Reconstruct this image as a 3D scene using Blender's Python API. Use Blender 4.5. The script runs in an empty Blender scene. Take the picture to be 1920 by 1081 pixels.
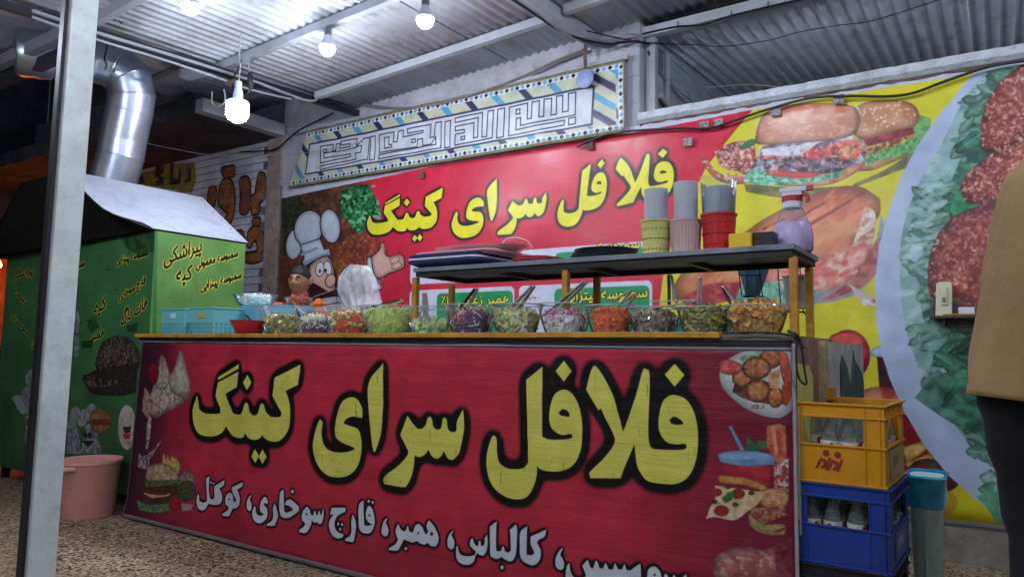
import bpy, bmesh, math, random, time
import numpy as np
from math import sin, cos, pi, radians, sqrt
from mathutils import Vector, Matrix
random.seed(7)
RNG = np.random.default_rng(11)
# ------------------------------------------------------------------ camera, world, exposure
S = bpy.context.scene
COL = S.collection
FPX, CX, CY, EYE = 1370.0, 960.0, 540.5, 1.10
PSI, TH, RO = radians(33.76), radians(4.8), radians(0.85)
fw = Vector((-sin(PSI)*cos(TH), cos(PSI)*cos(TH), sin(TH)))
r0 = Vector((cos(PSI), sin(PSI), 0)); u0 = r0.cross(fw)
rt = r0*cos(RO) + u0*sin(RO); up = u0*cos(RO) - r0*sin(RO)
camd = bpy.data.cameras.new('camera'); cam = bpy.data.objects.new('camera', camd); COL.objects.link(cam)
cam.matrix_world = Matrix(((rt.x, up.x, -fw.x, 0), (rt.y, up.y, -fw.y, 0), (rt.z, up.z, -fw.z, EYE), (0, 0, 0, 1)))
camd.sensor_width = 36; camd.lens = FPX/1920*36; camd.clip_start = .02; camd.clip_end = 300
S.camera = cam
world = bpy.data.worlds.new('World'); S.world = world; world.use_nodes = True
wn = world.node_tree; bgn = wn.nodes['Background']
sky = wn.nodes.new('ShaderNodeTexSky'); sky.sky_type = 'NISHITA'; sky.sun_disc = False
sky.sun_elevation = radians(38); sky.sun_rotation = radians(200)
wn.links.new(sky.outputs[0], bgn.inputs[0]); bgn.inputs[1].default_value = 0.008
S.view_settings.view_transform = 'Standard'; S.view_settings.look = 'None'
S.view_settings.exposure = 1.85; S.view_settings.gamma = 1.0; S.view_settings.use_curve_mapping = False
S.cycles.use_denoising = True
S.cycles.max_bounces = 7; S.cycles.transparent_max_bounces = 20; S.cycles.use_adaptive_sampling = True; S.cycles.adaptive_threshold = .025
S.cycles.sample_clamp_indirect = 6.0
BULB = 125.0          # radiance of the LED bulbs
# ------------------------------------------------------------------ helpers
def on(x, y, ax, v):
    """point of the place that the photograph shows at pixel (x, y), on the plane axis=v"""
    d = fw + rt*((x-CX)/FPX) - up*((y-CY)/FPX)
    o = Vector((0, 0, EYE))
    return o + d*((v-o[ax])/d[ax])
def depth_of(p): return (Vector(p)-Vector((0, 0, EYE))).dot(fw)
def proj(p):
    d = Vector(p)-Vector((0, 0, EYE)); z = d.dot(fw)
    return CX+FPX*d.dot(rt)/z, CY-FPX*d.dot(up)/z
def lin(c):
    return tuple(((v/255)/12.92 if v/255 <= .04045 else ((v/255+.055)/1.055)**2.4) for v in c)
MATS = {}
def mat(name, c, rough=.6, metal=0, spec=.5, var=.12, vs=6, bump=0, bs=60, alpha=1, coat=0, trans=0, ior=1.45, emis=0, dirt=0, dirtc=(60, 50, 40), bdist=.01):
    if name in MATS: return MATS[name]
    m = bpy.data.materials.new(name); m.use_nodes = True; N = m.node_tree.nodes; L = m.node_tree.links
    b = N['Principled BSDF']; col = lin(c)
    b.inputs['Roughness'].default_value = rough; b.inputs['Metallic'].default_value = metal
    b.inputs['Specular IOR Level'].default_value = spec; b.inputs['IOR'].default_value = ior
    b.inputs['Coat Weight'].default_value = coat; b.inputs['Transmission Weight'].default_value = trans
    b.inputs['Alpha'].default_value = alpha
    tc = N.new('ShaderNodeTexCoord'); nz = N.new('ShaderNodeTexNoise'); nz.inputs['Scale'].default_value = vs
    nz.inputs['Detail'].default_value = 6; L.new(tc.outputs['Object'], nz.inputs['Vector'])
    cr = N.new('ShaderNodeValToRGB'); cr.color_ramp.elements[0].position = .3; cr.color_ramp.elements[1].position = .7
    cr.color_ramp.elements[0].color = tuple(v*(1-var*1.6) for v in col)+(1,)
    cr.color_ramp.elements[1].color = tuple(min(1, v*(1+var)) for v in col)+(1,)
    L.new(nz.outputs['Fac'], cr.inputs['Fac']); out = cr.outputs['Color']
    if dirt:
        n2 = N.new('ShaderNodeTexNoise'); n2.inputs['Scale'].default_value = vs*2.3; n2.inputs['Detail'].default_value = 9; n2.inputs['Roughness'].default_value = .7
        L.new(tc.outputs['Object'], n2.inputs['Vector'])
        r2 = N.new('ShaderNodeValToRGB'); r2.color_ramp.elements[0].position = .5; r2.color_ramp.elements[1].position = .72
        r2.color_ramp.elements[0].color = (0, 0, 0, 1); r2.color_ramp.elements[1].color = (dirt, dirt, dirt, 1)
        L.new(n2.outputs['Fac'], r2.inputs['Fac'])
        mx = N.new('ShaderNodeMixRGB'); mx.inputs[2].default_value = lin(dirtc)+(1,)
        L.new(r2.outputs['Color'], mx.inputs[0]); L.new(out, mx.inputs[1]); out = mx.outputs[0]
    L.new(out, b.inputs['Base Color'])
    if emis:
        b.inputs['Emission Color'].default_value = col+(1,); b.inputs['Emission Strength'].default_value = emis
    if bump:
        n3 = N.new('ShaderNodeTexNoise'); n3.inputs['Scale'].default_value = bs; n3.inputs['Detail'].default_value = 4
        L.new(tc.outputs['Object'], n3.inputs['Vector'])
        bp = N.new('ShaderNodeBump'); bp.inputs['Strength'].default_value = bump; bp.inputs['Distance'].default_value = bdist
        L.new(n3.outputs['Fac'], bp.inputs['Height']); L.new(bp.outputs[0], b.inputs['Normal'])
    MATS[name] = m; return m
def clear_mat(name, tint=(235, 240, 245), gl=.05, gloss=.22, milk=.0):
    """thin clear plastic or glass: lets light through, mirrors at the rim"""
    if name in MATS: return MATS[name]
    m = bpy.data.materials.new(name); m.use_nodes = True; N = m.node_tree.nodes; L = m.node_tree.links
    N.remove(N['Principled BSDF']); o = N['Material Output']
    t = N.new('ShaderNodeBsdfTransparent'); t.inputs[0].default_value = lin(tint)+(1,)
    g = N.new('ShaderNodeBsdfGlossy'); g.inputs['Roughness'].default_value = gl
    d = N.new('ShaderNodeBsdfDiffuse'); d.inputs[0].default_value = (.75, .78, .8, 1)
    lw = N.new('ShaderNodeLayerWeight'); lw.inputs[0].default_value = gloss
    mx = N.new('ShaderNodeMixShader'); L.new(lw.outputs['Fresnel'], mx.inputs[0]); L.new(t.outputs[0], mx.inputs[1]); L.new(g.outputs[0], mx.inputs[2])
    m2 = N.new('ShaderNodeMixShader'); m2.inputs[0].default_value = milk
    nz = N.new('ShaderNodeTexNoise'); nz.inputs['Scale'].default_value = 40
    mt = N.new('ShaderNodeMath'); mt.operation = 'MULTIPLY'; mt.inputs[1].default_value = milk*2; L.new(nz.outputs['Fac'], mt.inputs[0]); L.new(mt.outputs[0], m2.inputs[0])
    L.new(mx.outputs[0], m2.inputs[1]); L.new(d.outputs[0], m2.inputs[2]); L.new(m2.outputs[0], o.inputs[0])
    MATS[name] = m; return m
ORG = {}
def tag(o, label=None, cat=None, group=None, kind=None):
    if label: o['label'] = label
    if cat: o['category'] = cat
    if group: o['group'] = group
    if kind: o['kind'] = kind
    return o
def thing(name, loc, label, cat, group=None):
    o = bpy.data.objects.new(name, None); COL.objects.link(o); o.location = loc; o.empty_display_size = .05
    ORG[o.name] = Vector(loc); return tag(o, label, cat, group)
class MB:
    """collects boxes, tubes, lathes ... and links them as one mesh object"""
    def __init__(s): s.v = []; s.f = []; s.mi = []; s.uv = {}; s.k = 0
    def add(s, vs, fs):
        n = len(s.v); s.v += [tuple(v) for v in vs]; s.f += [tuple(i+n for i in f) for f in fs]; s.mi += [s.k]*len(fs); return s
    def box(s, a, b, M=None):
        (x0, y0, z0), (x1, y1, z1) = a, b
        vs = [Vector(p) for p in ((x0,y0,z0),(x1,y0,z0),(x1,y1,z0),(x0,y1,z0),(x0,y0,z1),(x1,y0,z1),(x1,y1,z1),(x0,y1,z1))]
        if M: vs = [M @ v for v in vs]
        return s.add(vs, [(0,3,2,1),(4,5,6,7),(0,1,5,4),(1,2,6,5),(2,3,7,6),(3,0,4,7)])
    def prism(s, pts, a, b):
        """pts: outline (Vectors), extruded from offset a to offset b"""
        n = len(pts); a, b = Vector(a), Vector(b)
        return s.add([Vector(p)+a for p in pts]+[Vector(p)+b for p in pts], [tuple(range(n))[::-1], tuple(range(n, 2*n))]+[(i, (i+1) % n, (i+1) % n+n, i+n) for i in range(n)])
    def tube(s, pts, r, n=8, cap=True, rs=None, sq=1.0):
        pts = [Vector(p) for p in pts]; m = len(pts)
        t = (pts[1]-pts[0]).normalized(); a = t.orthogonal().normalized() if abs(t.z) > .95 else t.cross(Vector((0, 0, 1))).normalized()
        vs = []
        for i, p in enumerate(pts):
            t = (pts[min(i+1, m-1)]-pts[max(i-1, 0)]).normalized()
            a = (a - t*a.dot(t)); a = a.normalized() if a.length > 1e-6 else t.orthogonal().normalized()
            b = t.cross(a); rr = rs[i] if rs else r
            for j in range(n):
                w = 2*pi*j/n + pi/n; vs.append(p + a*cos(w)*rr + b*sin(w)*rr*sq)
        fs = [(i*n+j, i*n+(j+1) % n, (i+1)*n+(j+1) % n, (i+1)*n+j) for i in range(m-1) for j in range(n)]
        if cap: fs += [tuple(range(n))[::-1], tuple((m-1)*n+j for j in range(n))]
        return s.add(vs, fs)
    def lathe(s, prof, n=24, M=None, close=False):
        """prof: (r, z) pairs; revolved about z"""
        vs = []; m = len(prof)
        for r, z in prof:
            for j in range(n):
                p = Vector((r*cos(2*pi*j/n), r*sin(2*pi*j/n), z)); vs.append(M @ p if M else p)
        fs = [(i*n+j, i*n+(j+1) % n, (i+1)*n+(j+1) % n, (i+1)*n+j) for i in range(m-1) for j in range(n)]
        if prof[0][0] > 1e-4 and close: fs.append(tuple(range(n))[::-1])
        if prof[-1][0] > 1e-4 and close: fs.append(tuple((m-1)*n+j for j in range(n)))
        return s.add(vs, fs)
    def grid(s, P, nu, nv):
        """P(u, v) -> point, u, v in 0..1"""
        vs = [P(i/nu, j/nv) for j in range(nv+1) for i in range(nu+1)]
        return s.add(vs, [(j*(nu+1)+i, j*(nu+1)+i+1, (j+1)*(nu+1)+i+1, (j+1)*(nu+1)+i) for j in range(nv) for i in range(nu)])
    def loft(s, rings, cap=True):
        n = len(rings[0]); vs = [p for r in rings for p in r]
        fs = [(i*n+j, i*n+(j+1) % n, (i+1)*n+(j+1) % n, (i+1)*n+j) for i in range(len(rings)-1) for j in range(n)]
        if cap: fs += [tuple(range(n))[::-1], tuple((len(rings)-1)*n+j for j in range(n))]
        return s.add(vs, fs)
    def build(s, name, mats, parent=None, smooth=False, bevel=0, uvf=None, local=False, solid=0):
        mats = mats if isinstance(mats, (list, tuple)) else [mats]
        off = Vector((0, 0, 0))
        if parent and not local:
            p = parent
            while p: off += p.location; p = p.parent
        me = bpy.data.meshes.new(name); me.from_pydata([(v[0]-off.x, v[1]-off.y, v[2]-off.z) for v in s.v], [], s.f)
        for m in mats: me.materials.append(m)
        if len(mats) > 1: me.polygons.foreach_set('material_index', s.mi)
        if uvf:
            ul = me.uv_layers.new(name='UVMap'); vi = np.zeros(len(me.loops), 'i'); me.loops.foreach_get('vertex_index', vi)
            uv = np.array([uvf(v) for v in s.v], 'f')[vi]; ul.data.foreach_set('uv', uv.ravel())
        me.update()
        if smooth:
            me.polygons.foreach_set('use_smooth', [True]*len(me.polygons))
            if smooth != 'all':
                me.set_sharp_from_angle(angle=radians(38))
        o = bpy.data.objects.new(name, me); COL.objects.link(o)
        if parent: o.parent = parent
        if bevel:
            b = o.modifiers.new('bevel', 'BEVEL'); b.width = bevel; b.segments = 2; b.limit_method = 'ANGLE'; b.angle_limit = radians(40)
        if solid:
            b = o.modifiers.new('solid', 'SOLIDIFY'); b.thickness = solid; b.offset = 0
        return o
def copy_tree(o, parent=None, label=None, loc=None, rot=None):
    c = o.copy(); COL.objects.link(c); c.parent = parent
    if label: c['label'] = label
    if loc is not None: c.location = loc
    if rot is not None: c.rotation_euler = rot
    for ch in o.children: copy_tree(ch, c)
    return c
def spline(pts, n=6, closed=False):
    P = [Vector(p) for p in pts]; out = []; m = len(P)
    rng = range(m) if closed else range(m-1)
    for i in rng:
        p0, p1, p2, p3 = (P[(i-1) % m], P[i], P[(i+1) % m], P[(i+2) % m]) if closed else (P[max(i-1, 0)], P[i], P[i+1], P[min(i+2, m-1)])
        for k in range(n):
            t = k/n; out.append(.5*((2*p1)+(p2-p0)*t+(2*p0-5*p1+4*p2-p3)*t*t+(3*p1-p0-3*p2+p3)*t**3))
    if not closed: out.append(P[-1])
    return out
# ------------------------------------------------------------------ print shop: flat artwork painted into arrays by the script
def blur(a, r):
    if r < 1: return a
    for ax in (0, 1):
        for _ in range(3):
            k = max(1, int(r*.6)); p = [(0, 0)]*a.ndim; p[ax] = (k+1, k)
            c = np.cumsum(np.pad(a, p, mode='edge'), axis=ax); n = a.shape[ax]
            a = ((c[2*k+1:2*k+1+n]-c[:n]) if ax == 0 else (c[:, 2*k+1:2*k+1+n]-c[:, :n]))/(2*k+1)
    return a
def sstep(a, lo, hi):
    t = np.clip((a-lo)/(hi-lo), 0, 1); return t*t*(3-2*t)
def crom(pts, n=5):
    P = np.array(pts, float); m = len(P); out = []
    for i in range(m):
        p0, p1, p2, p3 = P[(i-1) % m], P[i], P[(i+1) % m], P[(i+2) % m]
        for k in range(n):
            t = k/n; out.append(.5*((2*p1)+(p2-p0)*t+(2*p0-5*p1+4*p2-p3)*t*t+(3*p1-p0-3*p2+p3)*t**3))
    return np.array(out)
def soft(pts, n=5, corner=50):
    """closed outline: curve through the points, but keep sharp corners sharp"""
    P = np.array(pts, float); m = len(P); sharp = []
    for i in range(m):
        a = P[i]-P[i-1]; b = P[(i+1) % m]-P[i]
        c = np.dot(a, b)/(np.hypot(*a)*np.hypot(*b)+1e-9); sharp.append(c < cos(radians(corner)))
    out = []
    for i in range(m):
        p1, p2 = P[i], P[(i+1) % m]
        p0 = p1-(p2-p1)*.3 if sharp[i] else P[i-1]
        p3 = p2+(p2-p1)*.3 if sharp[(i+1) % m] else P[(i+2) % m]
        for k in range(n):
            t = k/n; out.append(.5*((2*p1)+(p2-p0)*t+(2*p0-5*p1+4*p2-p3)*t*t+(3*p1-p0-3*p2+p3)*t**3))
    return np.array(out)
class Canvas:
    def __init__(s, ax, val, a0, a1, z0, z1, ppm, bg):
        s.ax, s.val, s.a0, s.z1, s.ppm = ax, val, a0, z1, ppm; s.a1, s.z0 = a1, z0
        s.w = int((a1-a0)*ppm); s.h = int((z1-z0)*ppm)
        s.im = np.zeros((s.h, s.w, 3), 'f'); s.im[:] = np.array(bg)/255.; s._n = {}
    def P(s, pts):
        """photograph pixels -> canvas pixels, through the plane the print hangs in"""
        out = []
        for x, y in pts:
            p = on(x, y, s.ax, s.val); a = p[1-s.ax]; out.append(((a-s.a0)*s.ppm, (s.z1-p.z)*s.ppm))
        return np.array(out)
    def mask(s, Q, ss=3):
        """anti-aliased even-odd fill; Q: one polygon or several, canvas pixels"""
        Q = [Q] if np.ndim(Q[0][0]) == 0 else Q
        al = np.concatenate([np.asarray(q) for q in Q])
        x0, y0 = np.floor(al.min(0)).astype(int)-1; x1, y1 = np.ceil(al.max(0)).astype(int)+2
        x0, y0 = max(x0, 0), max(y0, 0); x1, y1 = min(x1, s.w), min(y1, s.h)
        if x1 <= x0 or y1 <= y0: return (0, 0, 1, 1, np.zeros((1, 1), 'f'))
        nz = len(Q) > 1 and all(len(q) == 3 for q in Q)   # triangles of lettering: union, not parity
        W, H = (x1-x0)*ss, (y1-y0)*ss; buf = np.zeros((H, W+1), np.int32)
        for q in Q:
            q = np.asarray(q); A = (q-[x0, y0])*ss; B = np.roll(A, -1, 0)
            for (ax_, ay), (bx, by) in zip(A, B):
                if ay == by: continue
                sg = 1
                if ay > by: ax_, ay, bx, by = bx, by, ax_, ay; sg = -1 if nz else 1
                r0_ = max(0, int(math.ceil(ay-.5))); r1_ = min(H, int(math.ceil(by-.5)))
                if r1_ <= r0_: continue
                rr = np.arange(r0_, r1_); xx = ax_+(rr+.5-ay)*(bx-ax_)/(by-ay)
                np.add.at(buf, (rr, np.clip(np.ceil(xx-.5).astype(int), 0, W)), sg)
        cs = np.cumsum(buf[:, :W], 1); m = ((cs != 0) if nz else (cs & 1)).astype('f').reshape(y1-y0, ss, x1-x0, ss).mean((1, 3))
        return (x0, y0, x1, y1, m)
    def noise(s, cell, seed=0):
        k = (round(cell, 2), seed)
        if k not in s._n:
            r = np.random.default_rng(int(seed*977+cell*31)); h, w = int(s.h/cell)+3, int(s.w/cell)+3
            g = r.random((h, w)).astype('f')
            y = np.arange(s.h)/cell; x = np.arange(s.w)/cell; iy, ix = y.astype(int), x.astype(int); fy, fx = (y-iy)[:, None], (x-ix)[None]
            fy = fy*fy*(3-2*fy); fx = fx*fx*(3-2*fx)
            s._n[k] = (g[iy][:, ix]*(1-fy)*(1-fx)+g[iy+1][:, ix]*fy*(1-fx)+g[iy][:, ix+1]*(1-fy)*fx+g[iy+1][:, ix+1]*fy*fx).astype('f')
        return s._n[k]
    def blend(s, mk, col, alpha=1.0):
        x0, y0, x1, y1, m = mk; a = (m*alpha)[..., None]
        c = np.array(col, 'f')/255. if np.ndim(col) == 1 else col
        s.im[y0:y1, x0:x1] = s.im[y0:y1, x0:x1]*(1-a)+c*a
    def fill(s, pts, c1, c2=None, cell=4, seed=0, lo=.32, hi=.68, shade=0, c3=None, edge=0, sm=True, canvas=False, alpha=1):
        """an area with two or three mottled colours, rounded by a lighter top and darker rim"""
        if max(abs(pts[0][0]-pts[len(pts)//2][0]), abs(pts[0][1]-pts[len(pts)//2][1])) < 8 and c2 is None and not shade:   # small fleck
            s.blend(s.mask(s.P(pts), 2), c1, alpha); return
        Q = np.array(pts, float) if canvas else s.P(pts)
        if sm: Q = soft(Q)
        mk = s.mask(Q); x0, y0, x1, y1, m = mk
        c = np.ones((y1-y0, x1-x0, 3), 'f')*np.array(c1, 'f')/255.
        if c2 is not None:
            n = (s.noise(cell*1.5, seed)*.5+s.noise(max(cell*.7, 1.5), seed+1)*.3+s.noise(1.8, seed+2)*.07+.065)[y0:y1, x0:x1]
            t = sstep(n, lo, hi)[..., None]; c = c*(1-t)+t*np.array(c2, 'f')/255.
        if c3 is not None:
            t = .8*sstep((s.noise(max(cell*.9, 1.6), seed+5)*.7+s.noise(1.5, seed+6)*.3)[y0:y1, x0:x1], .56, .82)[..., None]; c = c*(1-t)+t*np.array(c3, 'f')/255.
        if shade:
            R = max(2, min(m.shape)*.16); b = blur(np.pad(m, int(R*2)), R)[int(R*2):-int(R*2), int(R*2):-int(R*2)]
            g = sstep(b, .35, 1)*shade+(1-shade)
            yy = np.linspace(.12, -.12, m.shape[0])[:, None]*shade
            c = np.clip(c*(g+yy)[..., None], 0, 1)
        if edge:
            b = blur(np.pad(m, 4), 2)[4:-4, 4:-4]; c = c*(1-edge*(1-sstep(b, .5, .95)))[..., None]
        s.blend(mk, c, alpha); return mk
    def ell(s, cx, cy, rx, ry, *a, rot=0, **k):
        t = np.linspace(0, 2*pi, 9 if rx < 5 else 20, endpoint=False); x, y = rx*np.cos(t), ry*np.sin(t); r = radians(rot)
        pts = list(zip(cx+x*cos(r)-y*sin(r), cy+x*sin(r)+y*cos(r)))
        return s.fill(pts, *a, sm=False, **k)
    def scatter(s, pts, cols, n, size, seed=0, asp=2.2, ang=None, alpha=.9):
        """n flecks of about `size` photo pixels inside an outline"""
        r = random.Random(seed); Q = np.array(pts); x0, y0 = Q.min(0); x1, y1 = Q.max(0)
        for _ in range(n*4):
            if n <= 0: break
            x, y = r.uniform(x0, x1), r.uniform(y0, y1); ins = False
            for (ax_, ay), (bx, by) in zip(Q, np.roll(Q, -1, 0)):
                if (ay > y) != (by > y) and x < ax_+(y-ay)*(bx-ax_)/(by-ay): ins = not ins
            if not ins: continue
            n -= 1; a = r.uniform(0, 180) if ang is None else ang+r.uniform(-25, 25); q = size*r.uniform(.5, 1.4)
            s.ell(x, y, q, q/asp, r.choice(cols), rot=a, alpha=alpha)
    def halo(s, Qs, r, col, hard=.06, top=.42, alpha=1):
        """airbrushed outline round the lettering"""
        M = np.zeros((s.h, s.w), 'f')
        for Q in Qs:
            x0, y0, x1, y1, m = s.mask(Q); M[y0:y1, x0:x1] = np.maximum(M[y0:y1, x0:x1], m)
        ys, xs = np.nonzero(M.max(1))[0], np.nonzero(M.max(0))[0]
        if not len(ys): return
        p = int(r*3); y0, y1, x0, x1 = max(0, ys[0]-p), min(s.h, ys[-1]+p), max(0, xs[0]-p), min(s.w, xs[-1]+p)
        b = sstep(blur(M[y0:y1, x0:x1], r), hard, top); s.blend((x0, y0, x1, y1, b), col, alpha)
    def text(s, word, pl, pr, hgt, bold=.03, canvas=False, sx=1.0):
        """polygons of a word whose baseline runs from pixel pl to pixel pr (photo pixels); hgt in photo pixels"""
        tris = text_tris(word, bold); A, B = (np.array(pl), np.array(pr)) if canvas else s.P([pl, pr])
        if not canvas:
            U = s.P([(pl[0], pl[1]-hgt)])[0]; up_ = (A-U); hh = abs(up_[1])
        else: hh = hgt
        xs = tris[..., 0]; wd = xs.max()-xs.min(); d = (B-A)/wd; nrm = np.array([0, -1.]); k = hh/.72
        out = A + (tris[..., 0:1]-xs.min())*d + tris[..., 1:2]*nrm*k
        return list(out)
    def image(s, name):
        im = bpy.data.images.new(name, s.w, s.h); a = np.ones((s.h, s.w, 4), 'f'); a[..., :3] = np.clip(s.im[::-1], 0, 1)
        im.pixels.foreach_set(a.ravel()); im.update(); im.pack(); return im
AR = {'ا':(0xFE8D,0),'آ':(0xFE81,0),'ب':(0xFE8F,1),'پ':(0xFB56,1),'ت':(0xFE95,1),'ج':(0xFE9D,1),'چ':(0xFB7A,1),'ح':(0xFEA1,1),'خ':(0xFEA5,1),'د':(0xFEA9,0),'ر':(0xFEAD,0),
      'ز':(0xFEAF,0),'س':(0xFEB1,1),'ش':(0xFEB5,1),'ع':(0xFEC9,1),'غ':(0xFECD,1),'ف':(0xFED1,1),'ق':(0xFED5,1),'ک':(0xFB8E,1),'گ':(0xFB92,1),'ل':(0xFEDD,1),'م':(0xFEE1,1),
      'ن':(0xFEE5,1),'و':(0xFEED,0),'ه':(0xFEE9,1),'ی':(0xFBFC,1)}
def shape(w):
    out = []
    for i, c in enumerate(w):
        if c not in AR: out.append(c); continue
        b, dual = AR[c]; prev = i > 0 and w[i-1] in AR and AR[w[i-1]][1]; nxt = dual and i+1 < len(w) and w[i+1] in AR
        k = (3 if nxt else 1) if prev else (2 if nxt else 0)
        out.append(chr(b+k))
    return ''.join(out[::-1])
TT = {}
def text_tris(word, bold):
    key = (word, bold)
    if key in TT: return TT[key]
    cu = bpy.data.curves.new('lettering', 'FONT'); cu.body = shape(word); cu.offset = bold; cu.dimensions = '2D'; cu.fill_mode = 'BOTH'; cu.resolution_u = 3
    o = bpy.data.objects.new('lettering', cu); COL.objects.link(o); dg = bpy.context.evaluated_depsgraph_get(); dg.update()
    me = o.evaluated_get(dg).to_mesh(); me.calc_loop_triangles()
    v = np.array([(p.co.x, p.co.y) for p in me.vertices]); t = np.array([tuple(q.vertices) for q in me.loop_triangles])
    tr = v[t]; bpy.data.objects.remove(o); bpy.data.curves.remove(cu)
    TT[key] = tr; return tr
def print_mat(name, img, rough=.4, wr=.25, ws=(3, 14), world_uv=None, spec=.5, coat=0):
    m = bpy.data.materials.new(name); m.use_nodes = True; N = m.node_tree.nodes; L = m.node_tree.links; b = N['Principled BSDF']
    t = N.new('ShaderNodeTexImage'); t.image = img; t.interpolation = 'Cubic'; t.extension = 'EXTEND'
    tc = N.new('ShaderNodeTexCoord')
    if world_uv:
        g = N.new('ShaderNodeNewGeometry'); mp = N.new('ShaderNodeMapping'); sx = N.new('ShaderNodeSeparateXYZ'); cx_ = N.new('ShaderNodeCombineXYZ')
        a0, a1, z0, z1 = world_uv; L.new(g.outputs['Position'], sx.inputs[0]); L.new(sx.outputs['X'], cx_.inputs['X']); L.new(sx.outputs['Z'], cx_.inputs['Y'])
        L.new(cx_.outputs[0], mp.inputs['Vector']); mp.inputs['Scale'].default_value = (1/(a1-a0), 1/(z1-z0), 1); mp.inputs['Location'].default_value = (-a0/(a1-a0), -z0/(z1-z0), 0)
        L.new(mp.outputs[0], t.inputs[0])
    n = N.new('ShaderNodeTexNoise'); n.inputs['Scale'].default_value = 9; n.inputs['Detail'].default_value = 8; L.new(tc.outputs['Object'], n.inputs['Vector'])
    r = N.new('ShaderNodeMapRange'); r.inputs['From Min'].default_value = .3; r.inputs['From Max'].default_value = .7; r.inputs['To Min'].default_value = .86; r.inputs['To Max'].default_value = 1.06
    L.new(n.outputs['Fac'], r.inputs['Value']); hs = N.new('ShaderNodeMixRGB'); hs.blend_type = 'MULTIPLY'; hs.inputs[0].default_value = 1
    L.new(t.outputs['Color'], hs.inputs[1]); L.new(r.outputs[0], hs.inputs[2]); L.new(hs.outputs[0], b.inputs['Base Color'])
    r2 = N.new('ShaderNodeMapRange'); r2.inputs['To Min'].default_value = rough-.1; r2.inputs['To Max'].default_value = rough+.15; L.new(n.outputs['Fac'], r2.inputs['Value']); L.new(r2.outputs[0], b.inputs['Roughness'])
    b.inputs['Specular IOR Level'].default_value = spec; b.inputs['Coat Weight'].default_value = coat
    mp2 = N.new('ShaderNodeMapping'); mp2.inputs['Scale'].default_value = (ws[0], ws[0], ws[1]); L.new(tc.outputs['Object'], mp2.inputs['Vector'])
    n2 = N.new('ShaderNodeTexNoise'); n2.inputs['Scale'].default_value = 1.6; n2.inputs['Detail'].default_value = 5; n2.inputs['Roughness'].default_value = .6; L.new(mp2.outputs[0], n2.inputs['Vector'])
    bp = N.new('ShaderNodeBump'); bp.inputs['Strength'].default_value = wr; bp.inputs['Distance'].default_value = .012; L.new(n2.outputs['Fac'], bp.inputs['Height']); L.new(bp.outputs[0], b.inputs['Normal'])
    return m
# ------------------------------------------------------------------ planes of the place
YC, YW = 2.60, 4.70            # counter front, back wall
ZC = 1.165                    # counter top
def zoomed(pts, ox, oy, k): return [(ox+x/k, oy+y/k) for x, y in pts]
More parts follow.
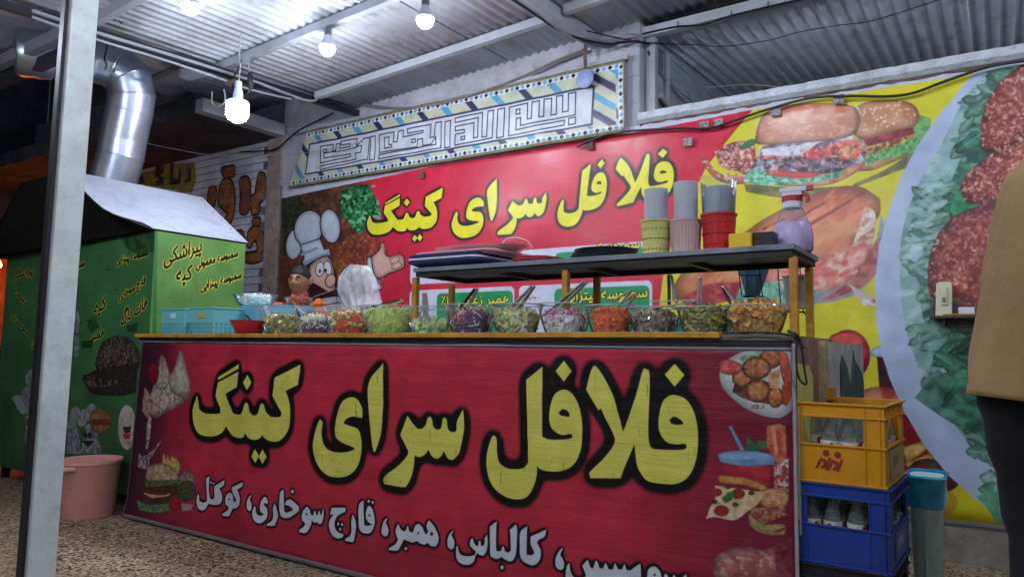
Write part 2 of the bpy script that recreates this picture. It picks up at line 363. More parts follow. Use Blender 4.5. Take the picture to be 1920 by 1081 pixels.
# lettering drawn by eye (shapes of the words on the counter)
LK = dict(
 king=[[(388,327),(396,365),(402,398),(425,416),(455,422),(505,421),(512,410),(509,392),(484,330),(497,262),(606,207),(600,285),(538,320),(575,410),(592,423),(615,426),(628,412),(640,375),(650,365),(661,378),(668,412),(688,430),(704,428),(714,410),(722,380),(733,368),(743,380),(752,412),(775,435),(800,440),(826,438),(833,420),(785,330),(797,238),(928,170),(915,275),(852,305),(872,370),(875,440),(864,508),(832,553),(800,565),(765,560),(745,547),(733,530),(724,545),(700,556),(672,552),(655,538),(645,520),(633,543),(610,547),(578,535),(560,512),(543,487),(520,520),(480,537),(430,535),(395,518),(375,480),(367,440),(368,390)],
       [(498,235),(610,167),(606,192),(499,250)], [(655,223),(677,262),(653,303),(631,262)], [(697,602),(718,638),(697,675),(678,640)], [(735,604),(757,642),(735,680),(715,642)]],
 saray=[[(107,395),(120,412),(114,470),(126,528),(160,558),(210,567),(262,558),(284,546),(262,535),(215,515),(187,490),(181,450),(188,390),(205,330),(230,297),(265,283),(298,298),(320,345),(319,392),(290,385),(262,384),(235,398),(225,418),(255,430),(295,445),(313,490),(316,550),(305,610),(280,660),(240,688),(190,694),(140,682),(100,640),(78,590),(69,530),(75,490),(90,430)],
       [(420,115),(425,125),(424,340),(415,460),(400,520),(383,565),(375,560),(365,500),(352,350),(350,215)],
       [(832,345),(838,410),(833,470),(820,540),(805,580),(778,606),(755,598),(740,572),(732,560),(722,583),(700,598),(675,588),(655,552),(640,575),(612,590),(585,583),(582,620),(572,680),(545,735),(525,744),(430,728),(424,705),(440,680),(500,635),(545,585),(552,560),(512,478),(548,378),(570,410),(595,440),(620,445),(640,425),(650,392),(662,382),(672,395),(680,435),(700,450),(718,440),(728,395),(738,386),(750,398),(752,440),(765,458),(785,462),(797,450),(800,410)]],
 fel=[[(70,457),(80,475),(82,540),(95,590),(130,615),(170,620),(205,615),(228,590),(230,560),(221,185),(300,121),(298,430),(305,465),(330,475),(370,477),(430,472),(444,462),(440,450),(425,450),(400,455),(370,445),(340,415),(332,370),(338,310),(360,255),(400,233),(440,250),(470,300),(488,370),(491,450),(485,520),(460,585),(420,620),(370,632),(310,628),(285,618),(274,602),(272,650),(255,710),(225,755),(180,768),(125,757),(75,720),(45,670),(32,620),(30,570),(40,510),(58,462)],
      [(378,345),(395,328),(418,335),(431,355),(428,366),(405,362),(385,358)], [(403,92),(441,143),(402,195),(363,143)]],
 fala=[[(545,118),(560,122),(600,180),(640,265),(665,350),(688,437),(720,350),(755,240),(782,140),(795,132),(812,138),(817,200),(810,400),(812,480),(822,515),(840,522),(900,526),(975,525),(993,515),(993,503),(980,497),(945,500),(900,490),(870,455),(858,410),(862,350),(880,290),(910,263),(940,260),(985,275),(1020,320),(1043,390),(1050,470),(1045,550),(1025,620),(990,670),(940,693),(880,692),(810,680),(775,645),(752,590),(742,500),(700,600),(678,655),(668,665),(530,665),(523,640),(545,615),(600,560),(645,495),(640,450),(600,370),(582,325),(570,335),(545,295),(513,240),(511,225),(530,150)],
       [(912,380),(930,365),(950,370),(975,390),(977,402),(945,404),(918,397)], [(937,107),(984,162),(936,220),(888,160)]])
LZ = dict(king=(220, 620, 2.702), saray=(560, 640, 2.702), fel=(900, 640, 2.573), fala=(900, 640, 2.573))
# second line of the counter banner (white)
Z4 = (340, 860, 3.4286); Z5 = (780, 880, 3.4286)
def dot(x, y, r): return [(x, y-r), (x+r*.85, y), (x, y+r), (x-r*.85, y)]
LINE = [(Z4, [[(97,230),(105,245),(108,275),(128,288),(148,285),(156,265),(150,130),(172,117),(170,200),(176,255),(188,268),(200,262),(207,245),(203,185),(272,140),(267,178),(238,197),(256,235),(256,275),(240,298),(205,305),(165,298),(150,328),(130,340),(105,328),(90,290),(90,255)], dot(183,158,9), dot(200,165,9)]),
 (Z4, [[(318,190),(392,155),(388,185),(355,205),(372,250),(372,295),(355,322),(325,330),(318,345),(300,378),(262,375),(258,362),(290,340),(298,318),(278,300),(278,265),(290,235),(308,225),(325,240),(332,280),(345,285),(350,270),(325,225)], dot(302,268,8)]),
 (Z4, [[(450,235),(438,270),(450,300),(448,335),(435,345),(420,330),(418,290),(430,255)]]),
 (Z4, [[(468,312),(478,320),(478,350),(495,372),(520,372),(530,362),(510,350),(503,325),(510,285),(530,252),(548,255),(556,285),(552,300),(535,290),(528,305),(545,320),(553,345),(550,385),(530,412),(500,424),(472,412),(458,385),(455,345)]]),
 (Z4, [[(600,290),(612,330),(620,380),(600,440),(550,440),(552,428),(582,405),(590,375),(588,330)]]),
 (Z4, [[(633,222),(658,200),(660,330),(672,355),(700,345),(718,335),(690,310),(665,305),(672,278),(700,268),(728,290),(755,315),(752,345),(720,370),(690,388),(655,388),(635,370),(628,320)], dot(713,217,14)]),
 (Z4, [[(910,320),(912,380),(900,425),(882,430),(870,415),(860,420),(845,415),(838,400),(828,440),(800,485),(755,480),(755,465),(785,445),(795,425),(775,405),(772,370),(785,335),(805,315),(820,330),(832,370),(845,372),(850,345),(858,342),(866,370),(874,372),(878,345),(886,343),(892,372),(900,360)], dot(803,365,8)]),
 (Z4, [[(952,368),(962,322),(1052,322),(1050,350),(1005,372),(985,405),(982,440),(1000,478),(1040,495),(1035,515),(1005,522),(970,505),(948,460),(948,410),(975,365)], dot(1005,428,11), dot(1030,432,11), dot(1018,462,11)]),
 (Z4, [[(1098,362),(1112,400),(1120,450),(1105,535),(1090,545),(1048,538),(1052,525),(1082,500),(1090,470),(1088,410)]]),
 (Z4, [[(1137,308),(1168,275),(1168,330),(1170,420),(1178,440),(1205,438),(1225,430),(1205,425),(1182,395),(1182,360),(1192,320),(1208,310),(1228,340),(1238,400),(1232,450),(1212,485),(1180,490),(1150,475),(1135,430)], dot(1205,372,9), dot(1200,280,12), dot(1226,288,12)]),
 (Z4, [[(1325,385),(1310,420),(1328,470),(1320,505),(1300,510),(1282,490),(1285,445),(1300,405)]]),
 (Z4, [[(1380,445),(1392,425),(1405,460),(1425,475),(1440,470),(1448,440),(1455,440),(1462,475),(1480,485),(1490,470),(1500,440),(1520,425),(1545,445),(1560,480),(1572,495),(1585,480),(1572,440),(1588,402),(1620,440),(1650,500),(1650,545),(1630,575),(1600,570),(1580,550),(1560,562),(1530,555),(1510,540),(1480,550),(1455,540),(1425,530),(1410,565),(1385,600),(1330,597),(1330,585),(1370,560),(1388,530),(1372,480)], dot(1608,492,15), dot(1520,487,9), dot(1440,588,14)]),
 (Z4, [[(1752,462),(1735,500),(1755,540),(1750,585),(1730,595),(1710,575),(1710,530),(1725,490)]]),
 (Z5, [[(258,510),(268,500),(275,540),(295,562),(335,568),(372,560),(385,540),(345,500),(348,465),(362,448),(372,480),(385,500),(398,500),(402,470),(412,468),(418,500),(432,500),(440,475),(440,450),(455,425),(460,480),(450,540),(430,565),(410,560),(395,548),(382,565),(372,600),(345,622),(305,622),(272,605),(255,570)]]),
 (Z5, [[(474,375),(520,340),(516,400),(514,520),(525,535),(545,535),(553,505),(560,500),(570,535),(590,545),(608,530),(605,420),(600,400),(640,360),(650,400),(642,540),(625,590),(600,602),(570,590),(550,575),(520,585),(490,575),(475,545)], dot(553,640,16)]),
 (Z5, [[(670,410),(715,372),(712,430),(710,545),(720,560),(745,560),(760,545),(735,490),(735,440),(835,395),(825,440),(790,460),(775,480),(800,530),(798,580),(775,615),(740,628),(690,605),(668,570),(665,500)]]),
 (Z5, [[(945,510),(925,560),(948,600),(948,640),(930,660),(905,650),(892,620),(900,570),(920,530)]]),
 (Z5, [[(965,640),(985,610),(990,660),(1010,700),(1050,720),(1080,710),(1090,690),(1065,630),(1100,590),(1118,640),(1135,648),(1150,600),(1160,598),(1175,645),(1195,650),(1215,608),(1235,655),(1260,655),(1275,610),(1295,655),(1320,655),(1335,615),(1350,660),(1375,660),(1400,640),(1440,615),(1440,730),(1400,760),(1110,760),(1060,800),(1000,780),(960,720)]]),
 (Z5, [[(1480,720),(1485,665),(1510,637),(1540,637),(1568,675),(1575,760),(1520,820),(1440,815),(1440,800),(1500,770),(1510,745)], dot(1530,690,10)]),
 (Z5, [[(1590,700),(1605,680),(1625,715),(1640,716),(1655,685),(1672,716),(1690,718),(1715,700),(1735,680),(1740,760),(1700,800),(1600,780)]])]
DIM = 1.0
# ------------------------------------------------------------------ print A: counter banner
A = Canvas(1, YC, -4.675, -.58, .0, 1.135, 500, (163, 30, 52))
yy, xx = np.mgrid[0:A.h, 0:A.w].astype('f'); ue = xx/A.w; ve = yy/A.h
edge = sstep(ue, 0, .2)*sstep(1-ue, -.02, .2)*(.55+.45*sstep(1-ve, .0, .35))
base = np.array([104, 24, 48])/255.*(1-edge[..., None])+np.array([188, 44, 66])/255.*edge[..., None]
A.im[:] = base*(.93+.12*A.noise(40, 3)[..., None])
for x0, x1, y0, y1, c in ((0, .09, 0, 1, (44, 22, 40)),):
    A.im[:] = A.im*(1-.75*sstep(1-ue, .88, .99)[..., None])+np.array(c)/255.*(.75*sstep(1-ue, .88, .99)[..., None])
# ice-cream cones, milk splash
A.fill([(291,665),(300,672),(310,700),(330,705),(345,725),(348,745),(330,760),(300,775),(285,784),(268,770),(262,745),(275,735),(283,695)], (168,142,136), (192,182,174), 7, 2, shade=.4, c3=(120,50,50))
A.fill([(326,658),(333,662),(345,700),(352,735),(335,745),(312,735),(305,705),(318,690)], (186,180,168), (160,136,128), 6, 4, shade=.4)
A.fill([(297,673),(303,680),(310,715),(300,730),(283,728),(287,700)], (172,166,154), (140,122,114), 6, 8, shade=.3)
A.ell(277, 700, 11, 22, (140,22,40), (95,15,30), shade=.4)
A.fill([(272,780),(277,782),(276,815),(272,843),(268,840),(269,800)], (190,190,185), (120,80,90), 3, 9)
A.fill([(256,850),(262,856),(275,850),(298,825),(285,850),(277,862),(275,880),(262,880),(254,875)], (165,160,160), (90,60,70), 4, 6)
A.fill([(262,725),(285,760),(270,785),(258,770)], (130,80,80), (170,150,140), 4, 12)
# burgers low on the left
A.fill([(300,858),(303,850),(306,865),(310,853),(314,868),(318,855),(324,862),(326,858),(334,872),(330,890),(300,885)], (196,176,100), (160,130,60), 4, 1, sm=False)
A.ell(347, 905, 17, 22, (150,130,112), (110,85,75), shade=.5)
A.ell(347, 922, 18, 20, (70,40,40), (60,95,60), 4, shade=.3)
A.fill([(268,895),(275,876),(293,869),(313,874),(328,888),(332,905),(300,905),(270,903)], (190,165,132), (150,120,90), 6, 3, shade=.5)
A.fill([(268,903),(335,900),(333,916),(300,922),(270,916)], (82,118,74), (45,70,45), 4, 5)
A.fill([(266,914),(332,912),(330,928),(300,933),(266,928)], (92,50,42), (50,28,28), 4, 6)
A.fill([(266,926),(300,930),(318,926),(300,942),(280,934)], (205,175,120), (180,140,80), 5, 7)
A.fill([(262,938),(330,930),(320,950),(280,952),(262,945)], (88,45,42), (60,30,30), 4, 6)
A.fill([(255,938),(280,948),(318,946),(330,955),(295,963),(262,957)], (98,140,92), (60,90,60), 4, 8)
A.ell(326, 945, 12, 15, (170,30,45), (135,20,35), 5, shade=.4)
A.fill([(338,945),(360,948),(356,958),(340,960)], (150,140,140))
# plate of falafel on the right
def plate(a):
    a.fill([(1348,700),(1356,680),(1385,662),(1420,655),(1470,652),(1484,660),(1484,770),(1462,784),(1430,780),(1395,765),(1365,740),(1352,722)], (198,206,206), (176,186,190), 14, 2, shade=.25)
    a.fill([(1385,672),(1400,662),(1425,655),(1430,668),(1395,685)], (98,140,112), (160,180,150), 4, 3)
    a.fill([(1372,735),(1400,750),(1450,760),(1460,720),(1380,705)], (70,42,38), (110,70,50), 6, 4)
    for cx, cy, rx, ry in ((1444,672,20,18),(1391,708,18,17),(1418,690,26,20),(1420,733,23,21),(1453,745,14,19)):
        a.ell(cx, cy, rx+1.5, ry+1.5, (74,40,30)); a.ell(cx, cy, rx, ry, (176,112,70), (142,82,50), 5, int(cx), shade=.55, c3=(205,150,100))
    a.fill([(1460,655),(1475,662),(1484,700),(1482,730),(1470,720),(1462,690)], (196,92,62), (150,60,45), 5, 8, shade=.4)
    a.fill([(1466,722),(1478,715),(1484,740),(1474,762),(1466,758)], (186,84,48), (150,60,35), 5, 9, shade=.4)
    a.fill([(1440,700),(1462,690),(1460,730),(1442,728)], (200,160,120), (170,110,80), 4, 10)
    a.fill([(1346,680),(1352,674),(1372,675),(1392,684),(1385,698),(1365,703),(1350,697)], (190,62,66), (215,110,105), 5, 1, shade=.4)
    a.ell(1420, 763, 13, 5, (120,90,80), (205,205,205), 2.2, 3)
plate(A)
# cola cup, crisps, pizza slice, burger
A.fill([(1365,801),(1370,799),(1395,845),(1389,848)], (104,140,180), sm=False)
A.fill([(1400,820),(1413,832),(1405,842),(1398,836)], (60,110,80)); A.fill([(1418,828),(1437,826),(1436,842),(1420,843)], (50,105,72)); A.fill([(1395,840),(1405,833),(1425,838),(1420,850),(1398,848)], (40,90,62))
A.fill([(1437,800),(1460,795),(1472,800),(1474,860),(1462,885),(1452,860),(1437,840)], (196,112,78), (168,70,50), 8, 5, sm=False)
A.fill([(1445,800),(1452,798),(1458,850),(1452,855)], (210,140,105), sm=False)
A.fill([(1449,872),(1478,860),(1478,940),(1452,925)], (205,200,195), (150,50,50), 3, 2, sm=False)
A.fill([(1348,868),(1446,870),(1450,905),(1440,925),(1362,900)], (176,42,54), (150,30,44), 10, 3, sm=False, shade=.35)
A.fill([(1344,853),(1360,848),(1400,846),(1440,852),(1455,862),(1450,872),(1400,876),(1350,868)], (118,152,190), (96,130,172), 12, 4, shade=.2)
A.ell(1398, 856, 48, 6.5, (140,172,204), (118,150,188), 8, 6)
A.fill([(1425,918),(1470,917),(1478,930),(1474,950),(1440,955),(1420,940)], (200,165,120), (170,115,80), 6, 4, shade=.4)
A.fill([(1408,955),(1470,950),(1474,968),(1430,985),(1405,968)], (120,60,60), (170,120,90), 3, 6)
A.fill([(1402,966),(1430,985),(1465,985),(1472,990),(1440,1000),(1405,985)], (110,140,90), (190,150,90), 4, 7)
A.fill([(1402,972),(1420,992),(1455,1000),(1474,990),(1470,1006),(1430,1004),(1405,988)], (200,170,118), (170,130,80), 5, 8, shade=.4)
A.fill([(1340,912),(1430,925),(1422,945),(1400,962),(1375,978),(1340,972),(1322,976),(1330,955),(1340,935)], (214,196,160), (196,160,112), 5, 9)
for x, y, r in ((1343,925,10),(1383,928,13),(1352,960,14)): A.ell(x, y, r, r*.75, (160,50,46), (120,34,34), 5, int(x), shade=.3)
for x, y in ((1364,915),(1408,926),(1339,943),(1378,948)): A.ell(x, y, 5.5, 4, (40,38,32)); A.ell(x, y, 2.4, 1.6, (120,100,60))
A.fill([(1352,938),(1365,925),(1378,924),(1372,938),(1360,946)], (62,112,62), (40,84,46), 4, 3)
A.fill([(1345,896),(1350,893),(1400,898),(1440,915),(1432,924),(1395,912),(1348,908)], (206,150,90), (176,112,60), 5, 5, shade=.4)
A.fill([(1335,1060),(1350,1040),(1390,1027),(1415,1030),(1430,1034),(1455,1025),(1484,1010),(1484,1090),(1340,1090)], (178,112,110), (150,82,84), 9, 6, shade=.35, c3=(200,170,160))
A.fill([(1450,1030),(1484,1010),(1484,1090),(1455,1075)], (96,30,46), (130,60,70), 6, 3)
BIG = {k: [soft(A.P(zoomed(p, *LZ[k]))) if len(p) > 4 else A.P(zoomed(p, *LZ[k])) for p in v] for k, v in LK.items()}
for k, v in BIG.items():
    A.halo([q for q in v], 20, (7, 4, 9), .015, .13)
for k, v in BIG.items():
    m = A.mask(v); A.blend(m, (206, 205, 92))
LN = [[soft(A.P(zoomed(p, *z))) if len(p) > 4 else A.P(zoomed(p, *z)) for p in ps] for z, ps in LINE]
for v in LN: A.halo(v, 8, (10, 6, 12), .02, .15, .97)
for v in LN: A.blend(A.mask(v), (200, 204, 214))
# drips and scratches worn into the print
rr = random.Random(5)
for _ in range(46):
    x, y = rr.uniform(600, 1330), rr.uniform(690, 930); l = rr.uniform(6, 30)
    A.fill([(x, y), (x+1.3, y), (x+.9, y+l), (x+.3, y+l)], (60, 50, 24), sm=False, alpha=rr.uniform(.25, .75))
for _ in range(170):
    x, y = rr.uniform(270, 1480), rr.uniform(660, 1070); q = rr.uniform(.5, 1.5)
    A.ell(x, y, q, q*.9, rr.choice([(40, 14, 22), (200, 170, 170), (60, 20, 30)]), alpha=rr.uniform(.3, .7))
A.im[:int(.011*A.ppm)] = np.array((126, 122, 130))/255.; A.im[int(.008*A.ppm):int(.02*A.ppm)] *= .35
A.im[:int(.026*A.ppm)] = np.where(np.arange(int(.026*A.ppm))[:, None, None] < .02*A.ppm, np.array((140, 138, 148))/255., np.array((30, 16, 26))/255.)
A.im[-int(.022*A.ppm):] = np.array((158, 150, 160))/255.; A.im[:, -int(.012*A.ppm):] = np.array((180, 180, 185))/255.; A.im[:, :int(.012*A.ppm)] = np.array((120, 116, 124))/255.
IMG_A = A.image('counter print')
# ------------------------------------------------------------------ print B: long banner on the back wall
X0B, X1B, Z0B, Z1B = -5.93, 1.25, .205, 2.69
B = Canvas(1, YW-.02, X0B, X1B, Z0B, Z1B, 300, (208, 44, 70))
yb, xb = np.mgrid[0:B.h, 0:B.w].astype('f')
B.im *= (.96+.07*B.noise(90, 2)[..., None])
# yellow part of the print
YEL = (224, 217, 58)
B.fill([(1412,205),(1365,262),(1325,312),(1290,380),(1262,450),(1246,500),(1238,560),(1232,640),(1228,1100),(1985,1100),(1985,60),(1600,120)], YEL, (212,206,40), 60, 3, sm=False)
B.fill([(1412,205),(1365,262),(1325,312),(1316,318),(1356,262),(1395,210)], (170,26,40), sm=False, alpha=.5)
# food photograph behind the cook
xl = B.P([(528,450),(645,450),(712,450)])[:, 0]; t = sstep(xb, xl[1], xl[2])[..., None]
dark = np.array((58, 42, 40))/255.*(1-B.noise(46, 5)[..., None])+np.array((150, 84, 62))/255.*B.noise(46, 5)[..., None]
dark *= (.75+.5*B.noise(7, 8)[..., None]); B.im = B.im*t+dark*(1-t)
B.fill([(560,380),(640,360),(650,400),(600,470),(560,440),(540,400)], (120,78,60), (60,50,42), 8, 4, alpha=.7)
B.fill([(625,470),(660,440),(715,450),(735,500),(700,560),(650,560),(630,520)], (150,80,52), (110,56,44), 7, 14, alpha=.8, c3=(220,170,120))
B.fill([(527,362),(560,358),(572,400),(548,470),(530,480)], (52,74,52), (28,38,34), 7, 9, alpha=.8)
B.fill([(640,352),(690,346),(705,372),(716,400),(700,420),(675,440),(655,420),(640,395)], (46,122,70), (22,64,42), 6, 7, lo=.4, hi=.6, c3=(120,190,130))
B.scatter([(640,352),(700,346),(716,410),(675,435),(640,395)], [(70,160,96),(40,104,64),(130,200,150)], 40, 6, 3, alpha=.8)
# the red field again, with its soft border, behind the lettering
# cook drawn on the banner: a plain generic cook
LW, LD, SK = (200,210,228), (150,162,186), (228,182,168)
def outl(a, pts, c, w=2.0, **k):
    P_ = np.array(pts, float); cxy = P_.mean(0); d = P_-cxy; n = np.hypot(d[:, 0], d[:, 1])[:, None]
    a.fill(cxy+d*(1+w/np.maximum(n, 1)), (30,28,36)); a.fill(pts, c, **k)
def ellp(cx, cy, rx, ry, rot=0, n=18):
    r = radians(rot); return [(cx+rx*cos(t)*cos(r)-ry*sin(t)*sin(r), cy+rx*cos(t)*sin(r)+ry*sin(t)*cos(r)) for t in [2*pi*i/n for i in range(n)]]
outl(B, ellp(552,458,15,28,8), LW, shade=.25); outl(B, ellp(579,428,26,33,12), LW, shade=.25); outl(B, ellp(620,424,18,31,-8), LW, shade=.25)
outl(B, [(563,460),(600,448),(608,468),(618,466),(620,478),(600,482),(572,498),(568,492),(572,482)], LW, shade=.2)
B.fill([(563,475),(596,462),(598,466),(566,480)], LD); B.fill([(570,490),(617,472),(617,476),(570,496)], LD)
B.fill([(580,500),(616,480),(634,520),(640,560),(632,580),(586,575),(578,540)], (92,50,40), (60,34,32), 5, 3)
outl(B, [(582,497),(600,484),(614,480),(622,492),(628,520),(628,545),(606,562),(588,548),(580,525)], SK, shade=.3)
B.fill([(584,528),(596,534),(606,540),(618,546),(630,540),(628,556),(612,566),(592,562),(583,548)], (66,40,40), (50,30,32), 5, 2)
outl(B, ellp(600,504,7,13,8), (232,238,246), w=1.4); outl(B, ellp(615,502,6.5,12.5,-12), (232,238,246), w=1.4)
B.ell(600, 508, 2, 4, (24,24,34)); B.ell(611, 507, 2, 4, (24,24,34)); outl(B, ellp(620,526,9,12,18), (232,184,172), w=1.5, shade=.25)
outl(B, [(575,570),(600,560),(640,556),(652,575),(660,640),(560,640)], LW, shade=.15); B.fill([(606,585),(634,565),(650,640),(600,640)], SK)
outl(B, [(690,482),(703,484),(706,520),(716,540),(706,545),(696,536),(688,510)], LW, shade=.2)
outl(B, [(697,482),(712,468),(714,455),(720,456),(721,476),(730,482),(748,477),(757,482),(758,500),(745,506),(728,512),(712,520),(702,512)], SK, shade=.25)
for p in (((731,486),(744,480),(750,486),(742,492),(733,494)), ((735,496),(748,490),(754,496),(744,503),(735,503))): outl(B, p, (214,168,152), w=1)
# lettering of the banner: the same words as on the counter, moved by three matched points each
def W3(p): return B.P(zoomed(p, 660, 260, 3))
PAIRS = dict(king=([(388,327),(928,170),(735,680)], [(100,428),(513,275),(384,577)]), saray=([(107,395),(420,115),(430,728)], [(588,410),(812,226),(822,541)]),
             fel=([(70,457),(300,121),(180,768)], [(1190,343),(1346,140),(1235,493)]), fala=([(545,118),(937,107),(530,665)], [(1508,110),(1750,55),(1492,381)]))
BW = {}
for k, v in LK.items():
    s_ = np.c_[A.P(zoomed(PAIRS[k][0], *LZ[k])), np.ones(3)]; d_ = W3(PAIRS[k][1]); M_ = np.linalg.solve(s_, d_)
    BW[k] = [np.c_[q, np.ones(len(q))] @ M_ for q in BIG[k]]
for v in BW.values(): B.halo(v, 10.5, (38, 34, 44), .04, .26)
for v in BW.values(): B.blend(B.mask(v), (232, 224, 52))
# menu panels
def rrect(a, x0, y0, x1, y1, c, r=.05, y0r=None, y1r=None):
    p = a.P([(x0, y0), (x1, y1)]); (u0_, v0), (u1_, v1) = p; r *= a.ppm
    pts = []
    for cx_, cy_, a0 in ((u1_-r, v0+r, -90), (u1_-r, v1-r, 0), (u0_+r, v1-r, 90), (u0_+r, v0+r, 180)):
        pts += [(cx_+r*cos(radians(a0+t)), cy_+r*sin(radians(a0+t))) for t in range(0, 91, 15)]
    a.blend(a.mask(pts), c); return p
WP, GP = (206,210,230), (28,150,92)
# (white x0,y0,x1,y1 then green) given by corners read off the photograph
def panel(x0, ztop, x1, zbot, c, r):
    p = [((x0-B.a0)*B.ppm, (B.z1-ztop)*B.ppm), ((x1-B.a0)*B.ppm, (B.z1-zbot)*B.ppm)]; (u0_, v0), (u1_, v1) = p; r *= B.ppm; pts = []
    for cx_, cy_, a0 in ((u1_-r, v0+r, -90), (u1_-r, v1-r, 0), (u0_+r, v1-r, 90), (u0_+r, v0+r, 180)):
        pts += [(cx_+r*cos(radians(a0+t)), cy_+r*sin(radians(a0+t))) for t in range(0, 91, 15)]
    B.blend(B.mask(pts), c)
def wp(x, y): q = on(x, y, 1, YW-.02); return q.x, q.z
xa, _ = wp(769,530); xb1, _ = wp(965,520); xc, _ = wp(974,500); xd, zt = wp(1232,465)
_, zm1 = wp(960,524); _, zm2 = wp(960,536); xe, _ = wp(1223,530); zt1 = wp(980,469)[1]
ga, gb, gc, gd = wp(820,560)[0], wp(962,560)[0], wp(1040,540)[0], wp(1218,540)[0]
for x0, x1, z0, z1 in ((xa, xb1, zm1, zt1), (xc, xe, zm1, zt1), (xa, xb1, .9, zm2), (xc, xe, .9, zm2)): panel(x0, z1, x1, z0, WP, .04)
for x0, x1, z0, z1 in ((ga, gb, zm1+.02, zt1-.05), (gc, gd, zm1+.02, zt1-.04), (ga, gb, 1.0, zm2-.035), (gc, gd, 1.0, zm2-.035)): panel(x0, z1, x1, z0, GP, .04)
def label(cv, w, pl, pr, h, c=(232,222,50), hc=(20,16,14), hr=3, b=.035):
    tr = cv.text(w, pl, pr, h, .012); cv.halo([tr], hr+.6, hc, .08, .3); cv.halo([tr], 1.3, c, .25, .5); cv.blend(cv.mask(tr), c)
label(B, 'سمبوسه پیتزایی', (1056,564), (1214,556), 20); label(B, 'همبر زغالی ۰۲٪', (827,571), (955,567), 17)
label(B, 'سمبوسه', (1120,468), (1200,464), 18); label(B, 'ساندویچ', (860,517), (930,514), 17)
tr = B.text('۰۹۱۶', (983,562), (1012,560), 5, .02); B.blend(B.mask(tr), (200,90,110))
# burgers
B.fill([(1312,291),(1322,296),(1345,322),(1372,330),(1400,322),(1412,332),(1395,345),(1350,340),(1325,318)], (216,180,160), (200,110,84), 7, 2, shade=.4)
B.fill([(1340,285),(1370,268),(1415,262),(1420,325),(1380,322),(1350,310)], (120,60,56), (210,150,140), 4, 5, c3=(235,215,205))
B.ell(1400, 290, 16, 13, (232,196,190), (190,80,60), 5, 3, shade=.3); B.fill([(1385,278),(1405,262),(1420,262),(1415,272),(1392,282)], (70,110,74))
B.fill([(1600,345),(1660,318),(1710,285),(1725,270),(1740,300),(1600,352)], (70,64,84), (110,100,100), 10, 4, alpha=.7)
B.fill([(1395,345),(1500,352),(1600,348),(1610,368),(1480,372),(1400,360)], (72,68,84), (120,110,90), 12, 4, alpha=.75)
B.fill([(1610,258),(1690,235),(1722,228),(1735,242),(1720,285),(1640,318),(1600,320),(1600,280)], (216,168,120), (192,132,88), 9, 6, shade=.35)
B.fill([(1618,262),(1715,236),(1722,248),(1630,278)], (120,50,60), (190,70,70), 4, 2)
B.fill([(1622,276),(1700,256),(1706,270),(1640,290)], (214,190,110), (130,84,52), 4, 12)
B.fill([(1610,295),(1660,280),(1705,262),(1735,240),(1742,250),(1715,285),(1660,298),(1620,312)], (120,186,110), (80,140,86), 4, 4, c3=(170,220,160))
B.fill([(1720,215),(1745,222),(1742,245),(1722,262),(1712,240)], (130,190,110), (90,150,90), 5, 8)
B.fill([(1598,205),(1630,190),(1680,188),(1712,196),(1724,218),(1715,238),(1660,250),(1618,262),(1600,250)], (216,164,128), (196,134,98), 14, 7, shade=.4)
B.scatter([(1605,200),(1690,190),(1718,215),(1700,235),(1610,245)], [(238,220,196)], 70, 2.6, 5, asp=2, alpha=.9)
B.fill([(1410,335),(1440,345),(1500,350),(1560,345),(1610,320),(1625,300),(1600,290),(1420,318)], (222,168,132), (198,128,98), 9, 9, shade=.3)
B.fill([(1408,315),(1430,275),(1480,262),(1600,258),(1625,285),(1615,305),(1560,320),(1480,325),(1420,325)], (196,200,216), (120,110,120), 7, 6, c3=(60,48,56))
B.fill([(1420,300),(1440,285),(1510,285),(1600,255),(1618,275),(1610,298),(1560,300),(1500,292)], (206,70,70), (228,150,110), 5, 15, c3=(240,210,190))
B.fill([(1462,305),(1475,295),(1560,295),(1600,305),(1570,322),(1510,324)], (52,44,58), (110,100,120), 4, 3, c3=(170,160,180))
B.ell(1526, 288, 19, 14, (206,64,66), (226,110,104), 4, 3, shade=.3); B.ell(1590, 286, 20, 14, (222,120,86), (236,180,140), 4, 5, shade=.3)
B.fill([(1432,322),(1460,320),(1530,324),(1535,330),(1500,334),(1440,330)], (214,80,76), shade=.2)
B.fill([(1394,338),(1405,322),(1425,318),(1450,330),(1500,336),(1560,326),(1582,318),(1580,326),(1540,340),(1470,345),(1420,347)], (126,206,168), (84,160,124), 4, 5, c3=(180,232,206))
B.fill([(1500,272),(1530,258),(1600,255),(1600,262),(1540,266),(1500,290),(1430,292),(1428,280)], (228,228,238), (200,200,214), 6, 3)
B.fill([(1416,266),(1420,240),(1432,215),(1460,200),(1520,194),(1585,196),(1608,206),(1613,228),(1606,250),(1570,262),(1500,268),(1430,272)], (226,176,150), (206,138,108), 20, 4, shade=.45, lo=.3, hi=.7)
B.fill([(1500,198),(1560,195),(1600,200),(1590,208),(1520,208)], (206,110,84), (196,120,100), 8, 4, alpha=.7)
B.scatter([(1420,262),(1425,240),(1440,215),(1470,202),(1590,200),(1606,240),(1560,258)], [(232,196,186),(196,120,96),(240,214,206),(206,140,120)], 150, 5, 31, asp=2.2, ang=-5, alpha=.35)
B.scatter([(1425,300),(1600,262),(1618,290),(1560,318),(1440,322)], [(60,44,50),(232,120,96),(240,216,200),(150,60,56),(250,236,224)], 110, 4.5, 33, asp=1.7, alpha=.4)
B.scatter([(1395,338),(1425,320),(1500,338),(1580,320),(1575,330),(1500,345),(1420,346)], [(186,236,212),(96,176,136),(60,130,96)], 70, 5, 34, asp=2, ang=5, alpha=.7)
B.scatter([(1315,296),(1345,322),(1400,326),(1390,342),(1340,335)], [(206,100,70),(236,206,186)], 40, 5, 35, asp=2.4, ang=20, alpha=.6)
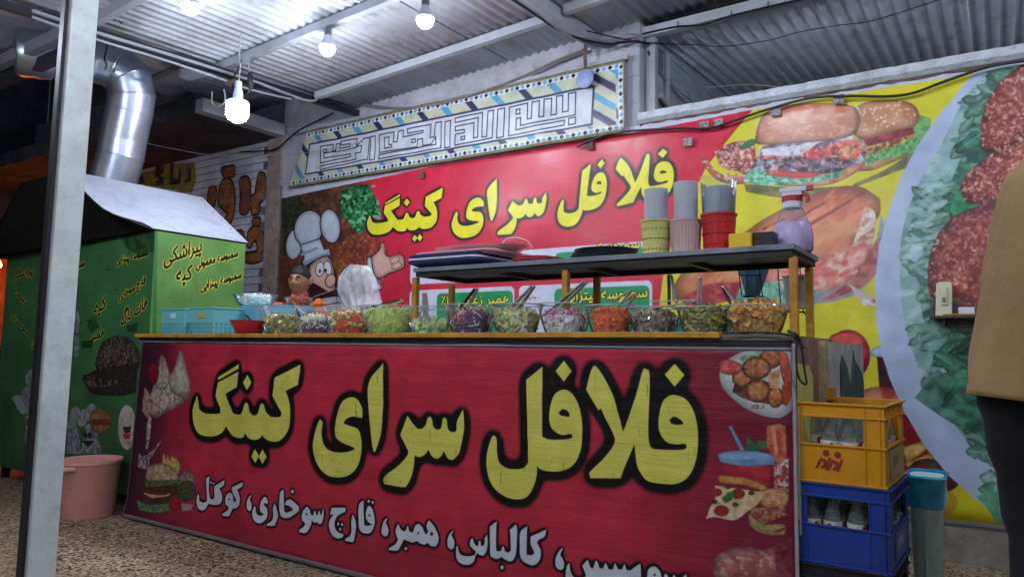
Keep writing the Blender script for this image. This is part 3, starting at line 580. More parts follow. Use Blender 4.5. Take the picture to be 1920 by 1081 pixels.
B.fill([(1440,208),(1500,197),(1590,199),(1600,212),(1530,214),(1450,222)], (206,112,80), (226,160,130), 12, 6, alpha=.75)
# sandwiches
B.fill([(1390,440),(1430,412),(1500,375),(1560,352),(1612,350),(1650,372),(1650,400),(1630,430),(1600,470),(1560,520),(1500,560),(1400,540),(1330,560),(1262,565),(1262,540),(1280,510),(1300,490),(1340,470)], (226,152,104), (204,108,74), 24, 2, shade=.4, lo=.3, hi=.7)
for p in ([(1505,425),(1620,358),(1624,361),(1508,431)], [(1470,420),(1545,378),(1548,381),(1474,425)], [(1430,428),(1470,408),(1473,411),(1433,432)]): B.fill(p, (120,62,48), sm=False, alpha=.8)
B.fill([(1622,385),(1640,395),(1642,420),(1630,450),(1610,475),(1590,480),(1605,440)], (232,226,222), (214,180,160), 5, 4)
B.fill([(1525,475),(1560,482),(1620,440),(1640,425),(1632,470),(1600,520),(1560,545),(1500,545),(1440,540),(1400,520),(1450,500)], (226,128,112), (236,186,170), 12, 5, shade=.25, c3=(214,90,80))
B.scatter([(1400,440),(1560,356),(1645,380),(1600,460),(1480,540),(1330,540),(1290,520)], [(240,186,140),(186,90,60),(236,160,110),(206,116,80)], 160, 9, 41, asp=2.6, ang=-35, alpha=.3)
B.scatter([(1450,500),(1560,482),(1640,430),(1600,520),(1500,545)], [(244,206,190),(206,84,80),(240,150,130)], 90, 8, 42, asp=2.2, ang=-25, alpha=.55)
B.fill([(1480,545),(1560,545),(1612,505),(1645,440),(1650,400),(1662,430),(1652,480),(1620,540),(1560,565),(1490,570)], (206,210,226), (180,186,204), 10, 3, shade=.2)
B.fill([(1640,455),(1655,440),(1648,500),(1620,535),(1560,560),(1540,562),(1600,520)], (190,120,110), (150,70,70), 8, 5)
B.fill([(1275,560),(1330,532),(1390,528),(1388,560),(1300,575)], (196,84,84), (150,50,60), 7, 3)
B.fill([(1380,565),(1395,520),(1420,525),(1480,535),(1500,560),(1470,600),(1400,600)], (130,196,160), (96,150,130), 7, 6, c3=(190,220,210))
B.fill([(1590,530),(1640,560),(1634,572),(1615,568)], (200,190,190))
B.fill([(1617,560),(1690,556),(1690,570),(1617,572)], (176,60,70), (226,222,226), 5, 12, sm=False)
# onion, cups, fries low in the print
B.ell(1568, 670, 22, 46, (196,60,54), (150,26,50), 9, 3, shade=.4); B.ell(1590, 665, 42, 48, (168,30,60), (200,60,60), 9, 4, shade=.35)
B.ell(1585, 640, 32, 16, (226,110,84), (206,80,70), 9, 4, alpha=.9)
B.ell(1668, 660, 36, 14, (170,196,226), (150,176,210), 12, 3, shade=.3)
B.fill([(1644,668),(1702,670),(1700,760),(1652,760)], (96,24,40), (60,30,60), 9, 3, sm=False)
B.fill([(1600,740),(1640,724),(1700,730),(1730,800),(1760,880),(1700,900),(1600,900)], (214,140,110), (176,76,56), 14, 3, shade=.3)
B.fill([(1690,775),(1722,790),(1745,860),(1765,880),(1762,915),(1735,918),(1690,905)], (150,30,40), (110,24,36), 8, 3)
for p in ([(1690,838),(1730,826),(1745,836),(1700,868)], [(1695,868),(1740,850),(1755,860),(1712,884)], [(1700,888),(1750,876),(1756,884),(1710,900)]): B.fill(p, (232,200,110), (206,160,70), 5, 3, shade=.3)
B.ell(1738, 892, 40, 34, (120,44,44), (66,96,66), 8, 5, shade=.4); B.ell(1772, 900, 26, 20, (96,34,44), (66,30,40), 8, 5, shade=.4)
B.ell(1760, 940, 36, 26, (190,130,56), (170,110,50), 10, 5, alpha=.6); B.ell(1720, 975, 52, 22, (176,120,60), (150,96,52), 10, 5, alpha=.5)
# big plate
PL = [(1860,112),(1815,150),(1765,210),(1722,270),(1690,330),(1664,400),(1648,460),(1640,530),(1642,600),(1652,660),(1668,710),(1695,770),(1730,830),(1778,890),(1830,935),(1905,985),(1990,1030),(1990,60)]
B.fill(PL, (188,204,232), (176,194,224), 40, 3, sm=False)
B.fill([(1860,118),(1835,150),(1800,200),(1765,270),(1730,330),(1700,400),(1688,470),(1690,560),(1705,640),(1730,700),(1770,770),(1830,840),(1900,900),(1990,940),(1990,60)], (150,190,186), (96,142,130), 18, 6, lo=.3, hi=.7, c3=(196,222,220), alpha=.85)
B.fill([(1860,125),(1900,120),(1990,60),(1990,900),(1880,860),(1830,800),(1790,720),(1745,640),(1725,560),(1730,480),(1765,380),(1800,300),(1820,220)], (54,120,92), (26,74,60), 12, 9, lo=.35, hi=.65, c3=(130,190,160), alpha=.85)
B.scatter([(1740,380),(1830,200),(1990,100),(1990,880),(1850,820),(1740,640)], [(90,160,124),(40,100,76),(150,206,180),(26,60,52)], 240, 15, 4, asp=3.2, ang=12, alpha=.5)
def leaf(x, y, L_, W_, rot, c1, c2, seed):
    r = radians(rot); rg = random.Random(seed); P_ = []
    for q, wv in ((0, .02), (.12, .3), (.3, .44), (.45, .36), (.6, .5), (.75, .34), (.88, .3), (1, .02)): P_.append((q-.5, wv*rg.uniform(.75, 1.25)))
    pts = [(u*L_, -v*W_) for u, v in P_]+[(u*L_, v*W_*rg.uniform(.8, 1.1)) for u, v in P_[::-1][1:-1]]
    B.fill([(x+u*cos(r)-v*sin(r), y+u*sin(r)+v*cos(r)) for u, v in pts], c1, c2, 7, seed % 9, shade=.35)
    B.fill([(x+u*cos(r)-v*sin(r), y+u*sin(r)+v*cos(r)) for u, v in ((-.45*L_, -.6), (.42*L_, -.4), (.42*L_, .4), (-.45*L_, 1.2))], (196, 222, 206), sm=False, alpha=.55)
rg_ = random.Random(12)
for k in range(120):
    y = rg_.uniform(130, 930); xe_ = float(np.interp(y, [130, 270, 400, 560, 700, 930], [1850, 1775, 1720, 1700, 1722, 1870])); x = xe_+rg_.uniform(8, 150)
    t_ = min(1, (x-xe_)/90); c = [(166, 206, 196), (120, 178, 156), (70, 140, 110), (36, 96, 76)][min(3, int(t_*3+rg_.random()))]
    leaf(x, y, rg_.uniform(40, 95), rg_.uniform(16, 38), rg_.uniform(-50, 40)+ (180 if rg_.random() < .5 else 0), c, tuple(int(v*.72) for v in c), k)
B.scatter([(1690,420),(1760,300),(1780,500),(1750,700),(1700,640)], [(200,220,232),(120,170,150),(160,196,196)], 90, 16, 6, asp=3.5, ang=-20, alpha=.5)
B.fill([(1795,360),(1830,345),(1850,360),(1830,395),(1795,410),(1780,395)], (30,126,84), (50,160,110), 6, 3)
for q in ([(1985,95),(1925,118),(1880,150),(1852,190),(1838,240),(1842,285),(1870,282),(1910,262),(1985,230)], [(1985,230),(1920,255),(1870,282),(1825,315),(1802,345),(1808,375),(1850,378),(1900,362),(1985,340)], [(1985,330),(1900,366),(1850,380),(1790,405),(1756,445),(1740,500),(1742,550),(1775,572),(1850,584),(1985,590)]):
    B.fill(np.array(q)+[4,6], (60,32,40), (96,60,60), 6, 3)
    B.fill(q, (172,84,74), (136,54,56), 5, int(q[0][1]), shade=.45, c3=(214,140,120), lo=.4, hi=.6)
    B.scatter(q, [(222,150,130),(196,104,88),(120,44,48),(236,190,170)], 420, 3.4, int(q[0][1]), asp=1.6, alpha=.75)
B.fill([(1740,560),(1850,580),(1985,590),(1985,640),(1830,622),(1750,600)], (64,54,70), (100,80,90), 8, 3, alpha=.8)
B.fill([(1715,745),(1760,700),(1860,690),(1985,700),(1985,800),(1900,830),(1800,800)], (24,66,52), (70,140,106), 14, 5, alpha=.7)
B.fill([(1830,930),(1870,905),(1885,930),(1880,960),(1895,985),(1870,980),(1850,950)], (120,196,160), (90,160,130), 6, 4)
# white hem
mc = int(B.P([(1968, 500)])[0][0]); k_ = B.w-mc; B.im[:, mc:] = B.im[:, mc-k_:mc][:, ::-1]
hb = int(.022*B.ppm); B.im[-hb:] = np.array((205, 212, 228))/255.; B.im[:, :int(.03*B.ppm)] = np.array((188, 192, 204))/255.
ztl = [((on(x, y, 1, YW-.02).x-X0B)*B.ppm, (Z1B-on(x, y, 1, YW-.02).z)*B.ppm) for x, y in ((527,372),(820,310),(1180,250),(1400,208),(1640,168),(1800,143),(1985,110))]
xs_ = np.arange(B.w); ye = np.interp(xs_, [p[0] for p in ztl], [p[1] for p in ztl]); B.im[yb < ye[None]] = np.array((200, 206, 222))/255.
IMG_B = B.image('wall print')
# ------------------------------------------------------------------ print C: calligraphy banner above
YCB = 4.63
XC0, XC1 = on(540, 350, 1, YCB).x, on(1171, 170, 1, YCB).x; ZC0, ZC1 = on(1172, 247, 1, YCB).z, on(1170, 110, 1, YCB).z
C = Canvas(1, YCB, XC0, XC1, ZC0, ZC1, 420, (196, 200, 174))
NAVY = (52, 52, 92)
yc, xc_ = np.mgrid[0:C.h, 0:C.w].astype('f'); zc = ZC1-yc/C.ppm; Xc = XC0+xc_/C.ppm
H_ = ZC1-ZC0
def band(m, c): C.im[m] = np.array(c)/255.
dl = np.minimum(zc-ZC0, ZC1-zc); dr = XC1-Xc
stp = np.floor(yc/5)*5/C.ppm                                   # stepped slanting stripes
ph = ((Xc-.75*(ZC1-zc)*0-stp*.9) % .52)/.52
low = zc < (ZC0+ZC1)/2
for a0, a1, c in ((.0, .13, NAVY), (.5, .63, (88, 158, 196))): band((ph > a0) & (ph < a1), c)
rz = dr < .26; ph2 = ((zc+np.floor(xc_/6)*6/C.ppm*.7) % .27)/.27
m_ = rz & (dr > .07); band(m_, (196, 200, 174)); band(m_ & (ph2 < .22), NAVY); band(m_ & (ph2 > .5) & (ph2 < .7), (88, 158, 196))
e = np.minimum(dl-.03, np.where(dr < .3, dr, 9)); e = np.minimum(dl-.025, dr-.012)
band(e < .038, (214, 220, 226)); 
u_ = np.where(dr-.012 < dl-.025, zc, Xc); q_ = (u_ % .05)/.05; w_ = np.abs((e-.019)/.019)
dm = (np.abs(q_-.5)*2+w_*.8 < .75); kk = np.floor(u_/.05) % 2
band((e < .038) & (e > 0) & dm & (kk == 0), (26, 24, 34)); band((e < .038) & (e > 0) & dm & (kk == 1), (110, 168, 204))
sp = C.noise(2, 3)[..., None]; ol = np.array((146, 144, 108))/255.*(.7+.6*sp); C.im = np.where((e < 0)[..., None], ol, C.im)
# inner panel
def zp(pts): return C.P([(500+x/3, y/3) for x, y in pts])
def z4(pts): return C.P([(860+x/5.405, 90+y/5.405) for x, y in pts])
def z3(pts): return C.P([(560+x/5.406, 150+y/5.406) for x, y in pts])
pn = zp([(240,808),(1845,478),(1835,703),(215,985)])
C.blend(C.mask(pn), NAVY); ce = pn.mean(0); sh = pn.copy()
sh[:, 1] += np.array([7, 7, -6, -6]); sh[:, 0] += np.array([7, -7, -7, 7]); C.blend(C.mask(sh), (206, 210, 218))
def stroke(P, w=4.2, closed=True):
    P = np.asarray(P); n = len(P)
    for i in range(n if closed else n-1):
        a, b = P[i], P[(i+1) % n]; d = b-a; L_ = np.hypot(*d)
        if L_ < .5: continue
        d = d/L_; nn = np.array([-d[1], d[0]])*w/2; a = a-d*w/2; b = b+d*w/2
        C.blend(C.mask([a+nn, b+nn, b-nn, a-nn]), (44, 46, 78))
stroke(z4([(1115,465),(1190,452),(1180,678),(622,785),(625,705),(580,712),(574,828),(1070,730),(1062,780),(505,890),(510,600),(700,560),(695,722),(738,712),(745,550),(815,535),(812,700),(860,692),(862,522),(940,508),(930,678),(985,668),(990,490),(1055,480),(1048,650),(1108,638)]))
stroke(z4([(580,625),(620,618),(618,665),(578,672)])); stroke(z4([(1112,712),(1185,700),(1180,765),(1112,778)]))
stroke(z4([(395,622),(462,608),(455,900),(388,915)]))
stroke(zp([(1060,665),(1214,633),(1210,772),(1238,767),(1245,627),(1276,620),(1270,775),(1060,818),(1062,775),(1064,757),(1112,746),(1112,728),(1062,738),(1062,712),(1166,690),(1163,776),(1186,771),(1190,662),(1060,690)]))
stroke(zp([(1095,770),(1115,766),(1114,784),(1095,788)]))
stroke(zp([(1005,685),(1036,678),(1030,826),(1000,832)]))
stroke(zp([(950,692),(984,685),(978,832),(628,893),(630,870),(952,812),(950,770),(925,812),(880,820),(880,780),(850,785),(845,825),(632,858),(634,760),(716,742),(712,800),(732,797),(740,738),(768,732),(765,770),(880,748),(882,735),(792,750),(792,725),(925,700),(920,775),(942,770)]))
stroke(zp([(664,775),(690,770),(688,815),(706,812),(704,828),(662,835)])); stroke(zp([(815,785),(838,781),(837,798),(815,802)]))
stroke(zp([(582,770),(610,764),(604,895),(578,900)]))
stroke(zp([(545,778),(575,772),(568,895),(300,955),(300,935),(505,895),(500,862),(530,858),(535,820),(505,825)]))
stroke(zp([(303,825),(375,812),(372,850),(388,848),(390,810),(410,806),(408,835),(470,825),(472,808),(415,815),(415,795),(510,780),(505,830),(440,845),(325,862),(325,890),(470,865),(472,880),(303,918)]))
stroke(zp([(322,842),(340,839),(339,856),(322,859)]))
C.im *= (.93+.1*C.noise(30, 4)[..., None])
IMG_C = C.image('calligraphy print')
# ------------------------------------------------------------------ prints D, E: green fritter cabinet; G: graffiti
YD, XE = 2.72, -4.72
def gtext(cv, w, pl, pr, h, b=.045):
    tr = cv.text(w, pl, pr, h*1.18, .012); cv.halo([tr], 4.2*cv.ppm/360, (222, 216, 74), .05, .22); cv.halo([tr], 1.7*cv.ppm/360, (16, 18, 16), .22, .42); cv.blend(cv.mask(tr), (16, 18, 16))
D = Canvas(1, YD, -6.95, XE, .10, 1.868, 360, (64, 122, 72))  # same paint as the side, darker green here: shade put into the colour
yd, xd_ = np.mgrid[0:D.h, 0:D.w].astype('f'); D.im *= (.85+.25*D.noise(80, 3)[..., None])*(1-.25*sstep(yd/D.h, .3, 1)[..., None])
for w, a, b, h in (('سمبوسه پیتزایی', (218,494), (278,478), 13), ('قارچ سوخاری', (223,562), (272,530), 13), ('هات داگ', (226,610), (276,575), 22), ('کپه', (175,590), (198,576), 20), ('همبر', (168,638), (196,630), 17),
                   ('پیراشکی', (26,522), (62,512), 13), ('سمبوسه', (28,548), (50,574), 10), ('سوسیس', (20,590), (52,628), 10), ('بندری', (58,648), (74,646), 12), ('ژامبون', (72,602), (80,598), 9), ('سمبوسه', (136,506), (159,498), 16)):
    gtext(D, w.replace('ژ', 'ز'), a, b, h)
CH = (150,156,160)
D.fill([(185,655),(195,638),(225,628),(250,640),(262,665),(262,690),(190,700),(178,680)], (88,74,66), (40,34,32), 5, 3, shade=.3, c3=(150,130,110))
D.fill([(155,705),(190,690),(258,680),(255,735),(220,742),(170,735)], (30,26,26), (54,44,40), 6, 5)
D.fill([(152,700),(200,712),(240,708),(200,724),(160,722)], (96,90,80), (30,26,26), 5, 6)
D.fill([(162,600),(175,592),(186,612),(170,625)], (46,104,48), (26,70,36), 5, 2); D.fill([(152,640),(175,636),(172,652),(155,652)], (26,66,34)); D.fill([(236,610),(258,604),(256,622),(240,622)], (26,70,36))
for cx, cy in ((140,778),(155,782),(170,772),(58,708),(50,740)): D.ell(cx, cy, 10, 17, CH, (110,116,122), 6, 3, rot=12)
D.fill([(125,790),(140,785),(150,830),(150,850),(125,850)], CH, (100,104,110), 6, 2); D.fill([(160,795),(180,790),(190,850),(150,850)], CH, (90,94,104), 6, 2)
D.ell(188, 788, 21, 24, (160,110,72), (130,86,56), 5, 3, shade=.4); D.fill([(170,785),(208,785),(205,797),(172,797)], (150,50,44), (90,60,40), 4, 2)
D.ell(238, 800, 17, 42, (196,186,178), (170,160,150), 9, 3); D.fill([(230,800),(246,798),(244,810),(234,812)], (60,20,24)); D.fill([(229,813),(246,812),(243,822),(233,821)], (170,40,50))
D.ell(160, 815, 4, 6, (30,30,36)); D.ell(168, 815, 4, 6, (30,30,36)); D.fill([(152,825),(178,825),(165,838)], (40,34,34))
D.fill([(50,745),(62,740),(66,790),(60,850),(46,830)], CH, (90,94,104), 6, 2); D.fill([(22,745),(36,740),(52,770),(40,775)], CH); D.fill([(48,785),(62,783),(62,795),(50,797)], (120,40,46)); 
D.ell(143, 600, 6, 18, CH); D.fill([(138,600),(148,598),(148,665),(140,670)], CH, (100,104,114), 6, 3)
for _ in range(60): x, y = rr.uniform(5, 285), rr.uniform(470, 880); D.ell(x, y, rr.uniform(1, 6), rr.uniform(1, 3), (30, 40, 24), alpha=.3)
D.fill([(225,440),(288,432),(288,470),(262,478),(235,462)], (26,44,26), (40,90,44), 8, 3, alpha=.75)
D.fill([(0,476),(288,430),(288,436),(150,462),(0,484)], (22,26,20), (40,90,44), 8, 3, alpha=.7)
IMG_D = D.image('cabinet front print')
E_ = Canvas(0, XE, YD, 3.44, .10, 1.868, 360, (98, 146, 74)); E_.im *= (.9+.16*E_.noise(60, 3)[..., None])
for w, a, b, h in (('پیراشکی', (307,496), (378,470), 24), ('سمبوسه معمولی', (367,503), (446,480), 15), ('سمبوسه پیتزایی', (376,544), (453,520), 15), ('کپه', (330,528), (360,522), 24)): gtext(E_, w, a, b, h)
for _ in range(80): x, y = rr.uniform(292, 460), rr.uniform(450, 620); q = rr.uniform(.5, 2); E_.ell(x, y, q, q*.8, (56, 90, 40), alpha=.4)
E_.fill([(288,430),(296,430),(292,640),(286,640)], (40,110,60), alpha=.7, sm=False)
IMG_E = E_.image('cabinet side print')
G = Canvas(1, YW, -9.4, -5.90, 1.0, 3.3, 260, (176, 182, 196)); G.im *= (.92+.3*G.noise(50, 3)[..., None])*(.95+.1*G.noise(4, 3)[..., None])
def zg(p): return [(240+x/3.86, 220+y/3.86) for x, y in p]
G.fill(zg([(50,410),(190,380),(200,340),(480,330),(490,440),(460,545),(200,500),(60,480)]), (150,150,66), (120,120,70), 9, 3)
for p in ([(200,350),(255,350),(260,400),(230,420),(260,440),(250,490),(195,490),(200,460),(225,450),(195,430)], [(305,330),(330,330),(325,440),(360,440),(368,360),(382,400),(375,480),(300,490)], [(425,350),(455,380),(455,460),(410,475),(412,450),(435,440)], [(80,430),(110,420),(115,470),(85,480)]):
    G.fill(zg(p), (40,42,50), (56,58,70), 9, 3)
GL = [[(672,370),(765,350),(770,420),(690,430)], [(705,440),(745,460),(768,540),(765,660),(740,760),(700,795),(660,785),(700,740),(725,690),(690,662),(655,632),(655,560),(670,480)], [(810,440),(860,430),(880,480),(875,580),(920,560),(930,480),(950,400),(985,410),(995,500),(980,590),(940,620),(895,640),(850,700),(810,690),(815,560)],
      [(895,630),(950,620),(950,690),(895,700)], [(900,730),(955,730),(950,780),(905,780)], [(870,830),(910,790),(960,800),(985,880),(990,960),(970,1030),(900,1050),(840,1040),(840,985),(930,975),(940,930),(920,880),(900,900),(885,940),(862,930)], [(585,510),(635,505),(630,600),(610,660),(575,640)], [(770,830),(820,820),(850,890),(800,900)]]
for p in GL: G.halo([soft(G.P(zg(p)))], 8, (30, 24, 26), .05, .2)
for p in GL: G.fill(zg(p), (168,108,54), (126,74,46), 16, 5)
G.fill(zg([(705,500),(725,530),(715,580),(695,570)]), (120,110,110))
IMG_G = G.image('graffiti paint')
# ------------------------------------------------------------------ materials
M_CONC = mat('rough concrete', (176, 172, 170), .9, var=.2, vs=5, bump=.5, bs=30, dirt=.6, dirtc=(96, 84, 76))
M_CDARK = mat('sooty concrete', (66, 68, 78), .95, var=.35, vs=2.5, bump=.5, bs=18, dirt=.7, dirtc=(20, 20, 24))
M_COPING = mat('whitewashed coping', (196, 204, 214), .9, var=.12, vs=9, bump=.9, bs=70, dirt=.5, dirtc=(120, 112, 104))
M_PLASTER = mat('stained plaster', (184, 184, 192), .9, var=.15, vs=3, bump=.4, bs=24, dirt=.65, dirtc=(130, 108, 92))
M_RUST = mat('brown rusty edge', (110, 90, 80), .85, var=.3, vs=12, bump=.5, dirt=.5)
M_WPAINT = mat('white painted steel', (168, 172, 182), .45, var=.08, vs=4, bump=.12, bs=14, dirt=.35, dirtc=(120, 112, 104))
M_POLE = mat('painted pole', (196, 206, 208), .5, var=.09, vs=9, bump=.2, bs=26, dirt=.4, dirtc=(130, 134, 132))
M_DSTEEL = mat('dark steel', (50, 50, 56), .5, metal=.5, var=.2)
M_BLACK = mat('black plastic', (22, 22, 25), .45, var=.1)
M_CABLE = mat('black cable', (20, 20, 23), .5, var=.1)
M_WCABLE = mat('white cable', (138, 142, 152), .5, var=.1)
M_GALV = mat('galvanised duct', (186, 196, 216), .34, metal=.85, var=.12, vs=9, bump=.08, bs=4)
M_STEEL = mat('kitchen steel', (206, 210, 216), .3, metal=.7, var=.08)
M_YEL = mat('mustard painted steel', (196, 140, 44), .5, var=.16, vs=9, bump=.15, dirt=.55, dirtc=(70, 48, 26))
M_GREYB = mat('grey painted board', (124, 132, 146), .5, var=.15, vs=7, dirt=.5, dirtc=(40, 42, 48), bump=.1)
M_DKB = mat('black painted steel', (28, 30, 34), .5, var=.2)
M_WHITE = mat('white enamel', (176, 182, 196), .5, var=.06, vs=5, dirt=.45, dirtc=(120, 122, 128), bump=.12, bs=5)
M_SOOT = mat('black soot', (13, 13, 17), .8, var=.3, vs=9)
M_GREEN = mat('green paint', (60, 124, 56), .55, var=.15)
M_BULB = mat('lit bulb', (232, 240, 255), .3, var=0, emis=BULB); M_BULB2 = mat('lit large bulb', (232, 240, 255), .3, var=0, emis=BULB*.24); M_FILLBULB = mat('added front fill bulb', (232, 240, 255), .3, var=0, emis=BULB*1.4)
M_SOCK = mat('grey socket', (84, 86, 92), .5)
M_PINK = mat('pink bucket plastic', (224, 158, 146), .45, var=.05, vs=3, dirt=.2, dirtc=(150, 100, 90), bump=.05, bs=40)
M_WOODR = mat('worn brown panel', (140, 98, 86), .6, var=.2, vs=5, dirt=.7, dirtc=(176, 170, 165))
M_SKIN = mat('skin', (176, 122, 92), .5, var=.08, vs=14)
def roof_mat(name, c, rough, metal):
    m = mat(name, c, rough, metal=metal, var=.1, vs=2.5, dirt=.6, dirtc=(120, 106, 92)); return m
M_ROOF = roof_mat('white corrugated sheet', (196, 199, 208), .5, .12)
M_ROOFD = roof_mat('grey corrugated sheet', (212, 220, 230), .4, .12)
# terrazzo
def terrazzo():
    m = bpy.data.materials.new('terrazzo floor'); m.use_nodes = True; N = m.node_tree.nodes; L = m.node_tree.links; b = N['Principled BSDF']
    g = N.new('ShaderNodeNewGeometry')
    def chips(scale, lo, hi, c0):
        v = N.new('ShaderNodeTexVoronoi'); v.inputs['Scale'].default_value = scale; L.new(g.outputs['Position'], v.inputs['Vector'])
        s_ = N.new('ShaderNodeSeparateColor'); L.new(v.outputs['Color'], s_.inputs[0])
        a = N.new('ShaderNodeMath'); a.operation = 'LESS_THAN'; a.inputs[1].default_value = lo; L.new(s_.outputs[0], a.inputs[0])
        d = N.new('ShaderNodeMath'); d.operation = 'LESS_THAN'; d.inputs[1].default_value = hi; L.new(v.outputs['Distance'], d.inputs[0])
        q = N.new('ShaderNodeMath'); q.operation = 'MULTIPLY'; L.new(a.outputs[0], q.inputs[0]); L.new(d.outputs[0], q.inputs[1]); return q
    n = N.new('ShaderNodeTexNoise'); n.inputs['Scale'].default_value = 1.1; n.inputs['Detail'].default_value = 8; L.new(g.outputs['Position'], n.inputs['Vector'])
    r = N.new('ShaderNodeValToRGB'); r.color_ramp.elements[0].position = .35; r.color_ramp.elements[1].position = .68
    r.color_ramp.elements[0].color = lin((136, 118, 94))+(1,); r.color_ramp.elements[1].color = lin((184, 162, 128))+(1,); L.new(n.outputs['Fac'], r.inputs['Fac']); out = r.outputs[0]
    for sc, lo, hi, c in ((58, .5, .42, (60, 52, 50)), (44, .32, .5, (34, 30, 32)), (50, .3, .45, (196, 184, 156)), (80, .35, .5, (104, 82, 66))):
        q = chips(sc, lo, hi, c); mx = N.new('ShaderNodeMixRGB'); mx.inputs[2].default_value = lin(c)+(1,); L.new(q.outputs[0], mx.inputs[0]); L.new(out, mx.inputs[1]); out = mx.outputs[0]
    L.new(out, b.inputs['Base Color']); b.inputs['Roughness'].default_value = .55
    n2 = N.new('ShaderNodeTexNoise'); n2.inputs['Scale'].default_value = 60; L.new(g.outputs['Position'], n2.inputs['Vector']); bp = N.new('ShaderNodeBump'); bp.inputs['Strength'].default_value = .15; L.new(n2.outputs['Fac'], bp.inputs['Height']); L.new(bp.outputs[0], b.inputs['Normal'])
    return m
M_FLOOR = terrazzo()
M_FJ = mat('floor joint', (70, 60, 54), .9)
# ------------------------------------------------------------------ ground, walls
def struct(o): o['kind'] = 'structure'; return o
fl = MB().box((-30, -24, -.12), (30, 30, -.006)).build('ground', M_FJ); struct(fl)
# terrazzo slabs, 1.2 m, each its own piece
froot = MB().box((-8.4, -1.2, -.0055), (3.6, 7.2, -.003)).build('floor', M_FJ); struct(froot)
slab = MB().box((.002, .002, -.003), (1.198, 1.198, 0)).build('floor_tile', M_FLOOR, froot, local=True)
k = 0
for i in range(-7, 3):
    for j in range(-1, 6):
        o = slab if k == 0 else slab.copy()
        if k: COL.objects.link(o); o.parent = froot
        o.location = (i*1.2, j*1.2, RNG.uniform(-.0006, .0006)); k += 1
def zroof(x, y): return 3.315+.05*(x+4.7)+.035*(y-4.7)
PXR = on(1200, 150, 1, YW).x                 # right end of the tall part of the wall
XL = -5.93
# tall wall part behind the banners
tw = MB(); tw.prism([Vector((XL, YW, 0)), Vector((PXR, YW, 0)), Vector((PXR, YW, zroof(PXR, YW)+.02)), Vector((-4.9, YW, zroof(-4.9, YW)+.02)), Vector((-4.9, YW, 3.9)), Vector((XL, YW, 3.9))], (0, 0, 0), (0, .2, 0))
wall = struct(tw.build('back_wall', M_PLASTER))
rw = MB().box((PXR+.003, YW, 0), (4.5, YW+.2, 2.70)).build('low_wall', M_PLASTER); struct(rw)
# rough coping on the low wall: lumpy edge
cp = MB(); n = 150
def cprof(i):
    x = PXR+.005+(4.49-PXR)*i/n; a = random.uniform(-.003, .003); b = random.uniform(-.0035, .0035)
    return [Vector((x, YW-.055+a, 2.722+b)), Vector((x, YW-.03, 2.698+b*.6)), Vector((x, YW+.26, 2.70)), Vector((x, YW+.26, 2.775)), Vector((x, YW-.05+a, 2.772+b*.7))]
cp.loft([cprof(i) for i in range(n+1)]); struct(cp.build('wall_coping', M_COPING, smooth=True))
cr_ = MB(); cr_.loft([[Vector((x, YW-.024+random.uniform(-.005, .005), 2.69+random.uniform(-.01, .004))), Vector((x, YW-.002, 2.655)), Vector((x, YW-.002, 2.697)), Vector((x, YW-.028, 2.6975))] for x in np.linspace(PXR+.01, 4.4, 120)]); struct(cr_.build('mortar_edge', M_RUST))
struct(MB().box((-6, YW-.022, .0), (4.4, YW-.001, .185)).build('skirting', mat('grey skirting', (150, 141, 130), .7, var=.2, vs=8, dirt=.5)))
# left: brick wall with graffiti, pillar, sooty slab
GM = print_mat('painted brick', IMG_G, rough=.75, wr=.5, ws=(30, 30), world_uv=(G.a0, G.a1, G.z0, G.z1), spec=.3)
bw = MB().box((-11.4, YW+.012, 0), (XL-.2, YW+.2, 4.2)).build('brick_wall', mat('mortar', (104, 104, 112), .95, bump=.3)); struct(bw)
bm_ = None; cnt = 0
bh, bl = .0785, .235
prot = MB().box((-.115, 0, -.0345), (.115, .1, .0345)).build('brick', GM, bw, local=True, bevel=0)
for r in range(19, 42):
    z = .04+r*bh
    for c in range(0, 13):
        x = XL-.2-.1175-c*bl-(.1175 if r % 2 else 0)
        if z > 3.23 or cnt >= 298: continue
        o = prot if cnt == 0 else prot.copy()
        if cnt: COL.objects.link(o); o.parent = bw
        o.location = (x, YW+RNG.uniform(.001, .005), z); o.rotation_euler = (0, RNG.uniform(-.006, .006), 0); cnt += 1
pil = MB().box((XL-.2, YW-.03, 0), (XL-.0, YW+.2, zroof(XL, YW)-.01)).build('pillar', mat('bare brown render', (150, 130, 122), .9, var=.2, vs=6, bump=.5, dirt=.6, dirtc=(186, 184, 190))); tag(pil, 'bare brown rendered pillar between the graffiti wall and the banners', 'pillar')
# sooty slab over the cabinet, its pale edge beam
slabz = 3.19
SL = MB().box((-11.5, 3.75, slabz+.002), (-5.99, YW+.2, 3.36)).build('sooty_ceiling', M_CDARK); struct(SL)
bl_ = MB().box((-5.985, 3.76, slabz), (-5.87, YW-.035, 3.31)).build('edge_beam', M_WPAINT); struct(bl_)
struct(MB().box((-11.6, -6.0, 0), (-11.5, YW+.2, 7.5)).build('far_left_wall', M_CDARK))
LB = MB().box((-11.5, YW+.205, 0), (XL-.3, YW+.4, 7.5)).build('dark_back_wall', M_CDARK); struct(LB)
# lit brick patch far left: warm lamp in a room behind
struct(MB().box((-11.48, 3.6, 1.0), (-11.3, YW-.02, 2.6)).build('far_left_brickwork', mat('orange lit brick', (190, 110, 70), .9, var=.3, vs=8, bump=.5)))
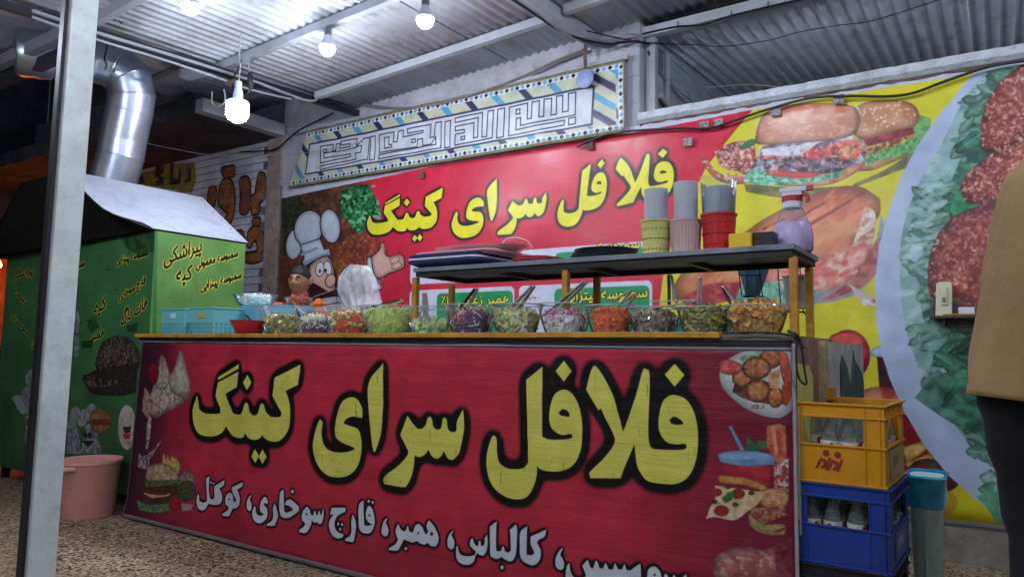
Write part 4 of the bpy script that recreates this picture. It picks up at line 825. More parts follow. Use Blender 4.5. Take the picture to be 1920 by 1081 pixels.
# side wall and rear room behind the low wall
XS = -2.05
sw = MB().box((XS-.2, YW+.2, 0), (XS-.006, 9.5, 3.8)).build('side_wall', mat('pale mortar', (120, 128, 138), .95)); struct(sw)
M_BLK = mat('painted block', (168, 178, 190), .85, var=.12, vs=9, bump=.5, bs=26, dirt=.4, dirtc=(110, 112, 118))
bk = MB().box((-.006, .002, -.096), (0, .388, .096)).build('block', M_BLK, sw, local=True); kk_ = 0
for r in range(6):
    for c in range(12):
        y = YW+.2+c*.39+(.19 if r % 2 else 0); z = 2.66+r*.2
        o = bk if kk_ == 0 else bk.copy()
        if kk_: COL.objects.link(o); o.parent = sw
        o.location = (XS+RNG.uniform(-.002, .002), y, z); kk_ += 1
fb = MB().box((-.045, -.006, -.096), (.045, .02, .096)).build('block', M_BLK, wall, local=True)
for r in range(5):
    o = fb if r == 0 else fb.copy()
    if r: COL.objects.link(o); o.parent = wall
    o.location = (PXR-.05, YW, 2.56+r*.2)
struct(MB().box((XS-.2, 9.5, 0), (6, 9.7, 4.2)).build('rear_wall', M_PLASTER))
# ------------------------------------------------------------------ corrugated roofs
def corr(name, x0, x1, y0, y1, zf, m, pitch=.078, amp=.009, parent=None, ny=2, sub=8):
    nx = max(4, int((x1-x0)/pitch*sub)); b = MB()
    def P(u, v):
        x = x0+(x1-x0)*u; y = y0+(y1-y0)*v; return Vector((x, y, zf(x, y)+amp*(1+cos(2*pi*x/pitch))))
    b.grid(P, nx, ny); o = b.build(name, m, parent, smooth='all', solid=.0012); return o
R1 = thing('corrugated_roof', (0, 0, 0), 'white corrugated sheet roof over the stall, bulbs hung below it', 'roof'); R1['kind'] = 'structure'; del R1['category']
joints = [-6.6, -5.8, -4.97, -4.05, -3.2, -2.4, -1.55, -.7, .15, 1.0, 1.9, 2.8]
for i in range(len(joints)-1):
    x0, x1 = joints[i]+.006, joints[i+1]-.006
    ye = YW+(.12 if joints[i] > -2.5 else .0)
    zo = RNG.uniform(0, .006)+(.3 if x1 < -4.9 else 0)
    corr('roof_sheet', x0, x1, 1.9, ye+RNG.uniform(-.02, .02), lambda x, y, zo=zo: zroof(x, y)+zo, M_ROOF, parent=R1)
    corr('roof_sheet', x0, x1, -2.6, 2.02, lambda x, y, zo=zo: zroof(x, y)+zo+.012, M_ROOF, parent=R1)
R2 = thing('rear_roof', (0, 0, 0), 'grey corrugated roof of the room behind the low wall', 'roof'); R2['kind'] = 'structure'; del R2['category']
def z2(x, y): return 3.405+.055*(y-4.97)
j2 = [XS+.002, -1.1, -.15, .8, 1.75, 2.7, 3.6]
for i in range(6):
    corr('roof_sheet', j2[i]-.02, j2[i+1]+.05, YW+.12, 9.5, lambda x, y, i=i: z2(x, y)-(.004 if i % 2 else 0), M_ROOFD, pitch=.09, amp=.011, parent=R2)
# purlins, beams
def bar(name, p, q, w, h, m, label, cat, group=None, parent=None, up_=Vector((0, 0, 1))):
    p, q = Vector(p), Vector(q); t = (q-p).normalized(); s_ = t.cross(up_).normalized(); u = s_.cross(t)
    pts = [p-s_*w/2-u*h/2, p+s_*w/2-u*h/2, p+s_*w/2+u*h/2, p-s_*w/2+u*h/2]
    b = MB().prism(pts, (0, 0, 0), q-p); o = b.build(name, m, parent, bevel=.002)
    return tag(o, label, cat, group) if not parent else o
PU = 'white steel purlins under the roof'
def purl(y, x0, x1, m, lab): return bar('purlin', (x0, y, zroof(x0, y)-.033), (x1, y, zroof(x1, y)-.033), .05, .06, m, lab, 'roof beam', PU)
purl(3.27, -5.06, 3, M_WPAINT, 'white purlin across the middle of the roof with three bulbs below it')
purl(4.16, -4.84, -2.47, M_WPAINT, 'white purlin nearest the wall, left of the cable beam, rusted at its left end')
purl(4.12, -2.36, 3, M_WPAINT, 'white purlin nearest the wall, right of the cable beam')
purl(2.3, -5.1, 3, M_WPAINT, 'white purlin at the upper left corner beside the empty socket')
purl(.9, -5.1, 3, M_WPAINT, 'white purlin of the open front, above the camera')
purl(-1.2, -5.1, 3, M_WPAINT, 'outermost white purlin, behind the camera')
bar('purlin', (-6.6, 3.5, zroof(-6.5, 3.5)+.26), (-5.1, 3.5, zroof(-5.1, 3.5)+.26), .05, .05, M_WPAINT, 'short brown stained purlin left of the main beam above the duct', 'roof beam', PU)
bar('purlin', (-6.6, 4.3, zroof(-6.5, 4.3)+.26), (-5.0, 4.3, zroof(-5.1, 4.3)+.26), .05, .05, M_WPAINT, 'short white purlin left of the main beam near the pillar', 'roof beam', PU)
mb_ = bar('main_beam', (-5.1, .2, zroof(-5.1, .2)-.03), (-4.92, YW-.01, zroof(-4.92, YW)-.03), .06, .05, M_WPAINT, 'white main beam running from the pole back to the wall on the left', 'roof beam')
bar('dark_rail', (-5.045, .4, zroof(-5.1, .4)-.05), (-4.865, YW-.02, zroof(-4.9, YW)-.055), .03, .06, M_DSTEEL, 'dark steel rail bolted along the left main beam', 'roof beam')
bar('cable_beam', (-2.52, .3, zroof(-2.5, .3)-.05), (-2.42, YW-.01, zroof(-2.4, YW)-.05), .075, .09, M_WPAINT, 'white beam with black and white cables tied along it', 'roof beam')
bar('edge_tube', (-2.12, YW+.06, 3.385), (3, YW+.06, 3.41), .07, .07, M_WPAINT, 'grey painted tube along the edge between the two roofs', 'roof beam')
bar('wall_post', (PXR+.05, YW+.1, 2.776), (PXR+.05, YW+.1, 3.38), .07, .06, M_WPAINT, 'white square post on the low wall beside the calligraphy banner', 'post', up_=Vector((0, 1, 0)))
bar('inner_post', (XS+.03, 5.1, 2.78), (XS+.03, 5.1, 3.35), .03, .03, M_WPAINT, 'thin white post against the block side wall', 'post', up_=Vector((0, 1, 0)))
struct(MB().box((XS, YW+.1, 3.47), (4, YW+.2, 3.62)).build('roof_upstand', M_DSTEEL))
tag(MB().tube([(XS+.03, 4.95, 2.98), (XS+.03, 5.6, 2.83), (XS+.03, 6.4, 2.62)], .022).build('drain_pipe', M_PLASTER, smooth=True), 'grey pipe sloping down the block side wall', 'pipe')
# ------------------------------------------------------------------ left pole
px_ = -2.72
pt = on(160, 500, 0, px_)
def pz(x, y): q = on(x, y, 0, px_); return q
tl, tr_, bl2, br2 = pz(136, 0), pz(187, 0), pz(51, 1081), pz(105, 1081)
def lineat(a, b, z): t = (z-a.z)/(b.z-a.z); return a.y+(b.y-a.y)*t
for z in (0,): pass
ya0, ya1, yb0, yb1 = lineat(bl2, tl, 0), lineat(bl2, tl, 3.2), lineat(br2, tr_, 0), lineat(br2, tr_, 3.2)
po = MB().loft([[Vector((px_, ya0, 0)), Vector((px_, yb0, 0)), Vector((px_-.05, yb0, 0)), Vector((px_-.05, ya0, 0))], [Vector((px_, ya1, 3.2)), Vector((px_, yb1, 3.2)), Vector((px_-.05, yb1, 3.2)), Vector((px_-.05, ya1, 3.2))]])
pr_ = thing('roof_pole', (px_-.05, (ya0+yb0)/2, 0), 'pale grey square steel pole standing in front on the left', 'pole')
po.build('pole_tube', M_POLE, pr_, bevel=.006)
MB().loft([[Vector((px_-.02, ya0-.014, 0)), Vector((px_-.02, ya0-.001, 0)), Vector((px_-.05, ya0-.001, 0)), Vector((px_-.05, ya0-.014, 0))], [Vector((px_-.02, ya1-.014, 3.2)), Vector((px_-.02, ya1-.001, 3.2)), Vector((px_-.05, ya1-.001, 3.2)), Vector((px_-.05, ya1-.014, 3.2))]]).build('shaded_face_strip', M_DSTEEL, pr_)  # dark strip put on the pole's front face in place of its shade
# ------------------------------------------------------------------ bulbs
def bulb(p, r, zt, label, lit=M_BULB, grp='white LED bulbs hanging from the purlins'):
    t = thing('hanging_bulb', p, label, 'light bulb', grp)
    prof = [(0.0005, -r), (r*.5, -r*.87), (r*.87, -r*.5), (r, 0), (r*.985, r*.2)]
    if lit: MB().lathe(prof, 20).build('globe', lit, t, smooth=True, local=True)
    MB().lathe([(r*.985, r*.2), (r*1.0, r*.22), (r*.93, r*.5), (r*.72, r*.95), (r*.55, r*1.3), (r*.5, r*1.5), (r*.42, r*1.75)], 20).build('lamp_base', M_WHITE, t, smooth=True, local=True)
    MB().lathe([(r*.42, r*1.7), (r*.46, r*1.75), (r*.46, r*2.7), (r*.3, r*3.0), (.0005, r*3.05)], 14).build('socket', M_SOCK, t, smooth=True, local=True)
    z0 = r*3; MB().tube([(0, 0, z0), (.012, 0, z0+.02), (-.01, .01, (z0+zt-p[2])/2), (.0, 0, zt-p[2])], .004, 6).build('wire', M_CABLE, t, local=True)
    return t
def bp_(x, y, Y): q = on(x, y, 1, Y); return (q.x, q.y, q.z)
RB = .052
b2 = bp_(614, 91, 3.26); bulb(b2, RB, zroof(b2[0], 3.26)-.06, 'lit white bulb in the middle of the ceiling, left of the highest bulb')
b3 = bp_(797, 38, 3.26); bulb(b3, RB, zroof(b3[0], 3.26)-.02, 'lit white bulb nearest the cable beam at the top of the picture')
b1 = bp_(357, 13, 2.5); bulb(b1, RB, zroof(b1[0], 2.5), 'lit white bulb at the top edge above the silver duct', M_BULB2)
bulb((-1.3, 3.26, 3.14), RB, zroof(-1.3, 3.26)-.06, 'lit white bulb over the right half of the counter')
bulb((.5, 3.26, 3.2), RB, zroof(.5, 3.26)-.06, 'lit white bulb over the man in the tan shirt')
for bx, by, bl2_ in ((-1.6, .9, 'lit white bulb above the camera on the front purlin'), (-4.1, .9, 'lit white bulb on the front purlin toward the pole'), (.6, .9, 'lit white bulb at the right end of the front purlin'), (-1.2, -1.2, 'lit white bulb on the outer purlin behind the camera')):
    bulb((bx, by, 2.68), RB, zroof(bx, by)-.06, bl2_, M_FILLBULB)  # bulbs added out of view, as fill for the counter and cabinet fronts
bulb((1.7, 6.3, 2.95), RB, z2(1.7, 6.3), 'lit white bulb in the room behind the low wall')
q = bp_(445, 207, 3.0); t = thing('large_bulb', q, 'large cylindrical lit bulb hanging lower than the others near the pillar', 'light bulb')
rb = .074; MB().lathe([(.0005, -.085), (.03, -.08), (.058, -.062), (rb, -.035), (rb, .05)], 28).build('globe', M_BULB2, t, smooth=True, local=True)
MB().lathe([(rb, .05), (rb*1.02, .052), (rb*.9, .066), (.034, .08), (.032, .12), (.024, .15), (.022, .2), (.0005, .205)], 16).build('socket', M_WHITE, t, smooth=True, local=True)
MB().tube([(0, 0, .2), (.01, 0, .3), (-.01, 0, .42), (0, 0, zroof(q[0], 3.0)-.03-q[2])], .004, 6).build('wire', M_WCABLE, t, local=True)
q = bp_(222, 34, 2.45); t = thing('empty_socket', q, 'empty grey lamp socket dangling at the upper left', 'lamp socket')
MB().lathe([(.024, -.03), (.028, -.03), (.029, .015), (.02, .032), (.0005, .036)], 16).build('shell', M_SOCK, t, smooth=True, local=True)
MB().lathe([(.0005, -.022), (.022, -.022)], 16).build('contact', M_BLACK, t, local=True)
MB().tube([(0, 0, .03), (0.004, 0, .07), (0, 0, max(.09, zroof(q[0], q[1])-q[2]))], .003, 6).build('wire', M_CABLE, t, local=True)
# warm lamp far left behind the cabinet (its glow is in the picture)
q = (-10.2, 3.9, 2.05); t = thing('warm_bulb', q, 'small warm orange bulb glowing at the far left behind the cabinet', 'light bulb')
MB().lathe([(.0005, -.05), (.04, -.025), (.045, 0), (.02, .05)], 14).build('globe', mat('warm bulb', (255, 120, 30), .3, var=0, emis=110), t, smooth=True, local=True)
MB().lathe([(.02, .05), (.02, .1), (.0005, .1)], 10).build('socket', M_SOCK, t, local=True); MB().tube([(0, 0, .1), (0, 0, slabz-q[2])], .004, 6).build('wire', M_CABLE, t, local=True)
# ------------------------------------------------------------------ cables
def cable(pts, r, m, label, n=7, cat='cable', grp=None, name='cable'):
    o = MB().tube(spline(pts, n), r, 6).build(name, m, smooth=True); return tag(o, label, cat, grp)
O = on
_c = lambda pts: [O(x, y, 0, -4.80) for x, y in pts]
cable(_c([(60, 20), (120, 40), (187, 63), (290, 94), (387, 124), (480, 154), (560, 184), (588, 189), (597, 180)]), .012, M_WCABLE, 'thick white conduit slung along the left main beam')
cable(_c([(80, 20), (187, 55), (300, 92), (400, 122), (470, 152), (530, 178), (590, 186), (640, 195)]), .007, M_CABLE, 'black cable drooping beside the white conduit')
cable(_c([(60, 32), (187, 76), (300, 110), (400, 143), (470, 168), (545, 186)]), .009, M_WCABLE, 'second white conduit, lowest under the left main beam')
tj = thing('junction_box', bp_(363, 136, 3.3), 'white plastic junction box taped under the left main beam', 'junction box')
MB().box((-.12, -.05, -.03), (.12, .05, .03)).build('box_body', M_WHITE, tj, local=True, bevel=.006); MB().box((-.11, -.045, -.036), (.11, .045, -.0305)).build('lid', M_WHITE, tj, local=True)
YB = YW-.07
cable([O(450, 285, 1, YB), O(490, 283, 1, YB), O(520, 278, 1, YB), O(560, 245, 1, YB), O(625, 212, 1, YB)], .008, M_CABLE, 'grey cable climbing from the pillar to the roof corner')
cable([O(270, 268, 1, 3.6), O(330, 280, 1, 3.8), O(400, 291, 1, 4.1), O(500, 291, 1, 4.4), O(600, 283, 1, YW-.12), O(680, 266, 1, YW-.12)], .0028, M_WCABLE, 'thin white wire strung from the duct across to the banner')
cable([O(0, 98, 1, 2.3), O(55, 72, 1, 2.35), O(125, 40, 1, 2.4)], .011, M_WCABLE, 'pale tied rope reaching from the left edge to the beam bracket')
cable([O(672, 196, 1, YW-.02), O(740, 203, 1, YB), O(800, 199, 1, YB), O(880, 180, 1, YB), O(970, 148, 1, YB), O(1040, 116, 1, YB), O(1095, 94, 1, YB)], .013, mat('brown conduit', (130, 116, 112), .6), 'brownish hose sagging along the top of the calligraphy banner')
q1 = [(-2.5, 1.0, 3.17), (-2.47, 2.5, 3.21), (-2.43, 3.6, 3.25), (-2.42, 4.2, 3.27)]
cable(q1+[O(1130, 82, 1, 4.5), O(1165, 80, 1, 4.6), O(1200, 78, 1, YW-.02), O(1230, 88, 1, YW+.15)], .009, M_CABLE, 'black cable tied under the cable beam and over to the white post')
cable([(-2.47, 1.0, 3.19), (-2.44, 3.6, 3.27), (-2.4, 4.3, 3.27), O(1140, 88, 1, 4.6), O(1180, 66, 1, YW-.03), O(1205, 76, 1, YW-.03)], .013, M_WCABLE, 'thick white cable bundle bending round the roof corner', grp='white cables at the roof corner')
cable([O(1095, 72, 1, 4.4), O(1135, 78, 1, 4.55), O(1170, 70, 1, YW-.05), O(1195, 68, 1, YW-.05)], .013, M_WCABLE, 'short white cable loop left of the white post', grp='white cables at the roof corner')
cable([O(1100, 58, 1, 4.3), O(1160, 72, 1, 4.5), O(1210, 80, 1, YW-.04), O(1245, 82, 1, 4.9)], .005, M_CABLE, 'thin black wire from the beam clamp to the side wall')
yt = YW+.02
cable([O(x, y, 1, yt) for x, y in ((1205,64), (1235,57), (1272,50), (1320,46), (1370,30), (1440,13), (1520,-4), (1640,-30))], .007, M_CABLE, 'black cable clipped under the grey edge tube')
for (x, y), w_ in zip(((1271,50), (1371,30), (1440,12)), ('leftmost', 'middle', 'rightmost')): tag(MB().tube([O(x, y, 1, yt-.005), O(x, y-9, 1, yt-.005)], .004, 5).build('cable_tie', M_BLACK), w_+' of three black cable ties holding the wire to the edge tube', 'cable tie', 'cable ties on the edge tube')
yw_ = YW-.06
cable([O(x, y, 1, yw_) for x, y in ((1082,276), (1110,262), (1160,248), (1260,241), (1330,240), (1380,225), (1440,205), (1520,184), (1600,180), (1660,181), (1710,175), (1760,157), (1805,141), (1860,124), (1935,112))], .0085, M_CABLE, 'thick black cable sagging along the top of the food banner')
cable([O(x, y, 1, 5.2) for x, y in ((1200,128), (1260,148), (1290,160), (1325,164), (1400,159), (1500,165), (1600,158))], .0035, M_WCABLE, 'thin pale wire sagging across the gap above the low wall')
cable([O(x, y, 1, 5.0) for x, y in ((1230,82), (1300,84), (1360,87), (1440,76), (1500,60), (1570,48), (1640,38), (1760,0))], .0035, M_CABLE, 'thin dark wire across the rear roof')
cable([O(x, y, 0, XS+.02) for x, y in ((1215,95), (1225,130), (1222,160), (1230,190), (1228,222))], .006, M_CABLE, 'black wire hanging down the block side wall')
cable([O(x, y, 0, XS+.02) for x, y in ((1218,98), (1245,145), (1270,175), (1300,207))], .008, M_WCABLE, 'pale cable slanting down the block side wall')
cable([(-4.6, 3.32, 3.22), (-4.42, 3.3, 3.24), (-4.3, 3.3, 3.26), (-4.15, 3.3, 3.26)], .006, M_WCABLE, 'white flex drooping beside the middle purlin')
# connectors dangling by the large bulb
tc_ = thing('dangling_connector', bp_(450, 120, 3.2), 'black plug and socket ends hanging in a loop over the large bulb', 'connector')
def cq(x, y): return O(x, y, 1, 3.2)
MB().tube(spline([cq(452, 112), cq(447, 130), cq(436, 150), cq(440, 172), cq(456, 180), cq(468, 170), cq(470, 158)], 6), .006, 6).build('loop_wire', M_CABLE, tc_, smooth=True)
MB().tube([cq(449, 120), cq(450, 135), cq(449, 152)], .005, 6).build('drop_wire', M_CABLE, tc_)
MB().tube([cq(449, 152), cq(449, 156), cq(449, 168)], .02, 8, rs=[.008, .019, .02]).build('plug', M_BLACK, tc_, smooth=True)
MB().tube([cq(466, 112), cq(467, 128), cq(468, 138)], .004, 6).build('drop_wire', M_WCABLE, tc_)
MB().tube([cq(468, 136), cq(469, 143), cq(470, 158), cq(469, 168)], .02, 8, rs=[.008, .022, .022, .01]).build('line_socket', M_BLACK, tc_, smooth=True)
MB().box(tuple(cq(434, 158)-Vector((.05, .02, 0))), tuple(cq(442, 150)+Vector((.02, .02, 0)))).build('terminal', mat('brown terminal', (90, 74, 66), .6), tc_)
th_ = MB().tube(spline([O(398, 172, 1, 3.3), O(398, 192, 1, 3.3), O(408, 200, 1, 3.3), O(422, 190, 1, 3.3), O(420, 168, 1, 3.3)], 6), .006, 6).build('wire_hook', M_WCABLE, smooth=True); tag(th_, 'bent white wire hook left of the large bulb', 'hook')
# blue disc hanging on a strap before the calligraphy banner
q = O(1097, 148, 1, YCB-.06); t = thing('hanging_disc', q, 'round pale blue disc hanging on a rusty strap over the calligraphy banner', 'disc')
RX = Matrix.Rotation(radians(90), 4, 'X')
MB().lathe([(.0005, .012), (.06, .012), (.068, .006), (.068, -.006), (.06, -.012), (.0005, -.012)], 30, RX).build('disc_body', mat('pale blue plastic', (140, 156, 200), .4), t, smooth=True, local=True)
MB().lathe([(.03, .0125), (.034, .0155), (.038, .0125)], 26, RX).build('ring', mat('pale blue ring', (166, 180, 214), .4), t, smooth=True, local=True)
MB().prism([Vector((-.008, 0, .06)), Vector((.008, 0, .06)), Vector((.016, 0, .13)), Vector((.01, 0, .2)), Vector((.02, 0, .26)), Vector((-.012, 0, .26)), Vector((-.014, 0, .15))], (0, -.004, 0), (0, .004, 0)).build('strap', M_RUST, t, local=True)
# ------------------------------------------------------------------ banners on the wall
def hang(name, cv, img, y, amp, seed, label, shape=None, thick=True, nu=110, nv=26, rough=.3, wr=.3, ws=(2.5, 5), group=None):
    b = MB(); r = random.Random(seed); f = [(r.uniform(2, 14), r.uniform(1, 5), r.uniform(0, 6), r.uniform(.3, 1)) for _ in range(7)]
    def P(u, v):
        x = cv.a0+(cv.a1-cv.a0)*u; z = cv.z0+(cv.z1-cv.z0)*v
        if shape: x, z = shape(u, v, x, z)
        d = sum(a*sin(p*u*2*pi+q*v*2+s_) for p, q, s_, a in f)/7
        return Vector((x, y+amp*d, z))
    b.grid(P, nu, nv)
    dx, dz = cv.a1-cv.a0, cv.z1-cv.z0
    uv = [(i/nu, j/nv) for j in range(nv+1) for i in range(nu+1)]
    it = iter(uv); o = b.build(name, print_mat(name+' print', img, rough=rough, wr=wr, ws=ws), None, smooth='all', uvf=lambda v: next(it), solid=.0012)
    return tag(o, label, 'banner', group)
def shB(u, v, x, z):
    if u < .06: z = min(z, 2.69-(.06-u)*1.2)
    return x, z
hang('food_banner', B, IMG_B, YW-.022, .011, 3, 'huge red and yellow food banner with a printed cook and burgers on the wall', wr=.35, ws=(1.6, 3))
def shC(u, v, x, z):
    lx = (on(580, 245, 1, YCB).x-C.a0); x = max(x, C.a0+lx*v*.95) if u < .08 else x
    return x, z
hang('calligraphy_banner', C, IMG_C, YCB, .016, 5, 'cream and blue banner of square Arabic calligraphy above the food banner', shape=shC, nv=10, wr=.3)
tag(MB().box((C.a0+.1, YCB+.004, ZC1-.004), (C.a1+.02, YCB+.03, ZC1+.03)).build('batten', M_WPAINT), 'white wooden batten along the top of the calligraphy banner', 'batten')
for x, y, n_ in ((1321,235,0), (1348,230,1), (1455,209,2), (1573,186,3), (790,328,4), (645,352,5), (1105,273,6), (660,228,7), (808,195,8), (1290,266,9)):
    q = O(x, y, 1, YW-.05); w = .03; b = MB().prism([q+Vector((-w, 0, -.025)), q+Vector((w, 0, -.03)), q+Vector((w*.9, 0, .028)), q+Vector((-w*1.1, 0, .024))], (0, -.003, 0), (0, .003, 0))
    tag(b.build('tape_patch', mat('crinkled clear tape', (150, 152, 150), .2, var=.4, vs=60, bump=1, bs=90) if n_ < 4 or n_ > 8 else M_RUST), ('crinkled clear tape patch' if n_ < 4 or n_ > 8 else 'small rusty fixing plate')+' holding a banner edge, '+('left of a pair over the red corner', 'right of a pair over the red corner', 'above the left end of the big burger', 'above the top of the big burger', 'below the middle of the calligraphy', 'at the lower left of the calligraphy', 'below the right end of the calligraphy', 'at the upper left of the calligraphy', 'on the top edge of the calligraphy', 'on the red field beside the lettering')[n_], 'fixing')
# ------------------------------------------------------------------ green cabinet with hood and duct
def uvplane(cv):
    if cv.ax == 1: return lambda v: ((v[0]-cv.a0)/(cv.a1-cv.a0), (v[2]-cv.z0)/(cv.z1-cv.z0))
    return lambda v: ((v[1]-cv.a0)/(cv.a1-cv.a0), (v[2]-cv.z0)/(cv.z1-cv.z0))
XL_, YBK, ZT_ = -6.93, 3.43, 1.865
cab = thing('fritter_cabinet', (-5.8, 3.0, 0), 'tall green painted cabinet with black and yellow lettering and a white hood', 'cabinet')
MB().box((XL_, YD+.006, .10), (XE-.006, YBK, ZT_-.004)).build('cabinet_body', M_GREEN, cab)
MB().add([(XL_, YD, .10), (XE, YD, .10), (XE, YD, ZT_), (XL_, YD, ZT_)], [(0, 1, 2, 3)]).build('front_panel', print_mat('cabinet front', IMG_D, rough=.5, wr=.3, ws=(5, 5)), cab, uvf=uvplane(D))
MB().add([(XE, YD, .10), (XE, YBK, .10), (XE, YBK, ZT_), (XE, YD, ZT_)], [(0, 1, 2, 3)]).build('side_panel', print_mat('cabinet side', IMG_E, rough=.45, wr=.3, ws=(5, 5)), cab, uvf=uvplane(E_))
for x in (XL_+.1, XE-.1):
    for y in (YD+.06, YBK-.06): MB().box((x-.025, y-.025, 0), (x+.025, y+.025, .10)).build('leg', M_DKB, cab)
hs = (2.32-ZT_)/(5.35-4.72)
HT = 2.29; xr = -5.335; yf = 2.43; xl2 = -6.06
def wav(a, b, n, amp, sd, ax=Vector((0, 0, 1))):
    r = random.Random(sd); a, b = Vector(a), Vector(b); return [a.lerp(b, i/n)+ax*(0 if i in (0, n) else r.uniform(-amp, amp)) for i in range(n+1)]
hd = MB(); n = 12
lowe = [Vector((XE+.004, YD-.012, ZT_+.012)).lerp(Vector((XE+.004, YBK+.02, ZT_+.012)), i/n) for i in range(n+1)]
_k = [Vector((XE+.004, YD-.02, ZT_+.012)), Vector((-4.775, 2.66, 1.915)), Vector((-4.80, 2.54, 1.935)), Vector((-4.90, 2.46, 1.99)), Vector((-5.08, 2.425, 2.115)), Vector((-5.2, 2.425, 2.2)), Vector((xr, yf, HT))]
front = spline(_k, 2)
back = [Vector((XE+.004, YBK+.02, ZT_+.012)).lerp(Vector((xr, YBK+.02, HT)), i/n) for i in range(n+1)]
vs = []
for i in range(n+1): vs += [front[i].lerp(back[i], j/6) for j in range(7)]
hd.add(vs, [(i*7+j, i*7+j+1, (i+1)*7+j+1, (i+1)*7+j) for i in range(n) for j in range(6)])
hd.build('hood_side', M_WHITE, cab, solid=.004)
M_SOOTIN = mat('sooty steel', (22, 22, 27), .7, metal=.3, var=.4, vs=6)
MB().add([(xr, yf, HT), (xr, YBK+.02, HT), (xl2, YBK+.02, HT), (xl2, yf, HT)], [(0, 1, 2, 3)]).build('hood_top', M_SOOTIN, cab, solid=.004)
MB().add([(XL_-.12, YD-.15, ZT_-.06), (XL_-.12, YBK+.02, ZT_-.04), (xl2, YBK+.02, HT), (xl2, yf, HT)], [(0, 1, 2, 3)]).build('hood_side', M_SOOTIN, cab, solid=.004)
MB().add([(XL_-.12, YBK+.02, ZT_-.04), (XE, YBK+.02, ZT_+.01), (xr, YBK+.02, HT), (xl2, YBK+.02, HT)], [(0, 1, 2, 3)]).build('hood_back', M_SOOTIN, cab, solid=.004)
fr = MB(); _f = [p-Vector((.004, 0, .004)) for p in front]; _n = len(_f); _b = [Vector((XE-.01+(XL_-.1-XE)*i/(_n-1), YD-.02-.1*(i/(_n-1))**3, ZT_+.006-.06*(i/(_n-1))**2)) for i in range(_n)]; _t = [Vector((XE, YD-.02, ZT_+.01)).lerp(_f[i], 1) for i in range(_n)]
fr.add([_f[i] for i in range(_n)]+[_b[-1], Vector((xl2, yf, HT))]+[_b[0]], [(0, _n+2, 1)]+[(i, _n+2, i+1) for i in range(1, _n-1)]+[(_n-1, _n+2, _n), (_n-1, _n, _n+1)])
fr.build('hood_front', M_SOOT, cab, solid=.004)
for x, y in ((.25, .12), (.45, .35), (.62, .5), (.8, .7), (.9, .85)):
    p = lowe[-1].lerp(back[-1], x)+Vector((.003, -.05, .004)); MB().lathe([(.006, 0), (.0005, .004)], 8, Matrix.Translation(p)).build('rivet', M_DSTEEL, cab)
# duct: riveted galvanised segments
dk = thing('smoke_duct', (-5.9, 3.15, HT), 'silver galvanised smoke duct rising from the hood and bending left', 'duct')
def dp(x, y, d): 
    v = fw+rt*((x-CX)/FPX)-up*((y-CY)/FPX); return Vector((0, 0, EYE))+v*d
path = [dp(*q) for q in ((209, 350, 5.66), (226, 292, 5.66), (231, 262, 5.66), (243, 208, 5.65), (247, 178, 5.64), (240, 146, 5.62), (215, 124, 5.58), (178, 114, 5.5), (150, 112, 5.44), (102, 106, 5.34))]
rd = .166
for i in range(len(path)-1):
    a, b = path[i], path[i+1]; pa = path[i-1] if i else a-(b-a); pb = path[i+2] if i+2 < len(path) else b+(b-a)
    # mitred segment
    n1 = ((a-pa).normalized()+(b-a).normalized()).normalized(); n2 = ((b-a).normalized()+(pb-b).normalized()).normalized(); t = (b-a).normalized()
    e1 = t.cross(Vector((0, 1, 0))).normalized(); e2 = t.cross(e1); N_ = 40; r1 = []; r2 = []
    for k in range(N_):
        w = e1*cos(2*pi*k/N_)+e2*sin(2*pi*k/N_); w = w*rd
        r1.append(a+w-t*(w.dot(n1)/t.dot(n1))); r2.append(b+w-t*(w.dot(n2)/t.dot(n2)))
    MB().loft([r1, r2], cap=(i == len(path)-2)).build('duct_segment', M_GALV, dk, smooth=True)
    if i in (1, 3, 4, 5, 6, 8):
        MB().loft([[p+(p-a)*.018-t*.006 for p in r1], [p+(p-a)*.03 for p in r1], [p+(p-a)*.018+t*.006 for p in r1]], cap=False).build('seam_bead', M_GALV, dk, smooth=True)
t = (path[-1]-path[-2]).normalized(); e1 = t.cross(Vector((0, 0, 1))).normalized(); e2 = t.cross(e1)
MB().loft([[path[-1]+t*s_+(e1*cos(2*pi*k/40)+e2*sin(2*pi*k/40))*r_ for k in range(40)] for s_, r_ in ((0, .155), (.03, .172), (.1, .176), (.13, .168), (.2, .172), (.24, .155))]).build('duct_collar', M_GALV, dk, smooth=True)
tag(MB().tube(spline([dp(205, 60, 5.2), dp(199, 95, 5.25), dp(196, 110, 5.3), dp(200, 122, 5.32), dp(196, 130, 5.32)], 5), .006, 6).build('hanger_wire', M_CABLE), 'dark wire hook holding up the silver duct', 'hook')
tag(MB().box(tuple(dp(98, 14, 4.9)), tuple(dp(98, 14, 4.9)+Vector((.14, .14, -.16)))).build('beam_bracket', M_WPAINT, bevel=.01), 'whitish steel bracket box where the left beam meets the pole', 'bracket')
for i, (y, z) in enumerate(((2.2, 3.1), (2.28, 3.02))):
    tag(MB().box((-11.2, y, z), (-4.98, y+.06, z+.08)).build('front_beam', M_WPAINT if i == 0 else M_CDARK), ('pale steel beam running out of the picture at the upper left', 'dark beam under the pale one at the upper left')[i], 'roof beam')
